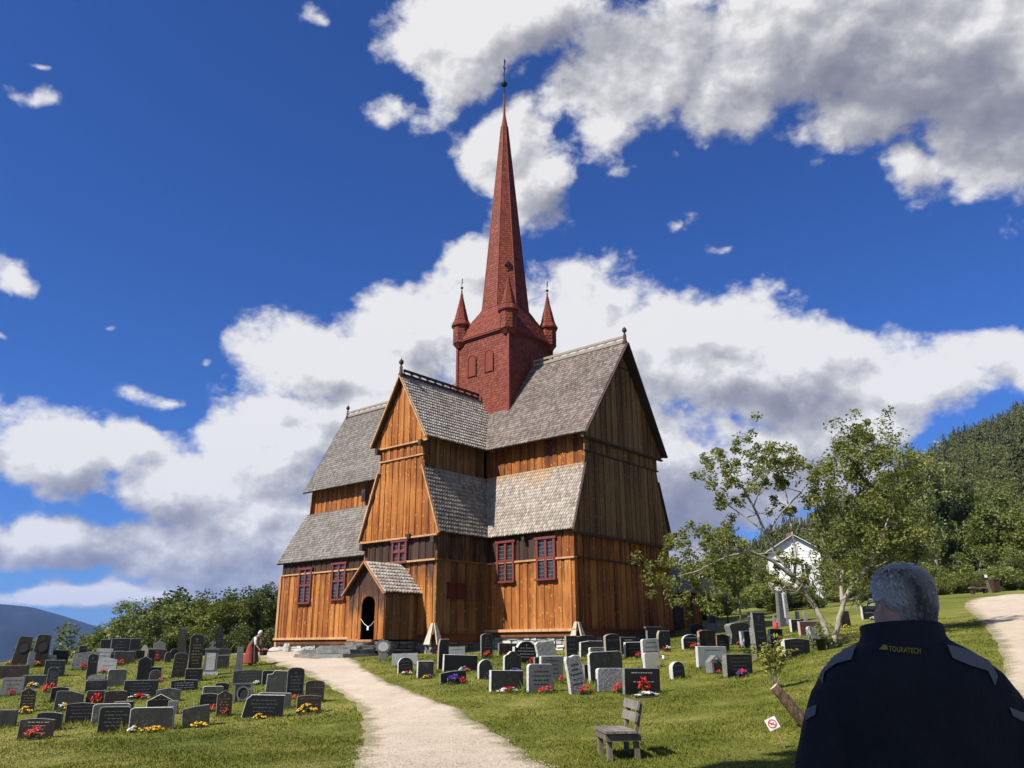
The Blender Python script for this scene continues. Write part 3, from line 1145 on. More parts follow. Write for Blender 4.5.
mb.build('porch_interior', M_DARKIN, church)
for sg in (-1, 1):
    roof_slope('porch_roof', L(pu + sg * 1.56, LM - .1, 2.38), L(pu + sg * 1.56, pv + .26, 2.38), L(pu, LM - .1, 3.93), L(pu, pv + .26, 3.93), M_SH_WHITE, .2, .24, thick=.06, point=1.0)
mb = MB()
for sg in (-1, 1):
    mb.cut()
    mb.bar(L(pu + sg * 1.58, pv + .29, 2.30), L(pu, pv + .29, 3.90), .06, .15, 0, up=(0, -1, 0))
mb.cut()
mb.bar(L(pu - pw, pv + .03, z0 - .02), L(du0 - .02, pv + .03, z0 - .02), .1, .1)
mb.cut()
mb.bar(L(du0 - .1, pv + .1, z0 - .05), L(du1 + .1, pv + .1, z0 - .05), .3, .1)
mb.build('porch_trim', mk_wood('orange brown trim', (0.25, 0.10, 0.04), (0.42, 0.19, 0.085), (0.52, 0.28, 0.14), speck=False), church)
mb = MB()
rubble(mb, P(pu - pw, pv - .12), P(pu + pw, pv - .12), -.6, .12, V_)
rubble(mb, P(pu + pw - .12, pv), P(pu + pw - .12, LM), -.6, .12, U_)
mb.build('foundation', M_SLATE, church)

# ---- tower
T = 2.15
ZT = 18.6
mb = MB()
mb.box(L(0, 0, 15.5), (2 * T - .06, 2 * T - .06, 6.2), 0)
for k, (nrm, e) in enumerate(((V_, U_), (U_, -V_), (-V_, -U_), (-U_, V_))):
    O = L(0, 0, 12.6) + nrm * (T - .03) - e * T
    shingles(mb, O, e, Vector((0, 0, 1)), nrm, 2 * T, 5.95, .14, .165, None, 0, .024)
tower = mb.build('tower', M_RED, church)
mb = MB()
for su in (-1, 1):
    for sv in (-1, 1):
        mb.cut()
        mb.bar(L(su * T, sv * T, 12.6), L(su * T, sv * T, 18.5), .16, .16)
for nrm, e in ((V_, U_), (U_, V_), (-V_, U_), (-U_, V_)):
    c = L(0, 0, 0) + nrm * T
    mb.cut()
    mb.bar(c - e * T + Vector((0, 0, 18.42)), c + e * T + Vector((0, 0, 18.42)), .1, .12)
mb.build('corner_board', M_REDTRIM, church)
for nrm, e, ws in ((V_, U_, ((-.87, 15.95, 17.3), (.56, 15.98, 17.33))), (U_, -V_, ((.2, 15.95, 17.3),))):
    for x, za, zb in ws:
        mb = MB()
        c = nrm * (T + .03) + e * x
        pts = [(-.26, za), (.26, za)] + [(.26 * math.cos(a), zb - .26 + .26 * math.sin(a)) for a in np.linspace(0, PI, 9)]
        mb.prism([c + e * p + Vector((0, 0, z - ZB)) for p, z in pts], nrm * .035, 0)
        ring = [(-.33, za), (-.33, zb - .26)] + [(-.33 * math.cos(a), zb - .26 + .33 * math.sin(a)) for a in np.linspace(0, PI, 9)] + [(.33, za)]
        q = [c + nrm * .03 + e * p + Vector((0, 0, z - ZB)) for p, z in ring]
        for i in range(len(q) - 1):
            mb.bar(q[i], q[i + 1], .07, .06, 0, up=nrm)
        mb.build('blind_arch', M_RED, tower)
# skirt roof from the square tower up to the eight-sided spire
mb = MB()
sk, zs0, RS, zs1 = T + .17, 18.55, 1.62, 20.62
oc = [(RS * math.cos(PI / 8 + k * PI / 4), RS * math.sin(PI / 8 + k * PI / 4)) for k in range(8)]


def tri_face(mb, pts, w=.14, rh=.165):
    """shingle a planar face whose first two points are its lower edge"""
    a, b_ = Vector(pts[0]), Vector(pts[1])
    e = (b_ - a).normalized()
    up = Vector(pts[2]) - a
    s = (up - e * up.dot(e))
    Ls = s.length
    s = s.normalized()
    nrm = e.cross(s)
    cen = Vector((0, 0, (Vector(pts[2]).z + a.z) / 2))
    if nrm.dot((a + b_) / 2 - cen) < 0:
        nrm = -nrm
    Lx = (b_ - a).length
    if len(pts) == 4:
        x1, x0 = (Vector(pts[2]) - a).dot(e), (Vector(pts[3]) - a).dot(e)
    else:
        x0 = x1 = (Vector(pts[2]) - a).dot(e)
    clip = lambda y: (x0 * y / Ls, Lx + (x1 - Lx) * y / Ls)
    mb.add([Vector(p) for p in pts], [tuple(range(len(pts)))], 0, .3)
    shingles(mb, a, e, s, nrm, Lx, Ls, w, rh, clip, 0, .024)


sq = [(sk, sk), (-sk, sk), (-sk, -sk), (sk, -sk)]
top = lambda i: Vector((oc[i % 8][0], oc[i % 8][1], zs1 - ZB))
low = lambda i: Vector((sq[i % 4][0], sq[i % 4][1], zs0 - ZB))
for i in range(4):
    a, c = low(i), low(i + 1)
    t0, t1 = top(2 * i + 1), top(2 * i + 2)
    tri_face(mb, [a, c, t1, t0])
    mb.add([c, top(2 * i + 3), t1], [(0, 1, 2)], 0, .45)
mb.box(Vector((0, 0, zs0 - ZB - .05)), (2 * sk, 2 * sk, .08), 0)
mb.build('skirt_roof', M_RED, church)
# spire
mb = MB()
ZN, RN, ZTIP = 35.0, .235, 37.85
ring = lambda r, z: [Vector((r * math.cos(PI / 8 + k * PI / 4), r * math.sin(PI / 8 + k * PI / 4), z - ZB)) for k in range(8)]
r0, r1 = ring(RS, zs1 - .02), ring(RN, ZN)
for k in range(8):
    tri_face(mb, [r0[k], r0[(k + 1) % 8], r1[(k + 1) % 8], r1[k]], .14, .17)
    mb.bar(r0[k] * 1.0, r1[k], .07, .07)
mb.lathe([(RN + .05, ZN - .1), (RN, ZN + .1), (.10, ZN + 1.0), (.075, ZN + 1.6), (.05, ZTIP)], (0, 0, -ZB), 8, rot0=PI / 8)
spire = mb.build('spire', M_RED, church)
mb = MB()
mb.box(L(0, 0, 23.75) + (V_ + U_).normalized() * 1.36, (.22, .22, .42), 0, rot=Matrix.Rotation(PI / 4, 3, 'Z'))
mb.box(L(0, 0, 23.75) + (V_ + U_).normalized() * 1.50, (.03, .12, .2), 0, rot=Matrix.Rotation(-PI / 4, 3, 'Z'))
mb.build('spire_hatch', [M_REDTRIM, M_DARKIN], spire)


def vane(c, z0, ball, top_, s=1.0):
    mb = MB()
    c = Vector(c)
    mb.tube([c + Vector((0, 0, z0)), c + Vector((0, 0, top_))], .028 * s, 6)
    mb.lathe([(.01, -.24 * s), (.17 * s, -.15 * s), (.24 * s, 0), (.17 * s, .15 * s), (.01, .24 * s)], c + Vector((0, 0, ball)), 12)
    d = Vector((.8, -.6, 0))
    h = top_ - ball
    for k, zz in ((1, .52), (-1, .80)):
        p = c + Vector((0, 0, ball + h * zz))
        mb.prism([p - d * .42 * s - Vector((0, 0, .10 * s)), p - d * .1 * s + Vector((0, 0, .04 * s)), p + d * .12 * s + Vector((0, 0, .26 * s)), p + d * .22 * s + Vector((0, 0, .06 * s)), p + d * .46 * s - Vector((0, 0, .04 * s)), p - Vector((0, 0, .14 * s))],
                 Vector((.6, .8, 0)) * .03, 0)
    return mb


vane((0, 0, -ZB), ZTIP - .2, 38.67, 40.9).build('weather_vane', M_IRON, spire)
for su in (-1, 1):
    for sv in (-1, 1):
        c = L(su * (T - .14), sv * (T - .14), 0)
        mb = MB()
        R0 = .52
        rg = lambda r, z: [c + Vector((r * math.cos(PI / 8 + k * PI / 4), r * math.sin(PI / 8 + k * PI / 4), z)) for k in range(8)]
        # eight-sided drum with a flared foot
        prof = [(.30, 18.1), (R0, 18.42), (R0, 19.72)]
        for (ra, za), (rb_, zb_) in zip(prof[:-1], prof[1:]):
            A, B_ = rg(ra, za), rg(rb_, zb_)
            for k in range(8):
                mb.add([A[k], A[(k + 1) % 8], B_[(k + 1) % 8], B_[k]], [(0, 1, 2, 3)], 0, .35 + .1 * (k % 2))
        A, B_ = rg(R0, 18.42), rg(R0, 19.72)
        for k in range(8):
            e = (A[(k + 1) % 8] - A[k])
            w_ = e.length
            n_ = ((A[k] + A[(k + 1) % 8]) / 2 - c)
            n_.z = 0
            shingles(mb, A[k], e, Vector((0, 0, 1)), n_, w_, 1.3, w_ / 2.01, .2, None, 0, .03)
        tu = mb.build('turret', M_RED, church)
        mb = MB()
        P0, P1, P2, P3 = rg(.66, 19.66), rg(.47, 20.05), rg(.12, 21.55), rg(.05, 22.0)
        for A, B_ in ((P0, P1), (P1, P2), (P2, P3)):
            for k in range(8):
                q = [A[k] - Vector((c.x, c.y, 0)), A[(k + 1) % 8] - Vector((c.x, c.y, 0)), B_[(k + 1) % 8] - Vector((c.x, c.y, 0)), B_[k] - Vector((c.x, c.y, 0))]
                m2 = MB()
                tri_face(m2, q, .15, .18)
                mb.add([Vector(p) + Vector((c.x, c.y, 0)) for p in m2.v], m2.f, 0, .5)
                mb.t[-len(m2.t):] = m2.t
        P4 = rg(.66, 19.6)
        mb.add(P0 + P4, [tuple(range(8)), tuple(range(15, 7, -1))] + [(k, (k + 1) % 8, 8 + (k + 1) % 8, 8 + k) for k in range(8)], 0, .2)
        mb.tube([c + Vector((0, 0, 21.9)), c + Vector((0, 0, 22.25))], .05, 6)
        mb.build('turret_roof', M_RED, tu)
        vane(c, 22.2, 22.42, 23.1, .42).build('weather_vane', M_IRON, tu)

# ---- low sacristy behind the east arm
mb = MB()
su0, su1, sv0, sv1 = 1.6, 5.9, -13.0, -4.7
boards(mb, P(su1, sv0), V_, sv1 - sv0, const(3.2), const(.75), U_, base=.3, tar=lambda s, z: .35)
boards(mb, P(su0, sv0), U_, su1 - su0, lambda s: 3.2 + 1.9 * (1 - abs(s - 2.15) / 2.15), const(.75), -V_, base=.4, bw=.43)
boards(mb, P(su0, sv0), V_, sv1 - sv0, const(3.2), const(.75), -U_, base=.4, bw=.4)
mb.build('sacristy_wall', M_WOOD, church)
for sg, ue in ((1, su1 + .3), (-1, su0 - .3)):
    roof_slope('sacristy_roof', L(ue, sv0 - .3, 3.05), L(ue, sv1, 3.05), L((su0 + su1) / 2, sv0 - .3, 5.2), L((su0 + su1) / 2, sv1, 5.2), M_SH_GREY, .2, .25)
mb = MB()
mb.box(L(su1 + .06, -9.8, 1.8), (.06, .95, 2.0), 0)
mb.box(L(su1 + .08, -9.28, 1.8), (.1, .1, 2.1), 0)
mb.box(L(su1 + .08, -10.32, 1.8), (.1, .1, 2.1), 0)
mb.box(L(su1 + .08, -9.8, 2.86), (.1, 1.2, .1), 0)
sd = mb.build('sacristy_door', M_BEAMDARK, church)
mb = MB()
mb.box(L(su1 + .10, -9.8, 2.3), (.02, .22, .16), 0)
mb.build('notice', plain('white paper', (.75, .75, .72), .7), sd)
mb = MB()
rubble(mb, P(su1 - .12, sv1), P(su1 - .12, sv0), .0, .75, U_)
mb.build('foundation', M_SLATE, church)

# ================================================================ gravestones
def mk_stone(name, c0, c1, rough=0.5, spec=0.4, speck=0.4, sc=30.0, bump=0.0, lichen=0.0):
    m, t, b = material(name, rough, spec)
    co = t.obj()
    n = t.noise(co, sc, 6, 0.75)
    n2 = t.noise(co, 2.2, 4, 0.6)
    col = t.ramp(t.math('ADD', t.math('MULTIPLY', n, .6), t.math('MULTIPLY', n2, .4)), [(0.34, c0), (0.66, c1)])
    col = t.mix(speck, col, t.ramp(n, [(0.35, (.5, .5, .5)), (.7, (1.5, 1.5, 1.5))]), 'MULTIPLY')
    if lichen:
        oi = t.nt.nodes.new('ShaderNodeObjectInfo')
        lv = t.vm('ADD', co, t.vm('SCALE', (7.0, 3.0, 5.0), scale=oi.outputs['Random']))
        ln_ = t.noise(lv, 5.5, 6, .68)
        col = t.mix(t.maprange(ln_, .54, .68, 0.0, lichen), col, tuple(.45 * x + y for x, y in zip(c1, (.10, .105, .07))))
        st_ = t.noise(t.mapping(lv, (6, 6, .8)), 1.0, 4, .6)
        col = t.mix(t.maprange(st_, .5, .7, 0.0, .45), col, tuple(x * .35 for x in c0))
    t.set(b.inputs['Base Color'], col)
    if bump:
        t.set(b.inputs['Normal'], t.bump(t.noise(co, 9, 6, .7), bump, .03))
    return m


STONE = {
    'K': mk_stone('polished black granite', (0.009, 0.009, 0.009), (0.021, 0.020, 0.019), 0.34, 0.35, .3),
    'D': mk_stone('dark grey granite', (0.021, 0.021, 0.019), (0.046, 0.045, 0.040), 0.55, 0.25, lichen=.5),
    'G': mk_stone('grey granite', (0.105, 0.105, 0.10), (0.175, 0.174, 0.165), 0.6, 0.3, lichen=.45),
    'L': mk_stone('light grey granite', (0.30, 0.30, 0.295), (0.44, 0.44, 0.43), 0.65, 0.3, lichen=.4),
    'B': mk_stone('brown granite', (0.018, 0.013, 0.010), (0.044, 0.032, 0.025), 0.5, 0.25, lichen=.3),
    'C': mk_stone('cream marble', (0.42, 0.385, 0.32), (0.58, 0.54, 0.46), 0.65, 0.3, .25),
    'V': mk_stone('green grey slate', (0.032, 0.037, 0.031), (0.072, 0.079, 0.067), 0.6, 0.3, .3, lichen=.55),
    'R': mk_stone('red brown granite', (0.11, 0.05, 0.04), (0.19, 0.09, 0.072), 0.4, 0.4),
    'X': mk_stone('mottled rough granite', (0.15, 0.148, 0.14), (0.36, 0.355, 0.34), 0.85, 0.2, .8, 16, .8),
}
EDGE = {
    'pale': mk_stone('rough pale stone edge', (0.34, 0.33, 0.31), (0.58, 0.565, 0.54), 0.85, 0.2, .5, 22, .8),
    'grey': mk_stone('rough grey stone edge', (0.11, 0.108, 0.10), (0.225, 0.22, 0.205), 0.85, 0.2, .5, 22, .8),
    'tan': mk_stone('tan stone edge', (0.22, 0.17, 0.12), (0.36, 0.29, 0.22), 0.8, 0.2, .4, 22, .5),
    'pink': mk_stone('pink stone edge', (0.38, 0.24, 0.20), (0.52, 0.36, 0.31), 0.8, 0.2, .4, 22, .5),
}
INS = {'gold': plain('gold lettering', (0.21, 0.145, 0.05), 0.4, .4, .3), 'white': plain('white lettering', (0.34, 0.34, 0.33), 0.6),
       'grey': plain('grey lettering', (0.085, 0.085, 0.08), 0.6), 'dark': plain('dark lettering', (0.03, 0.03, 0.03), 0.6)}


def profile(st):
    A = np.linspace
    if st == 'arch':
        return [(-.5, 0), (.5, 0), (.5, .88)] + [(.5 * math.cos(a) / math.cos(.5) * math.cos(.5), .88 + .12 * math.sin(a)) for a in A(.15, PI - .15, 9)] + [(-.5, .88)]
    if st == 'low':
        return [(-.5, 0), (.5, 0), (.5, .93)] + [(.5 - q, .93 + .07 * math.sin(PI * q)) for q in A(.1, .9, 7)] + [(-.5, .93)]
    if st == 'round':
        return [(-.5, 0), (.5, 0), (.5, .6)] + [(.5 * math.cos(a), .6 + .4 * math.sin(a)) for a in A(.15, PI - .15, 11)] + [(-.5, .6)]
    if st == 'peak':
        return [(-.5, 0), (.5, 0), (.5, .84), (0, 1), (-.5, .84)]
    if st == 'house':
        return [(-.5, 0), (.5, 0), (.5, .62), (0, 1), (-.5, .62)]
    if st == 'should':
        return [(-.5, 0), (.5, 0), (.5, 1)] + [(-.15, 1), (-.22, .97), (-.27, .86), (-.32, .84), (-.5, .82)]
    if st == 'bell':
        return [(-.5, 0), (.5, 0), (.5, .72), (.42, .8), (.28, .84), (.2, .93), (.1, 1), (-.1, 1), (-.2, .93), (-.28, .84), (-.42, .8), (-.5, .72)]
    if st == 'wavy':
        return [(-.5, 0), (.5, 0), (.5, .66), (.4, .72), (.3, .86), (.18, .97), (0, 1), (-.18, .97), (-.3, .86), (-.38, .7), (-.5, .74)]
    if st == 'slantr':
        return [(-.5, 0), (.5, 0), (.5, .72), (.05, .93), (-.32, 1), (-.45, .97)]
    if st == 'slantl':
        return [(-.5, 0), (.5, 0), (.5, 1), (-.1, .97), (-.5, .86)]
    if st == 'cutl':
        return [(-.5, 0), (.5, 0), (.5, 1), (-.3, 1), (-.42, .8)]
    if st == 'flare':
        return [(-.4, 0), (.4, 0), (.4, .75), (.5, .9), (.48, 1), (-.48, 1), (-.5, .9), (-.4, .75)]
    if st == 'trap':
        return [(-.5, 0), (.5, 0), (.40, 1), (-.40, 1)]
    if st == 'taper':
        return [(-.5, 0), (.5, 0), (.40, .95), (.3, 1), (-.3, 1), (-.40, .95)]
    if st == 'rough':
        return [(-.5, 0), (.48, 0), (.5, .4), (.46, .8), (.4, .97), (.1, 1), (-.2, .97), (-.42, 1), (-.5, .9), (-.47, .5)]
    if st == 'soft':
        return [(-.5, 0), (.5, 0), (.5, .9), (.46, .97), (.4, 1), (-.4, 1), (-.46, .97), (-.5, .9)]
    return [(-.5, 0), (.5, 0), (.5, 1), (-.5, 1)]


def add_slab(mb, w, h, th, st='rect', face=0, edge=1, z0=0.0, x0=0.0, y0=0.0, jit=0.0, chamf=.012):
    """standing slab, front towards -y, with a fine chamfer round the front face"""
    pr = [(x * w + x0 + random.uniform(-jit, jit), z0 + z * h + (random.uniform(-jit, jit) if z > .1 else 0)) for x, z in profile(st)]
    n = len(pr)
    cx_ = sum(p[0] for p in pr) / n
    cz_ = sum(p[1] for p in pr) / n
    ins = lambda p: (p[0] + (cx_ - p[0]) * chamf / max(w * .5, .05), p[1] + (cz_ - p[1]) * chamf / max(h * .5, .05))
    vs = [(p[0], y0 + th / 2, p[1]) for p in pr] + [(p[0], y0 - th / 2 + chamf, p[1]) for p in pr] + [(ins(p)[0], y0 - th / 2, ins(p)[1]) for p in pr]
    b = len(mb.v)
    mb.v.extend(vs)
    fs = [(list(range(n))[::-1], edge)]
    fs += [([i, (i + 1) % n, n + (i + 1) % n, n + i], edge) for i in range(n)]
    fs += [([n + i, n + (i + 1) % n, 2 * n + (i + 1) % n, 2 * n + i], edge) for i in range(n)]
    fs += [(list(range(2 * n, 3 * n)), face)]
    for f, mm in fs:
        mb.f.append([b + i for i in f])
        mb.m.append(mm)
        mb.t.append(random.random())


def inscribe(mb, w, z0, z1, th, mat, lines=4, cross=False, x0=0.0):
    """worn, unreadable engraving: broken rows of short marks"""
    y = -th / 2 - .0015
    if cross:
        zc = z1 - (z1 - z0) * .10
        s = (z1 - z0) * .085
        mb.box((x0, y, zc), (s * .28, .003, s * 2), mat)
        mb.box((x0, y, zc + s * .35), (s * 1.2, .003, s * .28), mat)
    zt = z1 - (z1 - z0) * (.27 if cross else .16)
    for k in range(lines):
        z = zt - (zt - z0) * k / max(lines, 1)
        half = w * random.uniform(.2, .36)
        x = -half
        hh = min(.035, (z1 - z0) * .045) * random.choice((.7, 1, 1))
        while x < half:
            ww = random.uniform(.03, .10)
            mb.box((x0 + x + ww / 2, y, z), (ww, .003, hh), mat)
            x += ww + random.uniform(.012, .04)


def px_scale(p):
    a, c = proj(p), proj((p[0], p[1], p[2] + 1.0))
    up = math.hypot(a[0] - c[0], a[1] - c[1])
    c = proj((p[0] + 1.0, p[1], p[2]))
    return abs(c[0] - a[0]), up


GRAVE_SPOTS = []


def grave(xl, xr, yt, yb, st, face, label, edge='grey', th=.13, turn=None, lean=0.0, tilt=0.0, ins=None, lines=4, cross=False, jit=0.0, base=0.0, name='gravestone', build=None, group='gravestones in the churchyard', D=None):
    p = on_ground((xl + xr) / 2, yb) if D is None else at_dist((xl + xr) / 2, D)
    if turn is None:
        turn = random.uniform(24, 36)
    a = math.radians(turn)
    sx, sy = px_scale(p)
    b = math.atan2(-p.x, p.y)                # bearing back to the camera
    rel = a - b
    w = max(.12, ((xr - xl) / sx / max(.3, 1) - abs(math.sin(rel)) * th) / max(.35, math.cos(rel)))
    h = (yb - yt) / sy
    mb = MB()
    if build:
        build(mb, w, h, th)
    else:
        if base:
            bh = h * base
            mb.box((0, 0, bh / 2), (w, th * 1.7, bh), 0)
            add_slab(mb, w * .82, h - bh, th, st, 0, 1, bh, jit=jit)
            if ins:
                inscribe(mb, w * .8, bh + (h - bh) * .12, h, th, 2, lines, cross)
        else:
            add_slab(mb, w, h, th, st, 0, 1, 0, jit=jit)
            if ins:
                inscribe(mb, w, h * .14, h * (.95 if st in ('rect', 'low', 'soft') else .88), th, 2, lines, cross)
        mb.box((0, 0, -.06), (w * .96, th * .9, .14), 1)
    o = mb.build(name, [STONE[face], EDGE[edge], INS[ins or 'grey']])
    o.location = (p.x, p.y, p.z - .01)
    o.rotation_euler = (math.radians(tilt + random.uniform(-2.5, 1.5)), math.radians(lean + random.gauss(0, 1.1)), a)
    tag(o, label, 'gravestone', group)
    GRAVE_SPOTS.append((p.x, p.y, w))
    return o


# flowers ---------------------------------------------------------------------
m, t, b = material('plant leaves', 0.6, 0.2)
t.set(b.inputs['Base Color'], t.ramp(t.attr('tint'), [(0, (0.03, 0.07, 0.012)), (1, (0.09, 0.16, 0.03))]))
M_LEAF = m
FLC = {'red': (0.62, 0.018, 0.012), 'yellow': (0.72, 0.42, 0.02), 'purple': (0.12, 0.05, 0.33), 'white': (0.7, 0.7, 0.66), 'pink': (0.62, 0.08, 0.16), 'orange': (0.7, 0.22, 0.03)}
FLM = {}
for k_, c_ in FLC.items():
    m, t, b = material(k_ + ' petals', 0.55, 0.2)
    t.set(b.inputs['Base Color'], t.ramp(t.attr('tint'), [(0, tuple(x * .55 for x in c_)), (.6, c_), (1, tuple(min(1, x * 1.15 + .03) for x in c_))]))
    FLM[k_] = m
M_SOIL = plain('dark soil', (0.03, 0.022, 0.016), .95)


def flower_mesh(cols, seed, w=.45, d=.22, h=.22, n=26):
    r = random.Random(seed)
    mb = MB()
    mats = [M_LEAF] + [FLM[c] for c in cols] + [M_SOIL]
    mb.lathe([(.5, -.05), (.45, .02), (.2, .045), (.02, .05)], (0, 0, 0), 9, len(mats) - 1)
    mb.v = [(x * w, y * d * 1.6, z) for x, y, z in mb.v]
    for i in range(n):
        a, q = r.uniform(0, 2 * PI), math.sqrt(r.random())
        x, y = math.cos(a) * q * w * .5, math.sin(a) * q * d * .5
        top = h * (1 - .55 * q * q) * r.uniform(.75, 1.1)
        # foliage sprays
        for k in range(4):
            an = r.uniform(0, 2 * PI)
            s = r.uniform(.03, .06)
            c = Vector((x, y, top * r.uniform(.25, .8)))
            e1 = Vector((math.cos(an), math.sin(an), r.uniform(-.2, .6))).normalized() * s
            e2 = Vector((-math.sin(an), math.cos(an), r.uniform(-.3, .3))).normalized() * s * .5
            mb.add([c - e1, c + e2, c + e1, c - e2], [(0, 1, 2, 3)], 0, r.random())
        ci = 1 + (int((x / w + .5) * len(cols) * .999) if len(cols) > 1 else 0)
        c = Vector((x, y, top))
        s = r.uniform(.028, .048)
        # a bloom: six petals round a raised middle
        tilt = Vector((r.uniform(-.5, .5), r.uniform(-.7, .2), 1)).normalized()
        e1 = tilt.orthogonal().normalized()
        e2 = tilt.cross(e1)
        for k in range(6):
            a0_, a1_ = k * PI / 3, (k + .9) * PI / 3
            p0_, p1_ = e1 * math.cos(a0_) + e2 * math.sin(a0_), e1 * math.cos(a1_) + e2 * math.sin(a1_)
            am = (a0_ + a1_) / 2
            pm = e1 * math.cos(am) + e2 * math.sin(am)
            mb.add([c + tilt * s * .3, c + p0_ * s * .8 - tilt * s * .1, c + pm * s * 1.15 - tilt * s * .35, c + p1_ * s * .8 - tilt * s * .1], [(0, 1, 2, 3)], ci, r.random())
        mb.add([c + tilt * s * .55 + e1 * s * .3, c + tilt * s * .55 + e2 * s * .3, c + tilt * s * .55 - e1 * s * .3, c + tilt * s * .55 - e2 * s * .3], [(0, 1, 2, 3)], ci, r.random())
    return mb.mesh('flowers', mats)


FLT = {}


def flowers(x0, x1, yb, hpx, cols, label, seed=0):
    cols = cols if isinstance(cols, tuple) else (cols,)
    key = cols + (seed % 3,)
    if key not in FLT:
        FLT[key] = flower_mesh(cols, hash(key) % 1000 if False else sum(map(len, cols)) * 7 + seed % 3, n=26)
    p = on_ground((x0 + x1) / 2, yb)
    sx, sy = px_scale(p)
    o = link('flowers', FLT[key])
    w = (x1 - x0) / sx
    o.location = (p.x, p.y - .02, p.z - .01)
    o.scale = (w / .45, max(.7, w / .45 * .7), max(.7, 1.45 * hpx / sy / .24))
    o.rotation_euler = (0, 0, random.uniform(-.3, .3) + .35)
    tag(o, label, 'flowers', 'flowers on the graves')
    return o


PL, GR, TN, PK = 'pale', 'grey', 'tan', 'pink'


def oval_niche(mb, w, h, th):
    add_slab(mb, w, h * .92, th, 'rect', 0, 1)
    mb.box((0, 0, h * .96), (w * 1.1, th * 1.3, h * .08), 0)
    pts = [(w * .30 * math.cos(a), h * .44 + h * .36 * math.sin(a)) for a in np.linspace(0, 2 * PI, 21)[:-1]]
    mb.prism([Vector((x, -th / 2 - .003, z)) for x, z in pts], Vector((0, -.004, 0)), 2)
    for i in range(20):
        a, c = pts[i], pts[(i + 1) % 20]
        mb.bar((a[0], -th / 2 - .01, a[1]), (c[0], -th / 2 - .01, c[1]), .05, .04, 0, up=(0, -1, 0))
    for sx in (-1, 1):
        mb.box((sx * w * .44, -th / 2 - .01, h * .46), (w * .1, .04, h * .9), 0)


def disc_hole(mb, w, h, th):
    add_slab(mb, w, h, th, 'taper', 0, 1)
    pts = [(w * .33 * math.cos(a), h * .63 + w * .36 * math.sin(a)) for a in np.linspace(0, 2 * PI, 19)[:-1]]
    mb.prism([Vector((x, -th / 2 - .002, z)) for x, z in pts], Vector((0, -.012, 0)), 2)
    for i in range(18):
        a, c = pts[i], pts[(i + 1) % 18]
        mb.bar((a[0], -th / 2 - .008, a[1]), (c[0], -th / 2 - .008, c[1]), .03, .03, 0, up=(0, -1, 0))


def obelisk(mb, w, h, th):
    """shaft on a pedestal"""
    bh = h * .24
    mb.box((0, 0, bh * .2), (w, w * .8, bh * .4), 0)
    mb.box((0, 0, bh * .7), (w * .84, w * .64, bh * .6), 0)
    a, c = w * .33, w * .26
    d0, d1 = w * .24, w * .19
    zt = h * .95
    mb.hexa([(-a, -d0, bh), (a, -d0, bh), (a, d0, bh), (-a, d0, bh), (-c, -d1, zt), (c, -d1, zt), (c, d1, zt), (-c, d1, zt)], 0)
    for k in range(1):
        mb.add([(-c, -d1, zt), (c, -d1, zt), (c, d1, zt), (-c, d1, zt), (0, 0, h)], [(0, 1, 4), (1, 2, 4), (2, 3, 4), (3, 0, 4)], 0)
    inscribe(mb, w * .5, bh + h * .1, h * .9, d0 * 2 + .004, 2, 5, True)


def cross_pillar(mb, w, h, th):
    mb.box((0, 0, h * .05), (w * 1.15, w * .8, h * .10), 1)
    mb.box((0, 0, h * .42), (w * .9, w * .6, h * .64), 0)
    mb.box((0, -w * .3 - .004, h * .40), (w * .6, .012, h * .5), 1)
    mb.box((0, 0, h * .765), (w * 1.02, w * .72, h * .05), 0)
    mb.box((0, 0, h * .81), (w * .5, w * .4, h * .05), 0)
    mb.box((0, 0, h * .92), (w * .13, w * .13, h * .17), 0)
    mb.box((0, 0, h * .935), (w * .42, w * .125, h * .045), 0)


def triple(mb, w, h, th):
    for k, (x, ww, hh) in enumerate(((-.36, .26, .97), (0, .44, 1.0), (.37, .25, .98))):
        add_slab(mb, w * ww, h * hh, th, 'rect', 0, 1, x0=x * w, y0=-.02 if k == 1 else 0)
    for x in (-.225, .238):
        mb.box((x * w, -.01, h * .48), (w * .022, th * .9, h * .94), 1)
    inscribe(mb, w * .4, h * .15, h * .9, th + .05, 2, 4, True)


def disc_head(mb, w, h, th):
    add_slab(mb, w * .55, h * .55, th, 'rect', 0, 0)
    mb.box((0, 0, h * .05), (w * .8, th * 1.5, h * .10), 0)
    pts = [(w * .5 * math.cos(a), h * .67 + h * .32 * math.sin(a)) for a in np.linspace(0, 2 * PI, 25)[:-1]]
    mb.prism([Vector((x, th / 2, z)) for x, z in pts], Vector((0, -th, 0)), 0)
    pts = [(x * .72, h * .67 + (z - h * .67) * .72) for x, z in pts]
    mb.prism([Vector((x, -th / 2 + .01, z)) for x, z in pts], Vector((0, -.02, 0)), 1)
    for a in np.linspace(0, 2 * PI, 13)[:-1]:
        mb.lathe([(.0, -.03), (.035, -.02), (.04, 0), (.035, .02), (0, .03)], (w * .52 * math.cos(a), 0, h * .67 + h * .33 * math.sin(a)), 6, 0)


def plaque_rock(mb, w, h, th):
    add_slab(mb, w, h, th, 'house', 1, 1, jit=w * .02)
    mb.box((0, -th / 2 - .01, h * .36), (w * .62, .03, h * .44), 0)
    inscribe(mb, w * .5, h * .2, h * .58, th + .05, 2, 3)
    for sx in (-1, 1):
        mb.box((sx * w * .4, -th / 2 - .03, h * .3), (w * .14, .09, h * .6), 1)
    mb.lathe([(0, -.06), (.06, 0), (0, .1)], (0, -th / 2 - .02, h * .75), 7, 1)


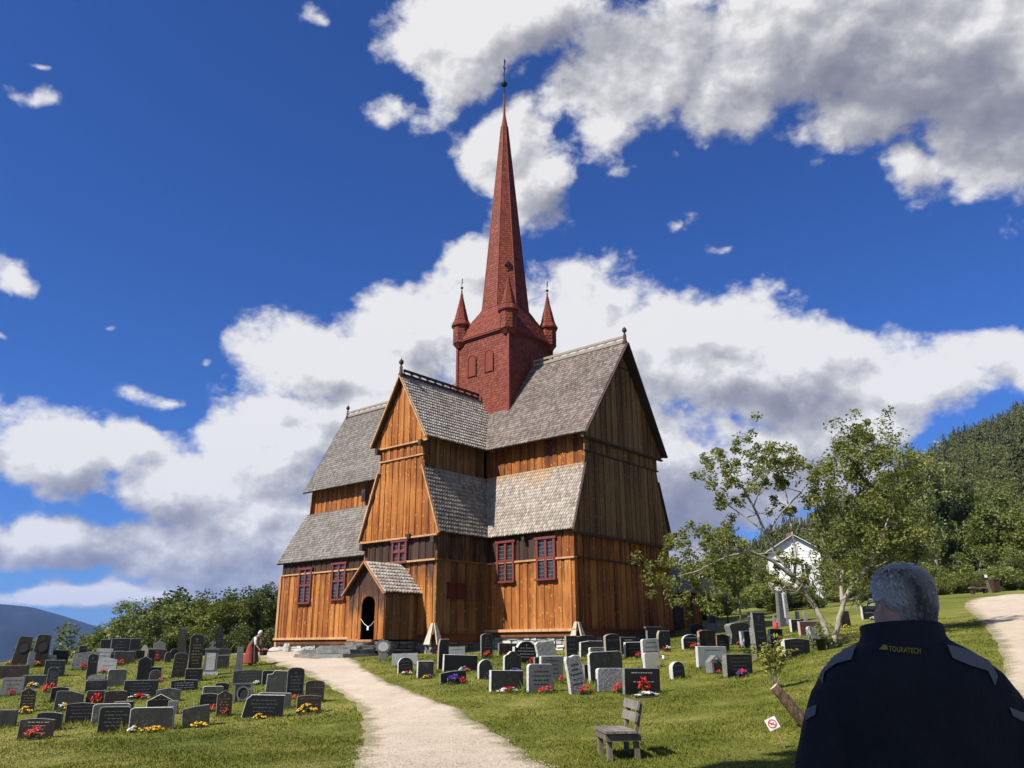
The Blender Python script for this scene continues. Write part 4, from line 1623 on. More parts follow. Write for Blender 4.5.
def double_stone(mb, w, h, th):
    add_slab(mb, w * .56, h, th, 'low', 0, 1, x0=-w * .22)
    add_slab(mb, w * .44, h * .84, th, 'low', 0, 1, x0=w * .28, y0=-.03)
    inscribe(mb, w * .45, h * .1, h * .62, th, 2, 3, x0=-w * .18)
    inscribe(mb, w * .38, h * .1, h * .62, th + .062, 2, 3, x0=w * .26)


def capped(mb, w, h, th):
    """wide panel under a speckled mound-shaped cap"""
    add_slab(mb, w, h * .66, th, 'rect', 0, 1)
    add_slab(mb, w * .86, h * .34, th, 'round', 1, 1, z0=h * .66)
    inscribe(mb, w, h * .12, h * .62, th, 2, 4)


def headed(mb, w, h, th):
    """shaft standing on a wider inscribed base"""
    bh = h * .27
    add_slab(mb, w, bh, th * 1.5, 'rect', 0, 1)
    add_slab(mb, w * .8, h - bh, th, 'arch', 0, 1, z0=bh)
    inscribe(mb, w * .75, bh + .08, h * .93, th, 2, 7, True)
    inscribe(mb, w * .7, .08, bh * .85, th * 1.5, 2, 2)


def banded(mb, w, h, th):
    add_slab(mb, w, h * .62, th * 1.4, 'rect', 0, 1)
    mb.box((0, 0, h * .66), (w * 1.02, th * 1.5, h * .07), 1)
    add_slab(mb, w * .94, h * .31, th, 'arch', 0, 1, z0=h * .69)


# ---- the field west of the path -------------------------------------------------
g_ = grave
g_(8, 23, 630.5, 661, 'taper', 'B', 'tall brown stone with a dark round medallion, outermost of the leaning pair by the hill', lean=5, th=.16, turn=18, ins='dark', build=disc_hole)
g_(27, 42.5, 629, 661.5, 'taper', 'B', 'tall brown stone with dark round medallion and pink flowers at its foot', lean=5, th=.16, turn=20, ins='dark', build=disc_hole)
g_(-4, 23, 660, 673, 'rect', 'B', 'long low dark purple brown stone under the medallion stone', th=.3, turn=15)
g_(23.5, 30, 647, 663, 'soft', 'L', 'narrow pale stone half hidden behind the medallion stone', turn=35)
g_(40, 52, 650, 661, 'soft', 'L', 'low pale block between the medallion stones and a black square', turn=25)
g_(49, 63.5, 645, 660.5, 'rect', 'K', 'square black stone standing against the blue hill', turn=24)
g_(41, 59.5, 655, 672.5, 'rect', 'K', 'black stone with an arch carved in its face, behind the slim round-topped stone', turn=14, ins='grey', lines=3)
g_(42.5, 52.5, 662, 684, 'arch', 'K', 'slim black round-topped stone with closely lettered face', turn=14, ins='grey', lines=7)
g_(20, 41, 670, 681.5, 'rect', 'D', 'low plain grey stone with yellow and white flowers before it', turn=16)
g_(-2, 19, 672, 690, 'soft', 'G', 'grey speckled stone with red flowers at the picture edge', turn=14, ins='dark', lines=3)
g_(16, 29.5, 682, 707.5, 'peak', 'K', 'black pointed stone with gold lettering and yellow flowers', turn=13, ins='gold', lines=5, cross=True)
g_(47, 63, 682, 697.5, 'low', 'K', 'low dark stone tucked behind the slanting grey slab', turn=20)
g_(52, 78, 685, 704, 'slantr', 'D', 'grey rough slab whose top slants down, pale bouquet beside it', turn=18, jit=.01, th=.2)
g_(-7, 11, 704, 722.5, 'rect', 'D', 'plain dark grey stone cut by the picture edge, lowest of its corner', turn=12)
g_(31.5, 55.5, 707, 727, 'low', 'K', 'blank black stone standing behind the brown lettered one', turn=13)
g_(15, 47, 713, 734, 'low', 'B', 'wide brown stone with pale lettered lines and red flowers', turn=12, ins='white', lines=4)
g_(62, 90, 698, 718.5, 'low', 'K', 'wide black bordered stone with red flowers before its middle', turn=14, ins='grey', lines=4)
g_(69, 93, 647, 665, 'slantl', 'X', 'pale rough boulder-like stone with red flowers at its corner', turn=28, jit=.04, th=.35)
g_(75, 82.5, 641, 658, 'rect', 'K', 'small black stone peeping over the pale rough boulder', turn=20, ins='grey', lines=1)
g_(83, 92.5, 649, 675, 'arch', 'K', 'slim tall black stone in front of the pale boulder', turn=16, ins='grey', lines=1, cross=True)
g_(91.5, 107.5, 644, 661, 'flare', 'L', 'light grey stone with flared top behind the small gabled one', turn=20, ins='dark', lines=3)
g_(94.5, 112.5, 653, 668.5, 'peak', 'L', 'pale pinkish stone with clipped gable top and small red flowers', turn=16, ins='dark', lines=2)
g_(82.5, 102.5, 670, 687.5, 'rect', 'K', 'dark lettered panel under a speckled mound-shaped cap', turn=14, ins='grey', build=capped)
g_(104, 121.5, 665, 682.5, 'soft', 'V', 'plain green grey stone with a pale edge', edge=PL, turn=20)
g_(97, 134.5, 634, 656, 'rect', 'K', 'wide triple black monument before the leafy trees', turn=16, ins='grey', th=.2, build=triple)
g_(111, 130.5, 647, 660, 'rect', 'D', 'speckled dark stone in front of the triple monument', turn=16)
g_(105, 112, 647, 657, 'rect', 'K', 'small dark stone with a white flower emblem beside the triple monument', turn=18, ins='white', lines=1, cross=True)
g_(126.5, 140.5, 646, 656.5, 'arch', 'K', 'low dark curved stone at the end of the triple monument', turn=22)
g_(133.5, 146.5, 652, 677, 'peak', 'K', 'blank tall black stone with small pointed top', turn=18, edge=GR)
g_(138.5, 144.5, 639, 652, 'round', 'C', 'small pale column with rounded head near the trees', turn=25, th=.2)
g_(144, 162, 645, 657, 'rect', 'B', 'wide brown stone with bright red flowers near the tree edge', turn=18, ins='grey', lines=2)
g_(150, 161.5, 637, 654, 'peak', 'G', 'grey pointed stone rising behind the wide brown one', turn=20)
g_(143.5, 150.5, 645, 665, 'rect', 'K', 'narrow dark stone half behind the blank pointed one', turn=22)
g_(161, 167.5, 648, 659, 'round', 'D', 'small weathered round-topped stone beside the dark obelisk', turn=25)
g_(166.5, 174.5, 645, 656, 'round', 'K', 'small black round-topped stone close to the obelisk foot', turn=25)
g_(172, 184.5, 624, 653, 'rect', 'D', 'dark obelisk with cross on a wide plinth before the bushes', turn=18, ins='grey', build=obelisk)
g_(168, 181.5, 649, 674.5, 'arch', 'B', 'tall brown black stone with rounded top, leaning a little', turn=20, lean=3, ins='grey', lines=4)
g_(182, 198.5, 630, 678, 'arch', 'K', 'tallest black stone with gold lines on a wider base', turn=16, ins='gold', th=.16, build=headed)
g_(168, 193.5, 676, 688, 'low', 'K', 'wide low black stone with white cross and lettering', turn=14, ins='white', lines=3, cross=True)
g_(146, 157, 663, 675.5, 'rect', 'K', 'square black stone behind the small brown round one', turn=18)
g_(146, 157, 666, 677.5, 'round', 'B', 'small brown round-topped stone with pale pink flower', turn=16, ins='grey', lines=3)
g_(120.5, 152.5, 676, 694.5, 'rect', 'K', 'wide glossy black stone with white and red flowers', turn=14, ins='grey', lines=4)
g_(153, 176, 684, 698, 'peak', 'V', 'grey stone with low gable behind the small black house-shaped one', turn=18, edge=GR)
g_(143.5, 168, 690, 708, 'house', 'K', 'small black house-shaped stone with gold emblem', turn=18, ins='gold', lines=1, cross=True, edge=PL)
g_(164, 173.5, 697, 711.5, 'rect', 'G', 'small plain grey block beside the black house-shaped stone', turn=18)
g_(126, 168.5, 703, 727.5, 'soft', 'D', 'wide rough grey stone with a row of yellow flowers', edge=PL, turn=12, jit=.012, th=.18)
g_(94.5, 124.5, 702, 728.5, 'soft', 'K', 'wide dark lettered stone with red flowers in the front row', turn=13, ins='grey', lines=5)
g_(89, 124, 699, 720.5, 'soft', 'V', 'pale green grey stone standing just behind the dark lettered one', edge=PL, turn=13)
g_(110, 128.5, 697, 716, 'rect', 'K', 'black stone showing past the pale green grey one', turn=15)
g_(82.5, 102.5, 686, 701, 'soft', 'B', 'brown mottled stone with tall red flowers in front', turn=16, jit=.01, edge=GR)
g_(101, 121.5, 686, 701, 'low', 'B', 'brown mottled stone with a curved top and orange flower', turn=16, edge=GR)
g_(179.5, 205.5, 702, 723, 'slantl', 'D', 'tilted rough dark stone with yellow flowers', turn=14, lean=-4, jit=.015, th=.2)
g_(196, 215, 690, 704, 'low', 'K', 'glossy black stone with red flowers behind the peaked lettered stone', turn=16, ins='grey', lines=2)
g_(199.5, 219, 683, 694, 'soft', 'V', 'grey stone with pale rim above the glossy black one', turn=18, edge=PL)
g_(211, 224.5, 679.5, 692, 'arch', 'K', 'black arched stone topping the cluster by the niche stone', turn=18)
g_(212.5, 227.5, 687, 714.5, 'peak', 'B', 'upright brown black peaked stone with red flowers and lettered face', turn=16, ins='gold', lines=5, cross=True)
g_(230, 248.5, 680, 698.5, 'rect', 'G', 'grey frame-like stone with a dark oval niche', turn=15, ins='dark', build=oval_niche, th=.22)
g_(230, 259.5, 667, 681.5, 'low', 'D', 'wide dark curved stone above the oval niche stone', turn=16, ins='grey', lines=3, edge=GR)
g_(231, 239.5, 644, 668.5, 'cutl', 'G', 'slim grey pillar stone with cut corner beside the woman', turn=18, base=.22)
g_(199.5, 213.5, 637.5, 672, 'rect', 'G', 'grey pillar monument topped by a small cross', turn=18, edge=PL, th=.2, build=cross_pillar)
g_(211, 225.5, 645, 666, 'rect', 'D', 'dark grey stone with a light band beside the cross-topped pillar', turn=18, th=.25, build=banded)
g_(209.5, 220.5, 623, 652, 'rect', 'K', 'black obelisk standing in the shade of the bushes', turn=18, ins='grey', build=obelisk)
g_(262, 284.5, 668, 692, 'should', 'V', 'green grey stone with bright stepped shoulder by the path', edge=PL, turn=16, th=.2)
g_(283, 299.5, 665, 694.5, 'arch', 'K', 'dark arched stone with reddish rim and cross by the path', turn=14, ins='grey', lines=5, cross=True)
g_(258.5, 271, 668, 682, 'soft', 'K', 'small black stone behind the shouldered green grey one', turn=20)
g_(253.5, 287, 690, 707, 'soft', 'V', 'grey slab with uneven pale top behind the wide weedy stone', turn=14, jit=.01, edge=PL)
g_(238.5, 279, 692, 715.5, 'cutl', 'K', 'wide black stone with weeds and yellow flowers at its foot', turn=13, ins='grey', lines=4, edge=PL)
g_(301, 320, 678, 701, 'arch', 'B', 'brown arched stone with engraved cross nearest the path', turn=14, ins='grey', lines=2, cross=True)
g_(293, 317, 693, 711, 'low', 'B', 'brown low stone with a bed of bright yellow flowers', turn=13, lines=2, ins='grey')

# ---- the field east of the path --------------------------------------------------
g_(372.5, 387, 638.5, 659, 'rect', 'G', 'grey stone with a round pale disc for a head by the porch steps', turn=12, edge='pale', th=.16, build=disc_head)
g_(389, 415, 652, 664.5, 'rect', 'L', 'light grey stone with dark side strips behind the black arched one', turn=16, edge=GR)
g_(394.5, 410, 656, 672.5, 'round', 'K', 'black arched stone with pale rim, red and white flowers', turn=18, edge=PL, ins='grey', lines=3)
g_(413.5, 430.5, 660, 677, 'rect', 'D', 'small square slate grey stone near the path edge', turn=22, edge=PL)
g_(434, 446, 638, 668, 'cutl', 'K', 'tall black stone with tan edge under the street lamp', turn=24, edge=TN)
g_(444.5, 462.5, 646, 662, 'rect', 'L', 'flat pale grey stone behind the wide blank black one', turn=20, ins='dark', lines=2)
g_(439.5, 474.5, 654, 671, 'rect', 'K', 'wide blank black stone with white flowers at one corner', turn=24, edge=PL)
g_(436.5, 463.5, 670, 682.5, 'slantl', 'K', 'low tilted black stone behind a purple flower bed', turn=22, lean=-3, edge=GR)
g_(477.5, 490, 633, 657, 'arch', 'K', 'tall black stone with red flowers and a white lantern beside it', turn=22, ins='grey', lines=4, cross=True)
g_(474.5, 490, 659, 679, 'round', 'D', 'grey arched stone with white rim and dark purple flowers', turn=24, edge=PL)
g_(486, 520.5, 670, 691.5, 'rect', 'D', 'wide plain grey stone in the front row with white and red flowers', turn=26, edge=PL)
g_(500, 518.5, 651, 671, 'bell', 'D', 'bell-topped slate stone with a bright white edge', turn=26, edge=PL)
g_(495, 515, 643, 655, 'rect', 'B', 'low brown stone near the footing with small red flowers', turn=22)
g_(509.5, 535.5, 641, 663, 'wavy', 'K', 'black wavy-topped stone covered in white lettering', turn=24, edge=PL, ins='white', lines=4, cross=True, th=.2)
g_(533.5, 555, 641, 665, 'rough', 'X', 'rough mottled grey stone leaning beside the black wavy one', turn=26, lean=-5, edge=PL, jit=.02)
g_(530.5, 539, 657, 667, 'rect', 'B', 'small brown stone almost hidden behind the blue grey slab', turn=25)
g_(536.5, 560.5, 656, 681, 'rect', 'G', 'blue grey slab with white edge behind the light crossed stone', turn=24, edge=PL, ins='dark', lines=4)
g_(523.5, 550.5, 664, 692.5, 'soft', 'G', 'light grey stone with engraved dark cross and red flowers in front', turn=24, edge=PL, ins='dark', lines=4, cross=True)
g_(566, 584, 655, 694.5, 'rough', 'X', 'tall pale lichen-spotted slab leaning over red flowers', turn=26, lean=-8, edge=PL, ins='dark', lines=5)
g_(562.5, 575.5, 636, 662, 'rect', 'K', 'tall black stone with a tan edge below the leaning boards', turn=24, edge=TN, ins='grey', lines=4)
g_(573, 593, 636, 652, 'arch', 'K', 'dark curved stone right under the church corner', turn=24)
g_(576.5, 600, 641, 658, 'slantl', 'D', 'dark slanted stone with a thin white edge', turn=26, lean=3, edge=PL)
g_(586, 603, 648, 660, 'soft', 'G', 'small grey stone peeping over the wide crossed slab', turn=26, edge=PL)
g_(602, 618.5, 634.5, 661, 'arch', 'K', 'black arched stone with an orange tan edge', turn=28, edge=TN, ins='grey', lines=2)
g_(617, 634, 638, 655, 'rect', 'K', 'black stone with bold white letters near the church wall', turn=24, ins='white', lines=2)
g_(586, 621, 652, 683, 'soft', 'D', 'wide slate grey slab with an engraved long cross and white edge', turn=24, edge=PL, ins='dark', lines=1, cross=True)
g_(593, 621.5, 669, 692.5, 'soft', 'X', 'rounded rough grey stone beside the glossy black one', turn=24, edge=PL, jit=.01)
g_(620, 657.5, 669, 695.5, 'rect', 'K', 'large glossy black stone with white lines over bright red flowers', turn=18, ins='white', lines=2, edge=GR)
g_(580, 587.5, 665, 681, 'rect', 'K', 'small black stone squeezed behind the leaning spotted slab', turn=26)
g_(621.5, 640.5, 643, 658.5, 'rect', 'K', 'black stone with light edge and red flowers near the pale pair', turn=26, edge=PL, ins='grey', lines=3)
g_(639, 657.5, 640, 660, 'soft', 'L', 'pale grey rounded stone behind the cream one', turn=28, edge=PL, ins='dark', lines=3)
g_(640.5, 657.5, 654, 670, 'soft', 'C', 'cream coloured stone in front of the pale grey one', turn=28, edge=PL)
g_(642, 660.5, 628, 643, 'flare', 'K', 'dark stone with flared flat top against the shaded wall', turn=28, edge=GR)
g_(654, 668.5, 632, 652, 'cutl', 'K', 'dark upright stone with tan edge, red and white flowers', turn=28, edge=TN, ins='grey', lines=1, cross=True)
g_(667, 682.5, 663, 680.5, 'round', 'K', 'small round-headed dark stone with light speckled rim standing alone', turn=22, edge=PL, ins='grey', lines=2, th=.2)
g_(679.5, 697.5, 636, 650.5, 'round', 'K', 'round black stone with white lettering and red blooms', turn=24, edge=PL, ins='white', lines=2)
g_(687, 701, 625, 636, 'peak', 'B', 'brown gabled stone nearest the sacristy corner', turn=26, edge=GR)
g_(696, 726.5, 632, 656, 'low', 'B', 'brown double stone of two joined lettered halves', turn=26, edge=TN, ins='grey', build=double_stone)
g_(694, 724.5, 648, 669, 'rect', 'L', 'wide pale grey stone with a small dark emblem', turn=26, edge=PL, ins='dark', lines=1)
g_(703.5, 721.5, 657, 674.5, 'house', 'B', 'rustic gabled little monument with a dark brown plaque', turn=26, edge=GR, ins='grey', build=plaque_rock, th=.25)
g_(721, 750, 656, 678.5, 'rect', 'K', 'glossy black lettered stone with purple and red flowers', turn=24, ins='grey', lines=4, edge=GR, th=.2)
g_(724, 751, 625, 646, 'rough', 'D', 'large dark rough slab with a craggy pale side', turn=26, edge=GR, jit=.04, th=.35)
g_(738, 752.5, 633, 649.5, 'rect', 'D', 'grey stone with bright chiselled white edge beside the tall one', turn=28, edge=PL, th=.25)
g_(744, 752, 627, 641, 'round', 'L', 'small white arched stone behind the tall black one', turn=26, edge=PL)
g_(750, 766.5, 614, 660.5, 'rect', 'K', 'tall narrow black stone with grey side and white cross', turn=28, edge=GR, ins='grey', lines=4, cross=True, th=.25)
g_(766.5, 781.5, 631, 651, 'arch', 'K', 'black stone with a grey band beside the tall narrow one', turn=24, edge=GR, build=banded)
g_(780, 807.5, 641, 659.5, 'low', 'K', 'black curved stone with white edge and tall grass at its foot', turn=24, edge=PL, ins='grey', lines=3, th=.18)
g_(775, 783.5, 592, 629.5, 'rect', 'G', 'tall grey obelisk, foremost of the pair before the hedge', turn=24, ins='dark', build=obelisk)
g_(781.5, 788.5, 594, 627.5, 'rect', 'L', 'slimmer pale obelisk behind the grey one by the hedge', turn=24, ins='dark', build=obelisk)
g_(788, 799.5, 622, 634.5, 'rect', 'K', 'dark stone with white edge between obelisks and tree', turn=26, edge=PL, ins='grey', lines=2)
g_(797, 818.5, 624, 638, 'rect', 'R', 'reddish brown stone with pink edge behind the tree', turn=26, edge=PK)
g_(805.5, 817, 629, 648.5, 'rough', 'L', 'rough white stone beside the black bucket', turn=28, edge=PL, jit=.02, th=.2)
g_(837.5, 849, 614, 630.5, 'trap', 'B', 'dark tapering stone with yellow flowers beyond the tree trunk', turn=22)
g_(860, 877, 609, 622.5, 'rect', 'K', 'black stone with white lettering close to the head of the man', turn=20, edge=PL, ins='white', lines=2)
g_(868, 872, 602, 612, 'rect', 'C', 'slim white post behind the black lettered stone', turn=20, th=.1)
g_(854, 859, 607, 613, 'rect', 'L', 'tiny white stone far up the slope', turn=20, ins='dark', lines=1)
g_(793.5, 797.5, 614, 624, 'rect', 'L', 'small pale upright stone beside the obelisk pair', turn=24, th=.1)
g_(801.5, 805.5, 614, 624, 'round', 'L', 'small pale round-topped stone under the slanting tree limb', turn=24, th=.1)
g_(705.5, 713.5, 614, 630, 'slantl', 'D', 'dark leaning slab near the sacristy and the lamp', turn=28, lean=6)
g_(703.5, 715, 625, 635, 'soft', 'G', 'low grey stone in front of the dark leaning slab', turn=28)
g_(770.5, 773, 618, 630, 'round', 'L', 'thin pale marker near the red grave lantern', turn=24, th=.08)

# ---- flowers and lanterns --------------------------------------------------------
f_ = flowers
f_(28, 38, 662, 5, ('pink', 'orange'), 'pink and orange flowers at the foot of the medallion stone', 1)
f_(3, 10, 660, 4, 'orange', 'small orange flowers on the long low brown stone', 2)
f_(40, 52, 688, 8, 'red', 'red flowers before the slim black round-topped stone', 0)
f_(24, 36, 682.5, 4, ('yellow', 'white'), 'yellow and white flowers before the low plain grey stone', 0)
f_(4, 12.5, 691, 5, 'red', 'red flowers before the speckled stone at the picture edge', 1)
f_(16, 28, 709, 6, 'yellow', 'yellow flowers before the black pointed gold-lettered stone', 1)
f_(54, 66, 706, 6, ('white', 'yellow'), 'pale bouquet lying beside the slanting grey slab', 2)
f_(22, 39, 735.5, 11, 'red', 'large clump of red flowers before the wide brown lettered stone', 2)
f_(67, 79, 717.5, 9, 'red', 'red flowers before the wide black bordered stone', 0)
f_(76, 84, 666, 6, 'red', 'red flowers at the corner of the pale rough boulder', 1)
f_(98, 104.5, 669, 4, 'red', 'small red flowers before the clipped gable stone', 2)
f_(113.5, 121, 661.5, 5, 'red', 'red flowers beside the speckled stone and triple monument', 0)
f_(150, 157, 657.5, 5, 'red', 'red flowers before the wide brown stone near the trees', 1)
f_(126, 147, 695.5, 4, ('white', 'red', 'white'), 'white and red flowers before the wide glossy black stone', 0)
f_(137, 161, 729.5, 6, 'yellow', 'row of yellow flowers before the wide rough grey stone', 2)
f_(124, 137, 729, 3, ('white', 'yellow'), 'white flowers at the end of the yellow row', 1)
f_(102, 113, 728, 5, 'red', 'red flowers before the wide dark lettered stone', 1)
f_(86, 98, 701.5, 9, 'red', 'tall loose red flowers before the brown mottled stone', 1)
f_(103, 109, 700, 4, 'orange', 'orange flower before the curved brown mottled stone', 1)
f_(187, 204, 724.5, 4, 'yellow', 'yellow flowers before the tilted rough dark stone', 0)
f_(204, 214.5, 708.5, 6, 'red', 'red flowers before the glossy black stone beside the peaked one', 0)
f_(218.5, 226.5, 714.5, 8, 'red', 'red flowers in a pot before the peaked brown black stone', 2)
f_(250.5, 257, 682.5, 4, 'white', 'white flowers before the wide dark curved stone', 1)
f_(250, 262, 717, 4, 'yellow', 'yellow flowers before the wide weedy black stone', 1)
f_(287.5, 294, 697.5, 4, 'red', 'small red flowers before the dark arched stone by the path', 0)
f_(294, 313, 712, 8, 'yellow', 'bed of bright yellow flowers by the path', 1)
f_(155, 160, 679, 4, 'pink', 'pale pink flower beside the small brown round stone', 1)
f_(186, 194, 678, 4, 'pink', 'pale pink flowers on the base of the tallest black stone', 0)
f_(399, 410, 674, 4, ('white', 'red', 'white'), 'red and white flowers before the black arched stone', 1)
f_(419, 430, 678, 3, ('yellow', 'purple'), 'small mixed flowers before the square slate grey stone', 1)
f_(455, 468, 671.5, 4, ('white', 'pink'), 'white flowers before the wide blank black stone', 1)
f_(443, 458, 683.5, 8, 'purple', 'purple flower bed before the low tilted black stone', 2)
f_(456, 463, 683, 5, 'red', 'rusty red flowers beside the purple flower bed', 1)
f_(480, 489, 658, 6, 'red', 'red flowers before the tall black lantern stone', 2)
f_(480, 488, 679, 5, 'purple', 'dark purple flowers before the white-rimmed arched stone', 1)
f_(493, 519, 692.5, 4, ('white', 'red', 'white'), 'white and red flowers before the wide plain grey stone', 2)
f_(507, 517, 672, 3, 'purple', 'lilac flowers before the bell-topped slate stone', 0)
f_(501, 511, 656, 3, 'red', 'small red flowers before the low brown footing stone', 2)
f_(525, 532, 663.5, 4, 'red', 'red flowers before the black wavy-topped stone', 1)
f_(536, 550, 693.5, 6, 'red', 'red flowers before the light crossed stone', 0)
f_(555, 561, 684, 6, 'red', 'red and pale flowers beside the blue grey slab', 1)
f_(575, 591, 695.5, 8, 'red', 'bright red flowers before the leaning spotted slab', 2)
f_(609, 622, 694, 9, 'red', 'red flowers before the rounded rough grey stone', 0)
f_(630, 651, 696.5, 13, 'red', 'big clump of bright red flowers before the large glossy stone', 1)
f_(630, 657, 698, 3, 'white', 'edging of white flowers before the large glossy stone', 2)
f_(632, 640, 659.5, 5, 'red', 'red flowers before the black light-edged stone by the pale pair', 2)
f_(659.5, 669, 653, 5, ('red', 'white'), 'red and white flowers before the dark tan-edged stone', 0)
f_(687, 698, 651, 5, 'red', 'red blooms before the round black stone', 2)
f_(693, 702, 637, 4, 'red', 'red flowers by the brown gabled stone', 1)
f_(731, 749, 679.5, 6, ('purple', 'red', 'purple'), 'purple and red flowers before the glossy lettered stone', 0)
f_(713, 719, 676, 3, 'red', 'small red flowers before the rustic gabled monument', 2)
f_(733, 741, 647.5, 3, 'pink', 'pale pink flowers beside the white-edged grey stone', 1)
f_(772, 779, 652.5, 3, ('red', 'white'), 'small red flowers before the black banded stone', 1)
f_(780, 785.5, 660, 17, 'yellow', 'yellow flowers at the edge of the black curved stone', 2)
f_(840, 847.5, 631.5, 3, 'yellow', 'yellow flowers before the dark tapering stone', 1)
f_(866, 876, 623.5, 3, 'white', 'white flowers before the stone near the man', 1)
f_(818, 823, 625, 4, 'orange', 'orange flowers on the slope behind the tree', 1)


def lantern(px, py, hpx, col, label, mat):
    p = on_ground(px, py)
    _, sy = px_scale(p)
    h = hpx / sy
    t_ = thing('grave_lantern', label, 'lantern', p, 0, 'grave lanterns')
    mb = MB()
    mb.lathe([(.0, 0), (.3, 0), (.3, .08), (.24, .12)], (0, 0, 0), 10)
    mb.lathe([(.26, .76), (.3, .8), (.1, .95), (.05, 1.0), (0, 1.0)], (0, 0, 0), 10)
    mb.v = [(x * h, y * h, z * h) for x, y, z in mb.v]
    mb.build('cap', mat, t_)
    mb = MB()
    mb.lathe([(.24, .1), (.27, .2), (.27, .7), (.24, .78)], (0, 0, 0), 10)
    mb.v = [(x * h, y * h, z * h) for x, y, z in mb.v]
    mb.build('glass', col, t_, smooth=True)


M_WHITE = plain('white paint', (.72, .72, .70), .5)
M_REDGLASS = plain('red lantern glass', (.55, .05, .06), .25, .5)
M_DKGREY = plain('dark grey metal', (.06, .06, .065), .5, .4)
lantern(490, 640.5, 8, M_WHITE, 'white grave lantern beside the tall black stone', M_WHITE)
lantern(549, 690.5, 8, plain('silver glass', (.35, .35, .34), .25, .5), 'silvery grave lantern beside the light crossed stone', M_DKGREY)
lantern(661, 661.5, 6, M_WHITE, 'small white and black lantern standing in the grass', M_DKGREY)
lantern(774, 632, 8, M_REDGLASS, 'red grave lantern near the banded black stone', M_REDGLASS)

# ================================================================ hills, valley, far mountain
def el_of(px, py):
    d = ray(px, py)
    return math.atan2(d[0], d[1]), d[2] / math.hypot(d[0], d[1])


def sstep(x):
    x = np.clip(x, 0, 1)
    return x * x * (3 - 2 * x)


HC = [el_of(*q) for q in ((1200, 384), (1100, 406), (1024, 430), (960, 459), (900, 494), (850, 521), (820, 537), (780, 551), (740, 570), (700, 592), (650, 615), (600, 628), (520, 640), (400, 650))]
HA = np.array([q[0] for q in HC])[::-1]
HE = np.array([q[1] for q in HC])[::-1]
RC = 430.0


def hill_z(az, r):
    e = np.interp(az, HA, HE)
    x0, y0 = np.sin(az) * 108, np.cos(az) * 108
    z0 = gz(np.clip(x0, -125, 125), np.clip(y0, -50, 125)) - 1.0
    k = np.clip((r - 100) / (RC - 100), 0, 1)
    up = z0 + (e * RC - z0) * (0.72 * k + 0.28 * sstep(k))
    down = np.maximum(e * RC - (r - RC) * .25, -60)
    z = np.where(r <= RC, up, down)
    return z + np.where(r > 120, 1.8 * np.sin(az * 60 + r * .03) * np.sin(r * .021 - az * 31), 0)


def polar(name, az0, az1, na, rs, zf, mat):
    A, R_ = np.meshgrid(np.linspace(az0, az1, na), rs)
    Z = zf(A.ravel(), R_.ravel())
    v = np.stack([np.sin(A.ravel()) * R_.ravel(), np.cos(A.ravel()) * R_.ravel(), Z], -1)
    I, J = np.meshgrid(np.arange(na - 1), np.arange(len(rs) - 1))
    a = (J * na + I).ravel()
    return tag(link(name, np_mesh(name, v, np.stack([a, a + 1, a + na + 1, a + na], -1), mat, smooth=True)), kind='structure')


m, t, b = material('wooded slope floor', 0.9, 0.1)
n = t.noise(t.nt.nodes.new('ShaderNodeNewGeometry').outputs['Position'], .05, 6, .65)
t.set(b.inputs['Base Color'], t.ramp(n, [(.35, (.022, .034, .010)), (.55, (.048, .062, .018)), (.72, (.085, .095, .03))]))
M_SLOPE = m
polar('hill', math.radians(2), math.radians(75), 150, np.concatenate([np.linspace(100, RC, 60), np.linspace(RC + 20, 900, 12)]), hill_z, M_SLOPE)
MC = [el_of(*q) for q in ((-300, 570), (-150, 585), (-60, 594), (0, 599), (28, 602), (60, 611), (90, 621), (130, 633), (200, 643), (290, 648))]
MA = np.array([q[0] for q in MC])
ME = np.array([q[1] for q in MC])


def mount_z(az, r):
    e = np.interp(az, MA, ME)
    zn = np.where(r < 700, -12 - 170 * sstep((r - 100) / 500), -182)
    k = np.clip((r - 2600) / 2600, 0, 1)
    crest_ = e * 5200
    z = np.where(r < 2600, zn, -182 + (crest_ + 182) * (0.75 * k + .25 * sstep(k)))
    z = np.where(r > 5200, crest_ - (r - 5200) * .2, z)
    rid = 26 * np.sin(az * 38 + r * .0016) * np.sin(r * .0021 + az * 17) + 11 * np.sin(az * 120 - r * .004)
    return z + np.where((r > 2700) & (r < 5100), rid * sstep((5150 - r) / 900), 0)


m, t, b = material('forested mountainside', 0.95, 0.05)
pos = t.nt.nodes.new('ShaderNodeNewGeometry').outputs['Position']
n = t.noise(pos, .0022, 8, .62)
n2 = t.noise(pos, .02, 6, .7)
c_ = t.ramp(t.math('ADD', t.math('MULTIPLY', n, .7), t.math('MULTIPLY', n2, .3)), [(.36, (.006, .011, .006)), (.55, (.013, .019, .009)), (.70, (.045, .050, .026))])
t.set(b.inputs['Base Color'], c_)
M_MOUNT = m
polar('mountain', math.radians(-75), math.radians(2.2), 170, np.concatenate([np.linspace(60, 900, 34), np.linspace(1000, 5200, 60), np.linspace(5400, 7000, 5)]), mount_z, M_MOUNT)

# ================================================================ foliage
def mk_leaf(name, dark, mid, light, trans=.28):
    m, t, b = material(name, 0.55, 0.25)
    col = t.ramp(t.attr('tint'), [(0, dark), (.55, mid), (1, light)])
    t.set(b.inputs['Base Color'], col)
    tr = t.n('ShaderNodeBsdfTranslucent')
    t.set(tr.inputs[0], t.mix(1.0, col, (1.25, 1.35, .6), 'MULTIPLY'))
    mx = t.n('ShaderNodeMixShader')
    mx.inputs[0].default_value = trans
    t.nt.links.new(b.outputs[0], mx.inputs[1])
    t.nt.links.new(tr.outputs[0], mx.inputs[2])
    t.nt.links.new(mx.outputs[0], t.nt.nodes['Material Output'].inputs[0])
    return m


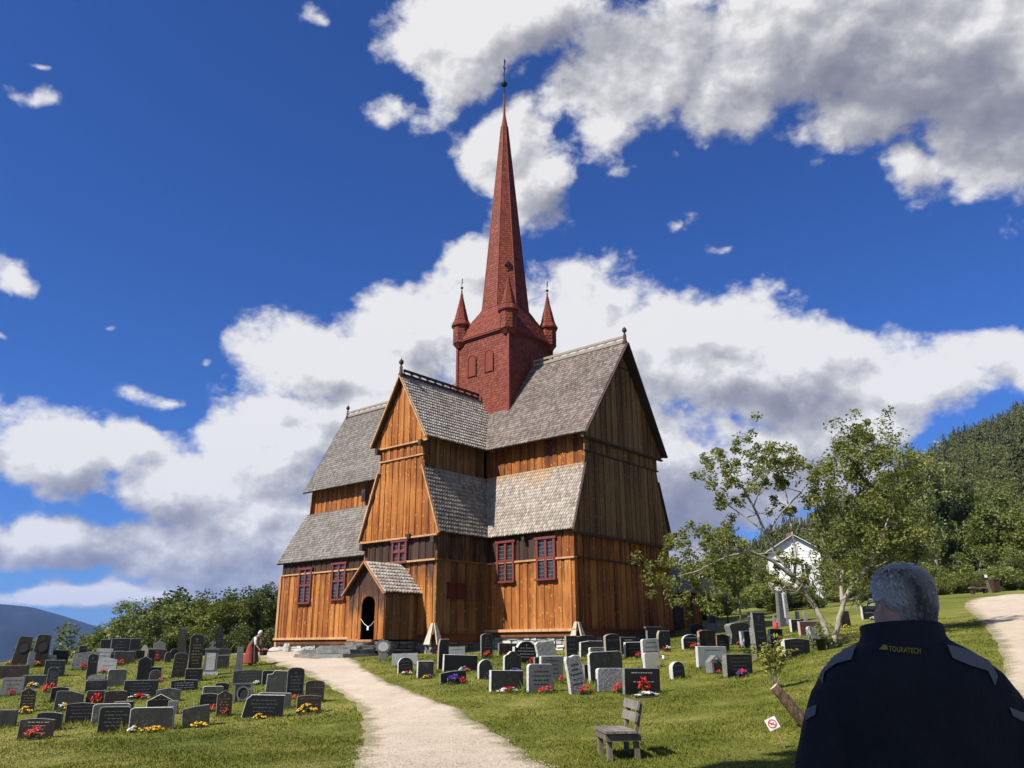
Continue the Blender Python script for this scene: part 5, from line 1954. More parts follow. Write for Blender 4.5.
M_L1 = mk_leaf('mid green leaves', (.058, .076, .016), (.122, .145, .034), (.21, .225, .068))
M_L2 = mk_leaf('deep green leaves', (.036, .052, .014), (.076, .097, .027), (.135, .152, .05))
M_L3 = mk_leaf('yellow green leaves', (.075, .092, .015), (.14, .155, .028), (.22, .225, .06))
M_L4 = mk_leaf('grey green leaves', (.090, .106, .034), (.185, .205, .072), (.30, .31, .13))
M_SAP = mk_leaf('bright young leaves', (.12, .13, .02), (.26, .25, .05), (.40, .37, .10), .35)
M_NEEDLE = mk_leaf('spruce needles', (.028, .036, .012), (.058, .068, .022), (.105, .112, .042), .12)
M_LN = mk_leaf('olive leaves', (.070, .084, .018), (.160, .174, .042), (.27, .270, .085), .34)
M_LH = mk_leaf('woodland leaves', (.056, .064, .018), (.128, .138, .038), (.225, .22, .07))
M_BARK = plain('grey bark', (.16, .135, .11), .9, .1, var=.45, scale=6, bump=.5)
M_PBARK = plain('pale bark', (.27, .235, .19), .85, .15, var=.5, scale=5, bump=.4)


def leaf_quads(cent, rad, n, size, rng, flat=1.0, hang=0.0):
    """n leaf quads scattered through each ball; returns verts, quads, tint"""
    cent = np.asarray(cent, float)
    rad = np.asarray(rad, float)
    N = len(cent) * n
    ci = np.repeat(np.arange(len(cent)), n)
    d = rng.normal(size=(N, 3))
    d /= np.linalg.norm(d, axis=1)[:, None]
    q = rng.random(N) ** .45
    p = cent[ci] + d * (rad[ci] * q)[:, None] * np.array([1, 1, flat])
    a = rng.normal(size=(N, 3))
    a[:, 2] = a[:, 2] * .6 - hang
    a /= np.linalg.norm(a, axis=1)[:, None]
    b_ = np.cross(a, rng.normal(size=(N, 3)))
    b_ /= np.linalg.norm(b_, axis=1)[:, None] + 1e-9
    s = size * rng.uniform(.6, 1.35, N)
    a *= s[:, None]
    b_ *= (s * .55)[:, None]
    v = np.stack([p - a, p + b_, p + a, p - b_], 1).reshape(-1, 3)
    qd = np.arange(N * 4).reshape(-1, 4)
    tint = np.clip(rng.uniform(.1, .9, len(cent))[ci] * .55 + rng.uniform(0, 1, N) * .45, 0, 1)
    return v, qd, tint


def broad_crown(seed, h, w, n_clump=46, n_leaf=70, size=.2, base=.22, lob=4):
    """clumps on a few unequal lobes"""
    r = np.random.default_rng(seed)
    cs, rs = [], []
    lobes = [(r.uniform(-.28, .28) * w, r.uniform(-.28, .28) * w, h * r.uniform(.38, .82), w * r.uniform(.22, .36), h * r.uniform(.16, .26)) for _ in range(lob)]
    lobes.append((0, 0, h * .62, w * .30, h * .34))
    for i in range(n_clump):
        lx, ly, lz, lw, lh = lobes[i % len(lobes)]
        d = r.normal(size=3)
        d /= np.linalg.norm(d)
        k = r.uniform(.55, 1.08)
        cs.append((lx + d[0] * lw * k, ly + d[1] * lw * k, max(h * base, lz + d[2] * lh * k)))
        rs.append(w * r.uniform(.07, .14))
    return leaf_quads(cs, rs, n_leaf, size, r, .85), cs


def trunk_mesh(seed, h, r0, cs, mat, n_limb=9):
    r = random.Random(seed)
    mb = MB()
    pts = [(0, 0, -.3)] + [(r.uniform(-.03, .03) * h * k, r.uniform(-.03, .03) * h * k, h * .72 * k) for k in (.25, .5, .75, 1)]
    mb.tube(pts, [r0 * 1.25, r0, r0 * .8, r0 * .55, r0 * .25], 8)
    for c in r.sample(list(cs), min(n_limb, len(cs))):
        k = r.uniform(.35, .8)
        i = min(3, int(k * 4))
        st = Vector(pts[i + 1]).lerp(Vector(pts[min(i + 2, 4)]), .3)
        st.z = min(st.z, c[2] * .92)
        md = st.lerp(Vector(c), .5) + Vector((0, 0, h * .03))
        mb.tube([st, md, Vector(c)], [r0 * .4, r0 * .24, r0 * .08], 5)
    return mb.mesh('trunk', mat, True)


KIND = {}
for key, seed, h, w, mat, bark, n, nl, sz in (('round', 1, 7.5, 6.0, M_L1, M_BARK, 76, 150, .11), ('dark', 2, 8.5, 6.5, M_L2, M_BARK, 84, 150, .115), ('yellow', 3, 6.0, 5.5, M_L3, M_BARK, 66, 150, .10),
                                              ('loose', 4, 9.0, 6.0, M_L4, M_PBARK, 66, 120, .105), ('round2', 8, 8.0, 6.5, M_L1, M_BARK, 80, 150, .115)):
    (v, q, tn), cs = broad_crown(seed, h, w, n, nl, sz, lob=6 if key != 'loose' else 7)
    KIND[key] = (np_mesh('crown', v, q, mat, tint=tn), trunk_mesh(seed, h, .16, cs, bark), h)
for key, seed, mat in (('bush', 21, M_L3), ('bushdark', 22, M_L2), ('bushmid', 23, M_L1), ('bushgrey', 24, M_L4)):
    r = np.random.default_rng(seed)
    cs = [(r.normal() * .55, r.normal() * .55, abs(r.normal()) * .55 + .25) for _ in range(26)]
    v, q, tn = leaf_quads(cs, [r.uniform(.22, .42) for _ in cs], 270, .048, r, .9)
    mb = MB()
    for c in cs[::3]:
        mb.tube([(c[0] * .15, c[1] * .15, -.1), (c[0] * .6, c[1] * .6, c[2] * .6), c], [.04, .028, .012], 5)
    KIND[key] = (np_mesh('foliage', v, q, mat, tint=tn), mb.mesh('stem', M_BARK, True), 1.7)


def tree(kind, px, D, ytop, label, cat='tree', name='leafy_tree', group='trees round the churchyard', wide=1.0, zoff=0.0, p=None, h=None):
    p = at_dist(px, D) if p is None else p
    me_c, me_t, h0 = KIND[kind]
    if h is None:
        e = el_of(px, ytop)[1]
        h = e * math.hypot(p.x, p.y) - (p.z + zoff)
    s = h / h0 * .98
    t_ = thing(name, label, cat, (p.x, p.y, p.z + zoff), random.uniform(0, 6.28), group)
    t_.scale = (s * wide, s * wide, s)
    bush = kind.startswith('bush')
    link('foliage' if bush else 'crown', me_c, t_)
    link('stem' if bush else 'trunk', me_t, t_)
    return t_


GB = 'bushes round the churchyard'
# beyond the west crest
tree('round2', 100, 62, 606, 'low grey green tree where the wood starts by the mountain', zoff=-.5)
tree('loose', 124, 60, 596, 'loose green tree behind the triple black monument', zoff=-.5)
tree('round', 152, 64, 583, 'mid green tree above the small pale column', wide=1.1, zoff=-.5)
tree('dark', 174, 70, 577, 'tall dark green tree behind the black obelisk', wide=1.15)
tree('yellow', 203, 58, 590, 'yellow green round tree behind the cross-topped pillar', wide=1.15)
tree('dark', 236, 66, 579, 'dark tree behind the stooping woman', wide=1.1)
tree('dark', 264, 60, 575, 'dark leafy tree touching the far end of the church', wide=1.0)
tree('bushdark', 222, 54, 620, 'dark bush in the shade behind the woman', 'bush', 'bush', GB)
tree('bushdark', 250, 57, 617, 'dark round bush near the church corner', 'bush', 'bush', GB)
tree('bushmid', 75, 58, 633, 'small grey green bush at the crest beside the black square stone', 'bush', 'bush', GB)
tree('bushgrey', 88, 60, 627, 'pale bush above the rough boulder stone', 'bush', 'bush', GB)
tree('bushmid', 132, 56, 622, 'green bush behind the low curved stone', 'bush', 'bush', GB)
tree('bushdark', 185, 57, 622, 'dark bush between the two obelisks', 'bush', 'bush', GB)
# east side, behind the sacristy and the graves
tree('dark', 740, 56, 553, 'dark green tree right behind the thin lamp post', wide=.75)
tree('loose', 722, 70, 528, 'loose green tree between sacristy and white house', wide=.8)
tree('bush', 708, 60, 594, 'light green bush beside the sacristy wall', 'bush', 'bush', GB, wide=1.2)
tree('bush', 722, 66, 586, 'domed yellow green bush behind the lamp', 'bush', 'bush', GB, wide=1.3)
tree('bush', 778, 66, 582, 'bright hedge bush behind the tall obelisks', 'bush', 'bush', GB, wide=1.5)
tree('bush', 797, 70, 577, 'bright hedge bush below the white house', 'bush', 'bush', GB, wide=1.4)
tree('bushmid', 818, 64, 584, 'green bush behind the slanting trunk', 'bush', 'bush', GB, wide=1.3)
tree('round', 852, 72, 560, 'mid green tree between white house and the man', wide=.6)
tree('bushdark', 862, 66, 585, 'dark bush behind the black lettered stone', 'bush', 'bush', GB, wide=1.2)
tree('dark', 880, 84, 492, 'dark leafy tree above the head of the man', wide=.8)
tree('round2', 915, 92, 474, 'large green tree rising behind the man', wide=.8)
tree('loose', 945, 98, 448, 'tall pale-stemmed loose tree on the slope edge', wide=.75)
tree('dark', 968, 104, 470, 'dark tree in the hollow above the road bushes', wide=.8)
tree('round', 990, 100, 478, 'green tree above the road lamp', wide=.9)
tree('round2', 1020, 94, 480, 'leafy tree overhanging the end of the road', wide=.9)
tree('yellow', 1050, 88, 510, 'yellow green tree at the picture edge beyond the road', wide=1.0)
tree('bush', 945, 74, 574, 'yellow green bush near the grey hair of the man', 'bush', 'bush', GB, wide=1.2)
tree('bush', 962, 76, 563, 'rounded light bush beside the upper road', 'bush', 'bush', GB, wide=1.2)
tree('bushmid', 980, 80, 558, 'green bush left of the road lamp post', 'bush', 'bush', GB, wide=1.3)['label'] = 'green bush close to the road lamp post'
tree('bushgrey', 1012, 84, 560, 'grey green bush behind the end of the road', 'bush', 'bush', GB, wide=1.3)
tree('bushmid', 1040, 80, 565, 'green bush at the very end of the gravel road', 'bush', 'bush', GB, wide=1.3)
tree('bushdark', 925, 80, 570, 'dark bush in the deep shade behind the man', 'bush', 'bush', GB, wide=1.3)
tree('bushmid', 900, 74, 580, 'green bush hidden partly by the head of the man', 'bush', 'bush', GB, wide=1.2)

# the wooded hillside: one mass of spruces and birches
r = np.random.default_rng(5)
NV, NQ, NTN, off = [], [], [], 0
BV, BQ, BT, boff = [], [], [], 0
for i in range(2900):
    az = r.uniform(math.radians(10), math.radians(46))
    rr = math.sqrt(r.uniform(112 ** 2, 440 ** 2))
    z = float(hill_z(np.array([az]), np.array([rr]))[0])
    x, y = math.sin(az) * rr, math.cos(az) * rr
    k = (rr - 110) / 330
    if rr > 175 and r.random() < .20 + .62 * k:
        h = r.uniform(6, 12.5)
        w = h * r.uniform(.15, .21)
        L_, K_ = 11, 9
        lv = np.repeat(np.arange(L_), K_)
        ang = r.uniform(0, 6.28, L_ * K_)
        zz = h * (.10 + .86 * lv / L_) + r.uniform(-.2, .2, L_ * K_)
        rad = w * (1.02 - lv / L_) * r.uniform(.6, 1.25, L_ * K_) + .12
        cx_, sx_ = np.cos(ang), np.sin(ang)
        th_ = h / L_ * .75
        P0 = np.stack([0 * cx_, 0 * cx_, zz + th_], -1)
        P1 = np.stack([cx_ * rad * .6 - sx_ * rad * .26, sx_ * rad * .6 + cx_ * rad * .26, zz + th_ * .1], -1)
        P2 = np.stack([cx_ * rad, sx_ * rad, zz - th_ * .45], -1)
        P3 = np.stack([cx_ * rad * .6 + sx_ * rad * .26, sx_ * rad * .6 - cx_ * rad * .26, zz + th_ * .1], -1)
        v = np.stack([P0, P1, P2, P3], 1).reshape(-1, 3) + np.array([x, y, z])
        NV.append(v)
        NQ.append(np.arange(len(v)).reshape(-1, 4) + off)
        NTN.append(np.clip(r.uniform(.05, .75) + r.uniform(-.25, .25, L_ * K_), 0, 1))
        off += len(v)
    else:
        h = r.uniform(5, 9.5) * (1 if rr > 150 else .8)
        cs = [(x + r.normal() * h * .19, y + r.normal() * h * .19, z + h * r.uniform(.25, .95)) for _ in range(14)]
        v, q, tn = leaf_quads(cs, [h * r.uniform(.11, .19) for _ in cs], 30, .15 + rr * .0004, r)
        BV.append(v)
        BQ.append(q + boff)
        BT.append(np.clip(tn * .6 + r.uniform(0, .4), 0, 1))
        boff += len(v)
tag(link('conifer_forest', np_mesh('conifer_forest', np.concatenate(NV), np.concatenate(NQ), M_NEEDLE, tint=np.concatenate(NTN))), 'dark spruce forest covering the hillside', 'forest', kind='stuff')
tag(link('birch_forest', np_mesh('birch_forest', np.concatenate(BV), np.concatenate(BQ), M_LH, tint=np.concatenate(BT))), 'green leafy woodland covering the lower hillside', 'forest', kind='stuff')

# ================================================================ the slanting two-stemmed tree among the graves
TB = on_ground(829, 651)
TD = TB.y


def tp(px, py, dy=0.0):
    d = ray(px, py)
    return Vector(d) * ((TD + dy) / d[1]) - TB


near_tree = thing('slanting_tree', 'slanting two-stemmed tree with sparse grey green leaves among the graves', 'tree', TB, 0)
rr_ = random.Random(3)
mb = MB()
LIMB = [([(829, 653), (824, 632), (812, 608), (793, 582), (776, 560), (764, 535), (752, 510), (738, 484), (727, 466)], .135, .022, [0, 0, .1, .2, .3, .4, .4, .5, .6]),
        ([(830, 653), (835, 628), (841, 606), (848, 592), (864, 575), (874, 556), (884, 532), (892, 505)], .125, .022, [0, 0, -.1, -.2, -.2, -.4, -.6, -.8]),
        ([(840, 607), (839, 588), (842, 565), (850, 540), (853, 510), (858, 470), (861, 432)], .085, .015, [-.1, .1, .3, .3, .4, .5, .5]),
        ([(795, 583), (770, 563), (748, 553), (722, 560), (698, 572), (676, 578)], .075, .015, [.2, -.1, -.4, -.8, -1.1, -1.3]),
        ([(780, 565), (752, 556), (725, 548), (700, 552), (684, 545)], .05, .012, [.3, .2, .3, .5, .6]),
        ([(792, 580), (794, 555), (790, 530), (786, 500), (779, 472), (775, 455)], .06, .012, [.2, .4, .6, .8, 1.0, 1.1]),
        ([(765, 537), (780, 515), (800, 495), (812, 478)], .045, .012, [.4, .2, -.2, -.4]),
        ([(764, 535), (745, 520), (728, 508), (712, 492)], .04, .010, [.4, .6, .8, .9]),
        ([(839, 590), (832, 568), (822, 545), (816, 515), (818, 492)], .055, .012, [.1, -.3, -.5, -.7, -.8]),
        ([(864, 575), (880, 568), (900, 556), (915, 540)], .045, .010, [-.2, .2, .5, .6]),
        ([(850, 540), (838, 515), (832, 485), (838, 455)], .045, .010, [.3, .6, .8, 1.0]),
        ([(853, 510), (872, 490), (882, 465), (880, 445)], .04, .010, [.4, .1, -.1, -.2]),
        ([(884, 532), (902, 520), (915, 505)], .03, .008, [-.6, -.5, -.3]),
        ([(752, 510), (760, 488), (768, 470), (764, 455)], .03, .008, [.4, 0, -.2, -.3]),
        ([(812, 608), (800, 596), (785, 592), (768, 596)], .03, .008, [.1, -.3, -.5, -.6]),
        ([(841, 606), (856, 600), (868, 588)], .03, .01, [-.1, .2, .4])]
TIPS = []
for pts, ra, rb_, dy in LIMB:
    P_ = [tp(*p, dy[i]) for i, p in enumerate(pts)]
    # smooth through the points with a little crookedness
    Q = []
    for i in range(len(P_) - 1):
        for k in range(3):
            f = k / 3
            Q.append(P_[i].lerp(P_[i + 1], f) + Vector((rr_.uniform(-1, 1), rr_.uniform(-1, 1), rr_.uniform(-1, 1))) * ra * .22)
    Q.append(P_[-1])
    n = len(Q)
    mb.tube(Q, [ra + (rb_ - ra) * (i / (n - 1)) ** .8 for i in range(n)], 8)
    for i in range(n // 3, n):
        if rr_.random() < .75:
            d = Vector((rr_.gauss(0, 1), rr_.gauss(0, 1), rr_.gauss(.5, .8))).normalized()
            ln = rr_.uniform(.35, 1.0)
            e = Q[i] + d * ln
            mid_ = Q[i] + d * ln * .5 + Vector((rr_.uniform(-.1, .1), rr_.uniform(-.1, .1), rr_.uniform(0, .12)))
            mb.tube([Q[i], mid_, e], [.022, .014, .006], 5)
            TIPS.append(e)
            for _ in range(2):
                e2 = mid_ + Vector((rr_.gauss(0, .22), rr_.gauss(0, .22), rr_.gauss(.12, .2)))
                mb.tube([mid_, e2], [.010, .004], 4)
                TIPS.append(e2)
mb.build('trunk', M_PBARK, near_tree, smooth=True)
CL = [(860, 426), (848, 438), (872, 438), (857, 450), (846, 462), (873, 462), (860, 470), (836, 476), (886, 470), (826, 492), (849, 486), (870, 488), (892, 490), (814, 500), (836, 506), (858, 505), (880, 508), (902, 505),
      (824, 522), (846, 526), (868, 528), (893, 526), (912, 520), (838, 544), (860, 548), (882, 548), (905, 545), (922, 535), (872, 566), (896, 566), (916, 560), (804, 482), (818, 470), (852, 420), (868, 418), (884, 448), (906, 452), (914, 468), (842, 452), (830, 462),
      (716, 466), (724, 458), (735, 470), (728, 480), (742, 462), (752, 452), (757, 444), (748, 478), (738, 494), (756, 488), (722, 500), (768, 462), (780, 468), (776, 450), (788, 458), (710, 476), (764, 474), (796, 470), (784, 484), (800, 492),
      (690, 534), (702, 540), (676, 546), (668, 556), (686, 556), (700, 562), (674, 570), (688, 574), (664, 584), (678, 586), (714, 540), (726, 546), (738, 556), (712, 556), (660, 566), (694, 590), (706, 578), (730, 572), (718, 584), (698, 604), (682, 598), (738, 590), (858, 584), (878, 584), (846, 574), (828, 560), (890, 560), (902, 578), (866, 444), (840, 436), (898, 436), (868, 496), (826, 510)]
cent, rad = [], []
for (x, y) in CL:
    big = x > 800
    y += max(0, 480 - y) * .30 if big else 0
    for _ in range(5 if big else 4):
        cent.append(tp(x + rr_.gauss(0, 11), y + rr_.gauss(0, 9), rr_.gauss(0, 1.1)))
        rad.append(rr_.uniform(.20, .46) if big else rr_.uniform(.16, .40))
for e in TIPS:
    if rr_.random() < .5 and e.z > 2.2:
        cent.append(e)
        rad.append(rr_.uniform(.12, .25))
v, q, tn = leaf_quads(cent, rad, 64, .064, np.random.default_rng(9), .9)
link('crown', np_mesh('crown', v, q, M_LN, tint=tn), near_tree)
# suckers at the foot of the trunk
v, q, tn = leaf_quads([(rr_.gauss(-.35, .22), rr_.gauss(-.2, .15), abs(rr_.gauss(.25, .25)) + .08) for _ in range(26)], [rr_.uniform(.08, .16) for _ in range(26)], 26, .05, np.random.default_rng(10))
link('leaves', np_mesh('leaves', v, q, M_L4, tint=tn), near_tree)

# young yellow green sapling
SB = on_ground(771, 692)
sap = thing('young_sapling', 'yellow green young sapling before the tall narrow black stone', 'sapling', SB, 0)
sx_, sy_ = px_scale(SB)
mb = MB()
cent, rad = [], []
for k in range(9):
    x0, x1 = rr_.uniform(-.1, .12), rr_.gauss(-.12, .3)
    hh = rr_.uniform(.6, 1.0) * 58 / sy_
    e = Vector((x1, rr_.gauss(0, .15), hh))
    m_ = Vector((x0 + (x1 - x0) * .35, 0, hh * .5))
    mb.tube([(x0, 0, -.05), m_, e], [.014, .009, .004], 5)
    for f in np.linspace(.3, 1, 9):
        c = m_.lerp(e, (f - .3) / .7)
        cent.append(c + Vector((rr_.gauss(0, .05), rr_.gauss(0, .05), 0)))
        rad.append(.09)
mb.build('stem', M_PBARK, sap, smooth=True)
v, q, tn = leaf_quads(cent, rad, 9, .05, np.random.default_rng(12))
link('foliage', np_mesh('foliage', v, q, M_SAP, tint=tn), sap)

# trees behind the photographer, whose shade falls over the man and the near grass
for (x, y, hh, ww, lb) in ((-8.3, -3.4, 15.5, 9.6, 'big spreading tree standing behind the viewpoint'), (-6.95, .2, 19.5, 8.6, 'tall tree beside the viewpoint shading the near lawn')):
    (v, q, tn), cs = broad_crown(31, hh, ww, 120, 130, .3, base=.45, lob=7)
    z = gz(x, y)
    t_ = thing('shade_tree', lb, 'tree', (x, y, z), 0, 'trees round the churchyard')
    link('crown', np_mesh('crown', v, q, M_L2, tint=tn), t_)
    link('trunk', trunk_mesh(31, hh, .35, cs, M_BARK, 14), t_)

# ================================================================ grass blades on the nearer lawn
r = np.random.default_rng(77)
N = 430000
rr = np.exp(r.uniform(math.log(6.5), math.log(46), N))
az = r.uniform(math.radians(-36), math.radians(37), N)
gx, gy = np.sin(az) * rr, np.cos(az) * rr


def near_path(V, x, y):
    """signed: inside the strip (with a soft ragged edge)"""
    inside = np.zeros(len(x), bool)
    for i in range(len(V) - 1):
        a, b_, c, d = V[i, 0], V[i, -1], V[i + 1, -1], V[i + 1, 0]
        s = np.ones(len(x), bool)
        for p0, p1 in ((a, b_), (b_, c), (c, d), (d, a)):
            s &= ((p1[0] - p0[0]) * (y - p0[1]) - (p1[1] - p0[1]) * (x - p0[0])) >= 0
        inside |= s
    return inside


jx, jy = r.normal(0, .06, N), r.normal(0, .06, N)
keep = ~(near_path(PATHV, gx + jx, gy + jy) | near_path(PATH2V, gx + jx, gy + jy))
U_c = (gx - CX) * math.cos(CA) - (gy - CY) * math.sin(CA)
V_c = -(gx - CX) * math.sin(CA) - (gy - CY) * math.cos(CA)
keep &= ~(((U_c > -16) & (U_c < 8.6) & (V_c < 5.2) & (V_c > -14)) | ((np.abs(U_c) < 3) & (V_c < 10.8) & (V_c > 0)))
gx, gy, rr = gx[keep], gy[keep], rr[keep]
n = len(gx)
gh = gz(gx, gy) + bump_z(gx, gy) - .004
patch_ = np.sin(gx * 1.9 + 1) * np.sin(gy * 1.3) + np.sin(gx * .7 - gy * .9) * .8
ht = r.uniform(.010, .032, n) * (1 + .35 * np.clip(patch_, -1, 1.5)) * (1 + rr / 60)
# taller tufts the mower leaves round the stones
gs = np.array(GRAVE_SPOTS)
for sx, sy, w_ in gs:
    d = np.hypot(gx - sx, gy - sy)
    ht = np.where(d < w_ * .6 + .10, ht * 2.5, ht)
wd = .0037 * (1 + rr / 7)
an = r.uniform(0, 2 * PI, n)
lx, ly = r.normal(0, .5, n) * ht, r.normal(0, .5, n) * ht
v = np.empty((n, 3, 3), np.float32)
v[:, 0] = np.stack([gx - np.cos(an) * wd, gy - np.sin(an) * wd, gh], -1)
v[:, 1] = np.stack([gx + np.cos(an) * wd, gy + np.sin(an) * wd, gh], -1)
v[:, 2] = np.stack([gx + lx, gy + ly, gh + ht], -1)
tn = np.clip(r.beta(2, 2.4, n) * .9, 0, .93)
tn[r.random(n) < .012] = 1.0
tag(link('grass', np_mesh('grass', v.reshape(-1, 3), np.arange(n * 3).reshape(-1, 3), M_BLADE, tint=tn, nside=3)), 'short mown green grass with pale clover specks', 'grass', kind='stuff')

# loose stones on the nearer gravel
N = 16000
rr = np.exp(r.uniform(math.log(7), math.log(30), N))
az = r.uniform(math.radians(-14), math.radians(6), N)
gx, gy = np.sin(az) * rr, np.cos(az) * rr
k = near_path(PATHV, gx + r.normal(0, .07, N), gy + r.normal(0, .07, N))
gx, gy = gx[k], gy[k]
n = len(gx)
gh = gz(gx, gy) + bump_z(gx, gy) + .03
s = r.uniform(.005, .016, n)[:, None] * r.uniform(.6, 1.3, (n, 3))
o_ = np.array([(1, 0, 0), (0, 1, 0), (-1, 0, 0), (0, -1, 0), (0, 0, .7), (0, 0, -.7)], float)
v = o_[None] * s[:, None, :] + np.stack([gx, gy, gh], -1)[:, None, :]
f = np.array([(0, 1, 4), (1, 2, 4), (2, 3, 4), (3, 0, 4), (1, 0, 5), (2, 1, 5), (3, 2, 5), (0, 3, 5)])
q = (np.arange(n)[:, None, None] * 6 + f[None]).reshape(-1, 3)
m, t, b = material('loose gravel stones', .85, .2)
t.set(b.inputs['Base Color'], t.ramp(t.attr('tint'), [(0, (.16, .14, .12)), (.5, (.40, .34, .27)), (1, (.62, .55, .46))]))
tag(link('gravel', np_mesh('gravel', v.reshape(-1, 3), q, m, tint=np.repeat(r.random(n), 8), nside=3)), 'loose small stones scattered on the gravel path', 'gravel', kind='stuff')

# ================================================================ bench, sign, log, lamps, steps, house
M_GREYWOOD = mk_wood('silver grey bench wood', (0.085, 0.072, 0.06), (0.19, 0.17, 0.148), (0.31, 0.285, 0.255), speck=False)
M_GREYWOOD2 = mk_wood('darker bench frame wood', (0.09, 0.07, 0.055), (0.17, 0.14, 0.11), (0.27, 0.235, 0.20), speck=False)
bp = on_ground(616, 759)
bench = thing('garden_bench', 'short weathered grey wooden bench with two back boards on the lawn', 'bench', bp, math.radians(-83))
# local x runs along the slats (towards the viewer), local y points to the back
BL, BD, SH = .84, .48, .385
for i, y in enumerate((-.225, -.065, .095)):
    mb = MB()
    mb.box((0, y, SH), (BL, .146, .034), 0, .3 + .25 * i)
    mb.build('seat_slat', M_GREYWOOD, bench)
for z, y in ((.58, .184), (.74, .216)):
    mb = MB()
    mb.box((0, y, z), (BL * .96, .032, .125), 0, .5, rot=Matrix.Rotation(-.24, 3, 'X'))
    mb.build('back_board', M_GREYWOOD, bench)
for sx in (-1, 1):
    mb = MB()
    mb.bar((sx * .30, -.22, -.04), (sx * .30, -.22, SH - .02), .075, .06)
    mb.build('leg', M_GREYWOOD2, bench)
    mb = MB()
    mb.bar((sx * .30, .20, -.04), (sx * .30, .17, .31), .075, .06)
    mb.bar((sx * .30, .17, .29), (sx * .30, .275, .80), .07, .055)
    mb.build('leg', M_GREYWOOD2, bench)
    mb = MB()
    mb.box((sx * .355, -.02, SH - .075), (.04, .52, .10), 0, .2)
    mb.build('side_rail', M_GREYWOOD2, bench)
mb = MB()
mb.box((0, -.268, SH - .07), (.66, .03, .08), 0, .2)
mb.build('front_rail', M_GREYWOOD2, bench)

# prohibition sign on a leaning stake
sp_ = on_ground(783.5, 752)
sgn = thing('warning_sign', 'small white diamond sign with red prohibition ring on leaning stake', 'sign', sp_, 0)
_, sy_ = px_scale(sp_)
k = 1 / sy_
lean_dir = Vector((-(783.5 - 766.5) * k, -.02, 31 * k))
mb = MB()
mb.bar((0, 0, -.06), lean_dir * 1.05, .030, .016, 0)
mb.build('stake', M_BEAM, sgn)
cc = Vector((-(783.5 - 769.5) * k, -.035, 25.3 * k))
s_ = 6.1 * k
Rm = Matrix.Rotation(math.radians(-20), 3, 'Z') @ Matrix.Rotation(math.radians(8), 3, 'X') @ Matrix.Rotation(math.radians(-25), 3, 'Y')
mb = MB()
mb.box(cc, (2 * s_, .008, 2 * s_), 0, rot=Rm)
plate = mb.build('plate', M_WHITE, sgn)
M_SIGNRED = plain('sign red', (.55, .03, .03), .4, .4, var=.05)
M_SIGNBLACK = plain('sign black', (.03, .03, .03), .5)
mb = MB()
q = lambda x, z: cc + Rm @ Vector((x * s_, -.0075, z * s_))
N_ = 28
for i in range(N_):
    a, c = 2 * PI * i / N_, 2 * PI * (i + 1) / N_
    mb.add([q(.74 * math.cos(a), .74 * math.sin(a)), q(.74 * math.cos(c), .74 * math.sin(c)), q(.58 * math.cos(c), .58 * math.sin(c)), q(.58 * math.cos(a), .58 * math.sin(a))], [(0, 1, 2, 3)], 0)
mb.add([q(-.52, .38), q(-.40, .50), q(.52, -.38), q(.40, -.50)], [(0, 1, 2, 3)], 0)
# a small animal silhouette: body, head, tail, legs
q2 = lambda x, z: cc + Rm @ Vector((x * s_, -.0062, z * s_))
for pts in ([(-.28, .05), (.22, .05), (.22, -.12), (-.28, -.12)], [(.14, .0), (.34, .10), (.34, .24), (.22, .26), (.12, .1)], [(-.28, .02), (-.40, .22), (-.35, .24), (-.2, .05)],
            [(-.27, -.1), (-.19, -.1), (-.21, -.34), (-.27, -.34)], [(.12, -.1), (.2, -.1), (.2, -.34), (.14, -.34)]):
    mb.add([q2(*p) for p in pts], [tuple(range(len(pts)))], 1)
mb.build('emblem', [M_SIGNRED, M_SIGNRED], plate)

# sawn leaning stump
lp = on_ground(808, 733)
_, sy_ = px_scale(lp)
k = 1 / sy_
stump = thing('tree_stump', 'leaning sawn off tree stump with pale cut end and brown bark', 'stump', lp, 0)
top_ = Vector((-(808 - 774.5) * k, .12, 42 * k))
mb = MB()
n = 7
pts = [top_ * (i / n) + Vector((rr_.uniform(-.01, .01), 0, rr_.uniform(-.01, .01))) for i in range(n + 1)]
pts[0] = Vector((.06, 0, -.12))
mb.tube(pts, [.125, .105, .098, .092, .09, .086, .083, .08], 12)
mb.tube([pts[2], pts[2] + Vector((.10, -.06, .10))], [.03, .02], 6)
m, t, b = material('rough brown bark', .9, .15)
co = t.obj()
n1 = t.noise(t.mapping(co, (1, 1, .4), (0, .7, 0)), 22, 6, .7)
t.set(b.inputs['Base Color'], t.ramp(n1, [(.35, (.035, .022, .015)), (.6, (.14, .09, .06)), (.75, (.24, .18, .13))]))
t.set(b.inputs['Normal'], t.bump(n1, 1.0, .03))
mb.build('bark', m, stump, smooth=True)
mb = MB()
dn = (pts[-1] - pts[-2]).normalized()
mb.tube([pts[-1], pts[-1] + dn * .008], [.077, .075], 14)
mb.build('cut_face', plain('fresh cut wood', (.60, .47, .30), .7, var=.2, scale=25), stump)


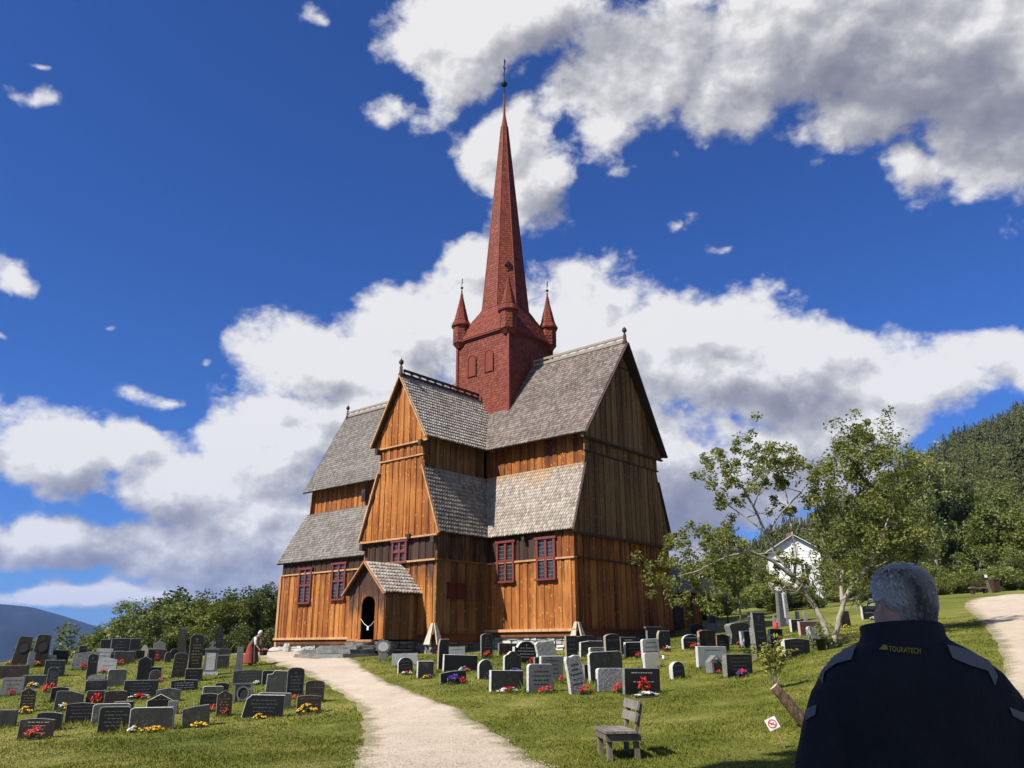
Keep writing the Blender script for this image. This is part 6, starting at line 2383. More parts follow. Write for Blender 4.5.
# street lamps
def lamp(px, ytop, ybase, label, D=None, lean=0.0):
    p = on_ground(px, ybase) if D is None else at_dist(px, D)
    _, sy = px_scale(p)
    hh = (proj(p)[1] - ytop) / sy
    t_ = thing('street_lamp', label, 'street lamp', p, 0, 'lamps of the churchyard')
    t_.rotation_euler = (0, math.radians(lean), .4)
    mb = MB()
    mb.tube([(0, 0, -.1), (0, 0, .5)], [.075, .07], 10)
    mb.tube([(0, 0, .5), (0, 0, hh - .62)], [.045, .038], 10)
    mb.lathe([(.05, 0), (.06, .03), (.04, .06), (.10, .1), (.10, .12)], (0, 0, hh - .70), 10)
    mb.build('post', M_IRON, t_)
    mb = MB()
    z0 = hh - .58
    for i in range(6):
        a, c = PI / 3 * i, PI / 3 * (i + 1)
        mb.bar((.10 * math.cos(a), .10 * math.sin(a), z0), (.16 * math.cos(a), .16 * math.sin(a), z0 + .34), .018, .018)
    mb.lathe([(.20, z0 + .34), (.19, z0 + .36), (.08, z0 + .49), (.03, z0 + .52), (.025, z0 + .58), (0, z0 + .58)], (0, 0, 0), 6)
    mb.build('lantern_frame', M_IRON, t_)
    mb = MB()
    mb.lathe([(.09, z0), (.145, z0 + .335)], (0, 0, 0), 6)
    mb.build('lantern_glass', plain('frosted lamp glass', (.38, .39, .39), .3, .5), t_)
    return t_


lamp(438, 598, 649, 'black lantern lamp post before the leaning boards of the porch side')
lamp(726.5, 584, 634, 'thin black lamp post before the dark tree east of the church')
lampr = at_dist(996, 62)
lr = thing('road_lamp', 'pale topped black lamp on a leaning grey post where the road ends', 'lamp', lampr, 0)
_, sy_ = px_scale(lampr)
k = 1 / sy_
mb = MB()
mb.bar((0, 0, -.1), (-2.5 * k, 0, 13 * k), .16, .14)
mb.build('post', M_GREYWOOD2, lr)
mb = MB()
mb.box((-3 * k, 0, 16 * k), (4.2 * k, .2, 4.6 * k), 0)
mb.box((-3.2 * k, -.1, 17 * k), (2.6 * k, .1, 2.8 * k), 1)
mb.build('lamp_head', [M_IRON, M_WHITE], lr)
rb_ = at_dist(984, 63)
rbench = thing('log_bench', 'low dark log bench beside the leaning road lamp', 'bench', rb_, .2)
mb = MB()
mb.box((0, 0, .42), (1.5, .35, .1))
mb.build('seat', M_GREYWOOD2, rbench)
for sx in (-1, 1):
    mb = MB()
    mb.box((sx * .55, 0, .17), (.18, .3, .42))
    mb.build('leg', M_BEAMDARK, rbench)
mb = MB()
mb.box((0, .16, .78), (1.5, .05, .2), rot=Matrix.Rotation(-.2, 3, 'X'))
mb.box((-.55, .16, .6), (.08, .05, .4))
mb.box((.55, .16, .6), (.08, .05, .4))
mb.build('backrest', M_BEAMDARK, rbench)
wb = at_dist(1001, 63)
bin_ = thing('waste_bin', 'dark square waste bin right of the road lamp', 'bin', wb, .2)
bin_['label'] = 'dark square waste bin where the gravel road ends'
mb = MB()
mb.box((0, 0, .45), (.5, .5, .95))
mb.build('body', M_BEAMDARK, bin_)
mb = MB()
mb.box((0, 0, .96), (.58, .58, .07))
mb.build('lid', M_DKGREY, bin_)


# pairs of boards leaned against the church corners
def corner_boards(u, v, z0, hgt, label, d=.40, w=.34):
    t_ = thing('leaning_boards', label, 'boards', CW(u, v, z0), -CA, 'boards leaned on the church corners')
    for (dx, dy) in ((0, 1), (1, 0)):          # one leans on the front face, one on the side face
        out = Vector((dx, -dy, 0))
        along = Vector((-dy, dx * 1.0, 0)) if dy else Vector((0, 1, 0))
        b0 = out * d + along * .05
        t0 = out * .10 + Vector((0, 0, hgt))
        mb = MB()
        n_ = out.cross(along)
        a0 = along * (w * .62)
        a1 = along * (w * .20)
        nrm = ((t0 - b0).cross(along)).normalized() * .03
        mb.hexa([b0 - a0 - nrm, b0 + a0 - nrm, b0 + a0 + nrm, b0 - a0 + nrm, t0 - a1 - nrm, t0 + a1 - nrm, t0 + a1 + nrm, t0 - a1 + nrm], 0, .6)
        mb.build('board', mk_pale, t_)
    return t_


mk_pale = mk_wood('bleached board', (0.30, 0.25, 0.20), (0.46, 0.40, 0.33), (0.58, 0.52, 0.44), speck=False)
corner_boards(M_Uc + M_U, LM, -.05, 1.0, 'pair of pale boards leaned on the church corner behind the lamp post')
corner_boards(LR, R_Vc + R_V, -.02, .98, 'pair of pale boards leaned on the sunlit church corner above the graves')
# leaning slab at the sacristy
p = on_ground(662, 633.5)
mb = MB()
mb.hexa([(-.2, -.05, 0), (.2, -.05, 0), (.2, .05, 0), (-.2, .05, 0), (-.42, .28, .95), (-.1, .28, .95), (-.1, .36, .95), (-.42, .36, .95)])
o = mb.build('leaning_slab', M_SLATE)
o.location = p
tag(o, 'narrow grey slab leaned against the shaded church wall', 'slab')


def boulder(px, py, wpx, hpx, label, seed, mat=None, group='loose stones round the church', flat=1.0):
    p = on_ground(px, py)
    sx, sy = px_scale(p)
    w, h = wpx / sx, hpx / sy
    r = random.Random(seed)
    mb = MB()
    prof = [(.0, -.1), (.46, -.1), (.52, .25), (.46, .7), (.30, .95), (.0, 1.0)]
    mb.lathe(prof, (0, 0, 0), 11)
    mb.v = [((x + r.uniform(-.05, .05)) * w, (y + r.uniform(-.05, .05)) * max(w * .8, .3) * flat, (z + r.uniform(-.06, .06)) * h) for x, y, z in mb.v]
    o = mb.build('boulder', mat or M_RUBBLE)
    o.location = p
    return tag(o, label, 'boulder', group)


boulder(425, 647, 22, 11, 'big whitish block under the leaning boards by the lamp', 1)
boulder(422, 638, 9, 8, 'small white stone on top of the whitish block', 2)
boulder(275, 649.5, 18, 5, 'flat pale stone beside the far church corner', 3)
boulder(284, 650, 8, 9, 'upright pale stone touching the far corner post', 4)
boulder(262, 646, 10, 4, 'low grey stone where the path passes the trees', 5, M_SLATE)
boulder(297, 650, 12, 4, 'whitish flat stone under the first nave window', 6)
boulder(345, 648, 10, 3, 'pale flat stone below the second nave window', 7)


def slab_step(pxs, z0, z1, label, seed):
    """irregular flat stone from a run of ground points"""
    r = random.Random(seed)
    mb = MB()
    c = sum((Vector(q) for q in pxs), Vector()) / len(pxs)
    poly = [Vector((q[0] - c.x, q[1] - c.y, 0)) for q in pxs]
    poly = [w for i, p in enumerate(poly) for w in (p, p.lerp(poly[(i + 1) % len(poly)], .35) + Vector((r.uniform(-.12, .12), r.uniform(-.12, .12), 0)), p.lerp(poly[(i + 1) % len(poly)], .7) + Vector((r.uniform(-.12, .12), r.uniform(-.12, .12), 0)))]
    low = [p + Vector((r.uniform(-.04, .04), r.uniform(-.04, .04), 0)) for p in poly]
    b = len(mb.v)
    n = len(poly)
    mb.add([(p.x, p.y, 0) for p in low] + [(p.x * .97, p.y * .97, z1 - z0 + r.uniform(-.03, .012)) for p in poly], [tuple(range(n))[::-1], tuple(range(n, 2 * n))] + [(i, (i + 1) % n, n + (i + 1) % n, n + i) for i in range(n)])
    o = mb.build('stone_step', M_SLATE)
    o.location = (c.x, c.y, z0)
    return tag(o, label, 'step', 'stone steps of the porch')


def church_rect(u0, u1, v0, v1, seed):
    r = random.Random(seed)
    j = lambda: r.uniform(-.12, .12)
    um = (u0 + u1) / 2
    return [CW(u0 + j(), v0 + j(), 0), CW(um, v0 + j(), 0), CW(u1 + j(), v0 + j(), 0), CW(u1 + j(), v1 + j(), 0), CW(um, v1 + j(), 0), CW(u0 + j(), v1 + j(), 0)][::-1]


slab_step(church_rect(-2.3, 1.5, 10.85, 13.0, 1), -.62, -.42, 'broad lowest slate step before the porch', 1)
slab_step(church_rect(-2.0, 1.3, 10.8, 12.5, 2), -.42, -.24, 'second slate step in the porch stair', 2)
slab_step(church_rect(-1.7, 1.1, 10.75, 12.0, 3), -.24, -.07, 'third slate step in the porch stair', 3)
slab_step(church_rect(-.6, 1.0, 10.72, 11.4, 4), -.07, .09, 'small top slate step under the porch doorway', 4)
slab_step(church_rect(-3.5, -1.9, 10.6, 11.8, 5), -.5, -.30, 'odd flat slate stone beside the porch stair', 5)

# rope with a tag across the doorway
rope = thing('rope_barrier', 'white rope with small tag hung across the dark porch doorway', 'rope', CW(.18, pv, .2), -CA)
mb = MB()
pa, pb, pc = Vector((-.50, -.04, .98)), Vector((.10, -.06, .60)), Vector((.50, -.04, .84))
mb.tube([pa, pa.lerp(pb, .5) - Vector((0, 0, .06)), pb, pb.lerp(pc, .5) - Vector((0, 0, .05)), pc], .010, 6)
mb.build('rope', M_WHITE, rope)
mb = MB()
mb.box((.10, -.07, .52), (.12, .02, .17))
mb.build('tag', M_WHITE, rope)

# black bucket beside the slanting tree
p = on_ground(819, 653.5)
bk = thing('bucket', 'black plastic bucket standing against the foot of the slanting tree', 'bucket', p, 0)
_, sy_ = px_scale(p)
h = 12 / sy_
mb = MB()
mb.lathe([(.0, 0), (h * .34, 0), (h * .42, h), (h * .45, h), (h * .45, h * .93), (h * .39, h * .9), (h * .33, .04), (0, .04)], (0, 0, 0), 16)
mb.build('body', plain('black plastic', (.02, .02, .022), .4, .4), bk, smooth=True)
mb = MB()
mb.tube([(h * .44 * math.cos(a), 0, h * .9 - h * .35 * math.sin(a)) for a in np.linspace(0, PI, 11)], .008, 5)
mb.build('handle', M_IRON, bk)

# white farmhouse on the slope
hp = Vector((ray(797, 600)[0] / ray(797, 600)[1] * 118, 118, 0))
hz_ = float(hill_z(np.array([math.atan2(hp.x, hp.y)]), np.array([math.hypot(hp.x, hp.y)]))[0])
ze = [el_of(*q)[1] * 123 for q in ((797, 598), (815, 551), (805.5, 536))]
house = thing('white_house', 'white wooden farmhouse with gable to the graves, half hidden by the slanting tree', 'house', (hp.x, hp.y, ze[0] - 2.0), math.radians(-14))
wE, wR = ze[1] - ze[0] + 2.0, ze[2] - ze[0] + 2.0
hw_ = 3.5
M_HWALL = plain('white boarded wall', (.74, .74, .72), .6, .3, var=.06, scale=3)
mb = MB()
mb.prism([(-hw_, 0, 0), (hw_, 0, 0), (hw_, 0, wE), (0, 0, wR - .15), (-hw_, 0, wE)], (0, 9.5, 0), 0)
for i in range(20):
    z = .6 + i * .42
    if z < wE:
        mb.box((0, -.012, z), (2 * hw_, .03, .03), 0)
mb.build('wall', M_HWALL, house)
for sg in (-1, 1):
    mb = MB()
    s = (wR - wE) / hw_
    a, c = Vector((sg * (hw_ + .5), -.5, wE - .5 * s)), Vector((0, -.5, wR))
    mb.hexa([a, c, c + Vector((0, 10.5, 0)), a + Vector((0, 10.5, 0)), a + Vector((0, 0, .16)), c + Vector((0, 0, .16)), c + Vector((0, 10.5, .16)), a + Vector((0, 10.5, .16))])
    mb.build('roof', plain('dark roof tile', (.10, .095, .09), .8), house)
    mb = MB()
    mb.bar(a + Vector((0, -.03, .0)), c + Vector((0, -.03, .0)), .06, .24, up=(0, -1, 0))
    mb.build('barge_board', M_HWALL, house)
for x, z, ww, hh in ((-1.15, wE - 2.6, .95, 1.3), (1.15, wE - 2.6, .95, 1.3), (-1.15, wE - 5.2, .95, 1.3), (1.15, wE - 5.2, .95, 1.3), (0, wE + .0, .8, 1.05), (0, wR - 1.5, .5, .5)):
    mb = MB()
    mb.box((x, -.04, z), (ww, .06, hh), 0)
    wf = mb.build('window', M_GLASS, house)
    mb = MB()
    for dx in (-ww / 2, 0, ww / 2):
        mb.box((x + dx, -.08, z), (.09, .06, hh + .1))
    for dz in (-hh / 2, 0, hh / 2):
        mb.box((x, -.083, z + dz), (ww + .1, .06, .08))
    mb.build('frame', M_HWALL, wf)
mb = MB()
mb.box((0, 6, wR + .3), (.7, .7, 1.4))
mb.build('chimney', plain('brick chimney', (.2, .1, .08), .9), house)
# little white-fronted cottage further off
cp = at_dist(703, 70)
cp = Vector((ray(703, 590)[0] / ray(703, 590)[1] * 108, 108, 0))
cz = el_of(703, 577)[1] * 112
cot = thing('cottage', 'tiny far cottage with white gable edge above the light bushes', 'house', (cp.x, cp.y, cz - 4), .2)
mb = MB()
mb.prism([(-1.3, 0, 0), (1.3, 0, 0), (1.3, 0, 3.1), (0, 0, 3.9), (-1.3, 0, 3.1)], (0, 4, 0))
mb.build('wall', plain('grey cottage wall', (.20, .19, .17), .8), cot)
for sg in (-1, 1):
    mb = MB()
    mb.bar((sg * 1.75, -.35, 2.95), (0, -.35, 4.05), .2, .22, up=(0, -1, 0))
    mb.build('barge_board', M_HWALL, cot)
    mb = MB()
    mb.hexa([(sg * 1.7, -.3, 2.9), (0, -.3, 4.0), (0, 4.4, 4.0), (sg * 1.7, 4.4, 2.9), (sg * 1.7, -.3, 3.02), (0, -.3, 4.12), (0, 4.4, 4.12), (sg * 1.7, 4.4, 3.02)])
    mb.build('roof', M_SH_GREY, cot)
# grey shed at the far end of the nave
sp2 = at_dist(270, 66)
sz = el_of(272, 597)[1] * 67
shed = thing('shed', 'small grey roofed shed peeping out beyond the far church corner', 'shed', (sp2.x + .3, sp2.y, sz - 4.2), .55)
mb = MB()
mb.prism([(-1.1, 0, 0), (1.1, 0, 0), (1.1, 0, 3.0), (0, 0, 4.0), (-1.1, 0, 3.0)], (0, 3, 0))
mb.build('wall', M_WOODAGE, shed)
for sg in (-1, 1):
    mb = MB()
    mb.hexa([(sg * 1.4, -.3, 2.75), (0, -.3, 4.0), (0, 3.3, 4.0), (sg * 1.4, 3.3, 2.75), (sg * 1.4, -.3, 2.87), (0, -.3, 4.12), (0, 3.3, 4.12), (sg * 1.4, 3.3, 2.87)])
    mb.build('roof', M_SH_GREY, shed)

# ================================================================ people
def remesh(mb, name, voxel, mats, smooth_it=6, parent=None):
    """weld overlapping closed shapes into one continuous skin"""
    me = mb.mesh(name + '_raw', [])
    o = bpy.data.objects.new(name + '_raw', me)
    COL.objects.link(o)
    md = o.modifiers.new('r', 'REMESH')
    md.mode = 'VOXEL'
    md.voxel_size = voxel
    ms = o.modifiers.new('s', 'SMOOTH')
    ms.factor = .5
    ms.iterations = smooth_it
    dg = bpy.context.evaluated_depsgraph_get()
    dg.update()
    out = bpy.data.meshes.new_from_object(o.evaluated_get(dg))
    out.name = name
    bpy.data.objects.remove(o)
    out.materials.clear()
    for m in (mats if isinstance(mats, (list, tuple)) else [mats]):
        out.materials.append(m)
    out.polygons.foreach_set('use_smooth', np.ones(len(out.polygons), dtype=bool))
    r_ = bpy.data.objects.new(name, out)
    COL.objects.link(r_)
    if parent is not None:
        r_.parent = parent
    return r_


def loft(mb, rings, n=24, p=2.4, cx=0.0):
    """closed loft of super-ellipse rings (z, half x, half y, y centre[, x centre])"""
    b = len(mb.v)
    for rg in rings:
        z, a, c, yc = rg[:4]
        xc = rg[4] if len(rg) > 4 else cx
        for k in range(n):
            t = 2 * PI * k / n
            ct, st = math.cos(t), math.sin(t)
            mb.v.append((xc + a * math.copysign(abs(ct) ** (2 / p), ct), yc + c * math.copysign(abs(st) ** (2 / p), st), z))
    m = len(rings)
    for i in range(m - 1):
        for k in range(n):
            k2 = (k + 1) % n
            mb.f.append([b + i * n + k, b + i * n + k2, b + (i + 1) * n + k2, b + (i + 1) * n + k])
            mb.m.append(0)
            mb.t.append(.5)
    for i in (0, m - 1):
        mb.f.append([b + i * n + k for k in (range(n) if i else range(n - 1, -1, -1))])
        mb.m.append(0)
        mb.t.append(.5)


def hand(mb, w, d, side, s=1.0, curl=.35):
    """palm and five curled fingers from the wrist along d"""
    d = Vector(d).normalized()
    fwd = Vector((0, 1, 0))
    acr = d.cross(fwd).normalized() * 1.0          # across the palm
    fwd = acr.cross(d).normalized()
    w = Vector(w)
    mb.tube([w - d * .02, w + d * .03 * s, w + d * .07 * s, w + d * .095 * s], [.024 * s, .030 * s, .034 * s, .026 * s], 10)
    for i, (o, ln) in enumerate(((-.027, .070), (-.009, .080), (.009, .076), (.026, .060))):
        a = w + d * .085 * s + fwd * o * s
        inw = acr * (-side) * 1.0
        b_ = a + (d + inw * curl * .4).normalized() * ln * .45 * s
        c = b_ + (d + inw * curl * 1.4).normalized() * ln * .33 * s
        e = c + (d + inw * curl * 2.6).normalized() * ln * .28 * s
        mb.tube([a - d * .02, a, b_, c, e], [.010 * s, .010 * s, .0095 * s, .0088 * s, .0068 * s], 8)
    a = w + d * .03 * s + fwd * .028 * s
    b_ = a + (d + fwd * 1.1).normalized() * .035 * s
    c = b_ + (d * 1.2 + fwd * .3).normalized() * .030 * s
    mb.tube([a - fwd * .015, a, b_, c], [.013 * s, .0125 * s, .011 * s, .008 * s], 8)


m, t, b = material('weathered skin', .55, .35)
t.set(b.inputs['Base Color'], t.ramp(t.noise(t.obj(), 18, 5, .6), [(.3, (.36, .17, .12)), (.7, (.50, .27, .20))]))
b.inputs['Subsurface Weight'].default_value = .08
M_SKIN = m


def mk_cloth(name, c0, c1, sc=60.0, fold=3.0, fs=.5):
    m, t, b = material(name, .75, .2)
    co = t.obj()
    f1 = t.noise(t.mapping(co, (1, 1, .6)), fold, 4, .55)
    f2 = t.noise(co, sc, 3, .6)
    t.set(b.inputs['Base Color'], t.ramp(t.math('ADD', t.math('MULTIPLY', f1, .5), t.math('MULTIPLY', f2, .5)), [(.35, c0), (.65, c1)]))
    t.set(b.inputs['Normal'], t.bump(t.math('ADD', f1, t.math('MULTIPLY', f2, .06)), fs, .05))
    return m


M_JACKET = mk_cloth('navy jacket cloth', (.010, .010, .013), (.020, .020, .026), 260, 5.0, .8)
M_TROUS = mk_cloth('dark trousers cloth', (.02, .021, .024), (.034, .035, .04), 200, 4.0)
M_PANEL = mk_cloth('grey reflective panel', (.12, .115, .115), (.17, .165, .165), 400, 4.0, .3)
M_HAIRG = None
m, t, b = material('grey hair', .5, .4)
t.set(b.inputs['Base Color'], t.ramp(t.attr('tint'), [(0, (.34, .315, .285)), (.5, (.68, .64, .59)), (1, (.93, .89, .83))]))
M_HAIRG = m
M_SHOE = plain('black shoe leather', (.02, .018, .016), .4, .4)

MD = 2.35
mp = Vector((ray(899, 640)[0] / ray(899, 640)[1] * MD, MD, 0))
mp.z = gz(mp.x, mp.y) + .02
top_z = (Vector(ray(905, 563.5)) * (MD / ray(905, 563.5)[1])).z
HS = (top_z - mp.z) / 1.762                          # so that his crown reaches its place
print('man scale', HS)
mb = MB()
# legs, trunk, neck
for s in (-1, 1):
    loft(mb, [(.03, .045, .06, .0, s * .115), (.10, .042, .05, -.01, s * .115), (.28, .058, .062, -.015, s * .112), (.38, .060, .064, -.02, s * .11), (.50, .058, .06, .0, s * .105), (.70, .080, .085, .0, s * .10), (.88, .092, .105, .0, s * .092)], 16, 2.0)
    loft(mb, [(.0, .048, .13, .055, s * .12), (.03, .05, .135, .055, s * .12), (.06, .042, .10, .03, s * .12), (.10, .035, .05, -.01, s * .12)], 14, 2.2)
loft(mb, [(.80, .165, .115, 0), (.92, .185, .125, 0), (1.05, .175, .12, .01), (1.20, .185, .125, .015), (1.34, .20, .125, .005), (1.42, .185, .11, -.01), (1.48, .12, .085, -.015), (1.51, .065, .062, -.01), (1.56, .060, .062, .005), (1.62, .058, .064, .015)], 24)
ARM = {}
for s in (-1, 1):
    pts = [Vector((s * .165, -.01, 1.425)), Vector((s * .205, -.012, 1.36)), Vector((s * .240, -.018, 1.25)), Vector((s * .264, -.018, 1.12)), Vector((s * .262, .03, 1.00)), Vector((s * .252, .085, .885))]
    ARM[s] = pts
    mb.tube(pts, [.058, .052, .046, .042, .040, .030], 14)
    hand(mb, pts[-1], pts[-1] - pts[-2], s)
# head: turned a little to the left
HR = Matrix.Rotation(math.radians(15), 4, 'Z')
HCN = Vector((.026, .02, 1.600))
hb = MB()
loft(hb, [(-.045, .035, .05, .045), (-.02, .052, .075, .025), (.01, .062, .088, .012), (.045, .069, .094, .005), (.085, .0725, .096, .0), (.11, .070, .093, -.002), (.13, .058, .078, -.003), (.142, .038, .052, -.003), (.148, .014, .02, -.003)], 28, 2.15)
# nose, brow, chin, lips, ears
hb.tube([(0, .092, .055), (0, .104, .035), (0, .116, .012), (0, .100, .004)], [.008, .011, .015, .010], 8)
hb.tube([(-.045, .078, .062), (0, .092, .064), (.045, .078, .062)], [.008, .010, .008], 8)
hb.tube([(-.022, .086, -.016), (0, .094, -.015), (.022, .086, -.016)], [.005, .008, .005], 8)
hb.lathe([(0, -.018), (.016, -.01), (.02, 0), (.016, .01), (0, .018)], (0, .078, -.042), 10)
for s in (-1, 1):
    ear = [Vector((s * (.070 + .010 * math.sin(a)), -.002 - .016 * math.cos(a), .030 + .030 * math.sin(a - PI / 2) + .0)) for a in np.linspace(0, PI * 1.7, 9)]
    hb.tube([Vector((s * .072, .006, .002)), Vector((s * .080, -.010, .006)), Vector((s * .087, -.022, .028)), Vector((s * .086, -.022, .048)), Vector((s * .078, -.006, .060)), Vector((s * .072, .008, .050))], [.008, .010, .010, .009, .008, .006], 8)
    hb.lathe([(0, -.012), (.012, 0), (0, .012)], (s * .072, .0, .03), 8)
Hm = Matrix.Translation(HCN) @ HR @ Matrix.Scale(.91, 4)
b_ = len(mb.v)
mb.v.extend([tuple(Hm @ Vector(p)) for p in hb.v])
mb.f.extend([[b_ + i for i in f] for f in hb.f])
mb.m.extend(hb.m)
mb.t.extend(hb.t)
man = remesh(mb, 'person', .007, [M_SKIN], 4)
man.location = mp
man.rotation_euler = (0, 0, math.radians(-4))
man.scale = (HS, HS, HS)
tag(man, 'grey-haired person seen from behind in dark navy jacket with grey shoulder panels', 'person')
# eyes and brows
for s in (-1, 1):
    mb = MB()
    mb.lathe([(0, -.011), (.008, -.008), (.011, 0), (.008, .008), (0, .011)], (0, 0, 0), 10)
    mb.v = [tuple(Hm @ (Vector(p) + Vector((s * .030, .083, .044)))) for p in mb.v]
    mb.build('eye', M_WHITE, man, smooth=True)
# jacket: looser shell with a stand-up collar
mb = MB()
loft(mb, [(.76, .225, .165, 0), (.84, .232, .17, 0), (1.0, .225, .165, .005), (1.15, .232, .165, .005), (1.30, .255, .16, -.005), (1.37, .268, .150, -.012), (1.42, .268, .138, -.018), (1.46, .245, .124, -.022), (1.49, .208, .112, -.022), (1.515, .165, .102, -.02), (1.53, .128, .094, -.016), (1.545, .106, .090, -.012)], 32, 2.6)
for s in (-1, 1):
    p_ = [Vector((s * .16, -.015, 1.40)), Vector((s * .215, -.018, 1.37)), Vector((s * .250, -.02, 1.29)), Vector((s * .284, -.02, 1.17)), Vector((s * .284, -.015, 1.09)), Vector((s * .276, .03, .99)), Vector((s * .268, .082, .90))]
    mb.tube(p_, [.07, .080, .080, .076, .072, .066, .054], 18)
    mb.tube([p_[-1] - (p_[-1] - p_[-2]) * .25, p_[-1] + (p_[-1] - p_[-2]) * .02], [.058, .056], 16)
jacket = remesh(mb, 'jacket', .009, [M_JACKET], 5, man)
jm = jacket.data
co_a = np.empty(len(jm.vertices) * 3)
jm.vertices.foreach_get('co', co_a)
co_a = co_a.reshape(-1, 3)
# cloth folds pushed into the shell
fx = .0065 * np.sin(co_a[:, 2] * 38 + co_a[:, 0] * 22 + 2 * np.sin(co_a[:, 0] * 9)) * np.clip((1.40 - co_a[:, 2]) / .3, .15, 1) + .004 * np.sin(co_a[:, 0] * 26 - co_a[:, 2] * 9)
nn = np.empty(len(jm.vertices) * 3)
jm.vertices.foreach_get('normal', nn)
co_a += nn.reshape(-1, 3) * fx[:, None]
co_a[:, 0] *= .955
jm.vertices.foreach_set('co', co_a.ravel())
jm.update()
# the collar is an open band standing round the neck
mb = MB()
n = 36
for j, (z, a, c, yc) in enumerate(((1.515, .145, .106, -.016), (1.535, .120, .101, -.013), (1.555, .110, .098, -.008), (1.578, .109, .099, -.004), (1.582, .103, .093, -.004), (1.55, .099, .089, -.008))):
    for k in range(n):
        t_ = 2 * PI * k / n
        mb.v.append((a * math.cos(t_), yc + c * math.sin(t_), z + .010 * math.sin(t_) * (-1 if z > 1.56 else 0)))
for j in range(5):
    for k in range(n):
        k2 = (k + 1) % n
        mb.f.append([j * n + k, j * n + k2, (j + 1) * n + k2, (j + 1) * n + k])
        mb.m.append(0)
        mb.t.append(.5)
mb.build('collar', M_JACKET, jacket, smooth=True)
# trousers
mb = MB()
for s in (-1, 1):
    loft(mb, [(.04, .075, .085, -.005, s * .118), (.25, .080, .085, -.01, s * .115), (.48, .082, .085, .0, s * .108), (.70, .098, .102, .0, s * .102), (.90, .108, .12, .0, s * .095)], 18, 2.1)
loft(mb, [(.82, .19, .135, 0), (.95, .205, .14, 0), (1.02, .20, .135, 0)], 24)
remesh(mb, 'trousers', .011, [M_TROUS], 5, man)
for s in (-1, 1):
    mb = MB()
    loft(mb, [(-.015, .053, .145, .058, s * .12), (.03, .056, .148, .058, s * .12), (.07, .05, .11, .03, s * .12), (.12, .045, .06, -.01, s * .12)], 18, 2.3)
    mb.build('shoe', M_SHOE, man, smooth=True)
# hair: scalp cap and several thousand short strands combed back and down
r = np.random.default_rng(4)
CAP = [(-.066, .042, .044, -.034), (-.045, .048, .052, -.033), (-.015, .059, .067, -.027), (.03, .076, .086, -.016), (.065, .0785, .095, -.007), (.10, .076, .096, -.004), (.127, .066, .086, -.003), (.146, .048, .064, -.003), (.158, .022, .031, -.003)]
NS = 15000
th = r.uniform(0, 2 * PI, NS)
ph = np.arccos(r.uniform(-.92, 1.0, NS))
dx, dy, dz = np.sin(ph) * np.cos(th), np.sin(ph) * np.sin(th), np.cos(ph)
# keep the scalp only: not the face, nor in front of the ears
keep = (dy < .35 + .75 * np.clip(dz, 0, 1)) & ((dz > -.30) | (dy < -.35)) & ~((np.abs(dx) > .8) & (dz < .05) & (dy > -.15))
dx, dy, dz = dx[keep], dy[keep], dz[keep]
NS = len(dx)
R3 = np.array([.078, .101, .096])
root = np.stack([dx * R3[0], dy * R3[1], .062 + dz * R3[2]], -1)
root[:, 2] = np.where(dz < 0, .062 + dz * .115, root[:, 2])
sh = np.where(dz < 0, 1 + .12 * dz, 1.0)
root[:, 0] *= sh
root[:, 1] *= sh
capb = MB()
loft(capb, CAP, 28, 2.1)
cbv = BVHTree.FromPolygons([Vector(p) for p in capb.v], capb.f)
nr = np.stack([dx / R3[0], dy / R3[1], dz / R3[2]], -1)
nr /= np.linalg.norm(nr, axis=1)[:, None]
for i in range(NS):
    hit = cbv.find_nearest(Vector(root[i]))
    root[i] = hit[0]
    n_ = hit[1]
    nr[i] = n_ if n_.dot(Vector((dx[i], dy[i], dz[i]))) > 0 else -n_
flow = np.stack([dx * .25 + r.normal(0, .28, NS), -.55 - .2 * dz + r.normal(0, .22, NS), -.75 + .25 * dz + r.normal(0, .22, NS)], -1)
flow -= nr * (flow * nr).sum(1)[:, None]
flow /= np.linalg.norm(flow, axis=1)[:, None]
ln = r.uniform(.016, .034, NS) * np.where(dz < -.1, .55, 1.0)
tip = root + flow * ln[:, None] + nr * r.uniform(.001, .008, NS)[:, None]
side = np.cross(flow, nr) * .0011
v = np.stack([root - side - nr * .003, root + side - nr * .003, (root + tip) / 2 + side + nr * .004, tip], 1).reshape(-1, 3)
v = (np.array(Hm)[:3, :3] @ v.T).T + np.array(Hm)[:3, 3]
tint = np.clip(.45 + .25 * np.clip(dz, -1, 1) + r.normal(0, .2, NS) - .18 * (dz < -.1), 0, 1)
mb = MB()
loft(mb, CAP, 28, 2.1)
mb.v = [tuple(Hm @ Vector(p)) for p in mb.v]
mb.t = [.12] * len(mb.t)
hair = mb.build('hair', M_HAIRG, man, smooth=True)
link('strands', np_mesh('strands', v, np.arange(NS * 4).reshape(-1, 4), M_HAIRG, tint=tint), hair)
# glasses
mb = MB()
for s in (-1, 1):
    q_ = [Hm @ Vector((s * .030 + .024 * math.cos(a), .108, .042 + .019 * math.sin(a))) for a in np.linspace(0, 2 * PI, 17)]
    mb.tube(q_, .0015, 5)
    mb.tube([Hm @ Vector((s * .054, .106, .046)), Hm @ Vector((s * .080, .05, .05)), Hm @ Vector((s * .084, -.006, .052)), Hm @ Vector((s * .083, -.02, .042))], .0022, 5)
mb.tube([Hm @ Vector((-.008, .108, .046)), Hm @ Vector((.008, .108, .046))], .0015, 5)
mb.build('glasses', M_DKGREY, man)

# panels and lettering sewn on the jacket: laid onto its surface
jb = BVHTree.FromPolygons([man.matrix_basis @ v.co for v in jm.vertices], [list(p.vertices) for p in jm.polygons])
inv = man.matrix_basis.inverted()


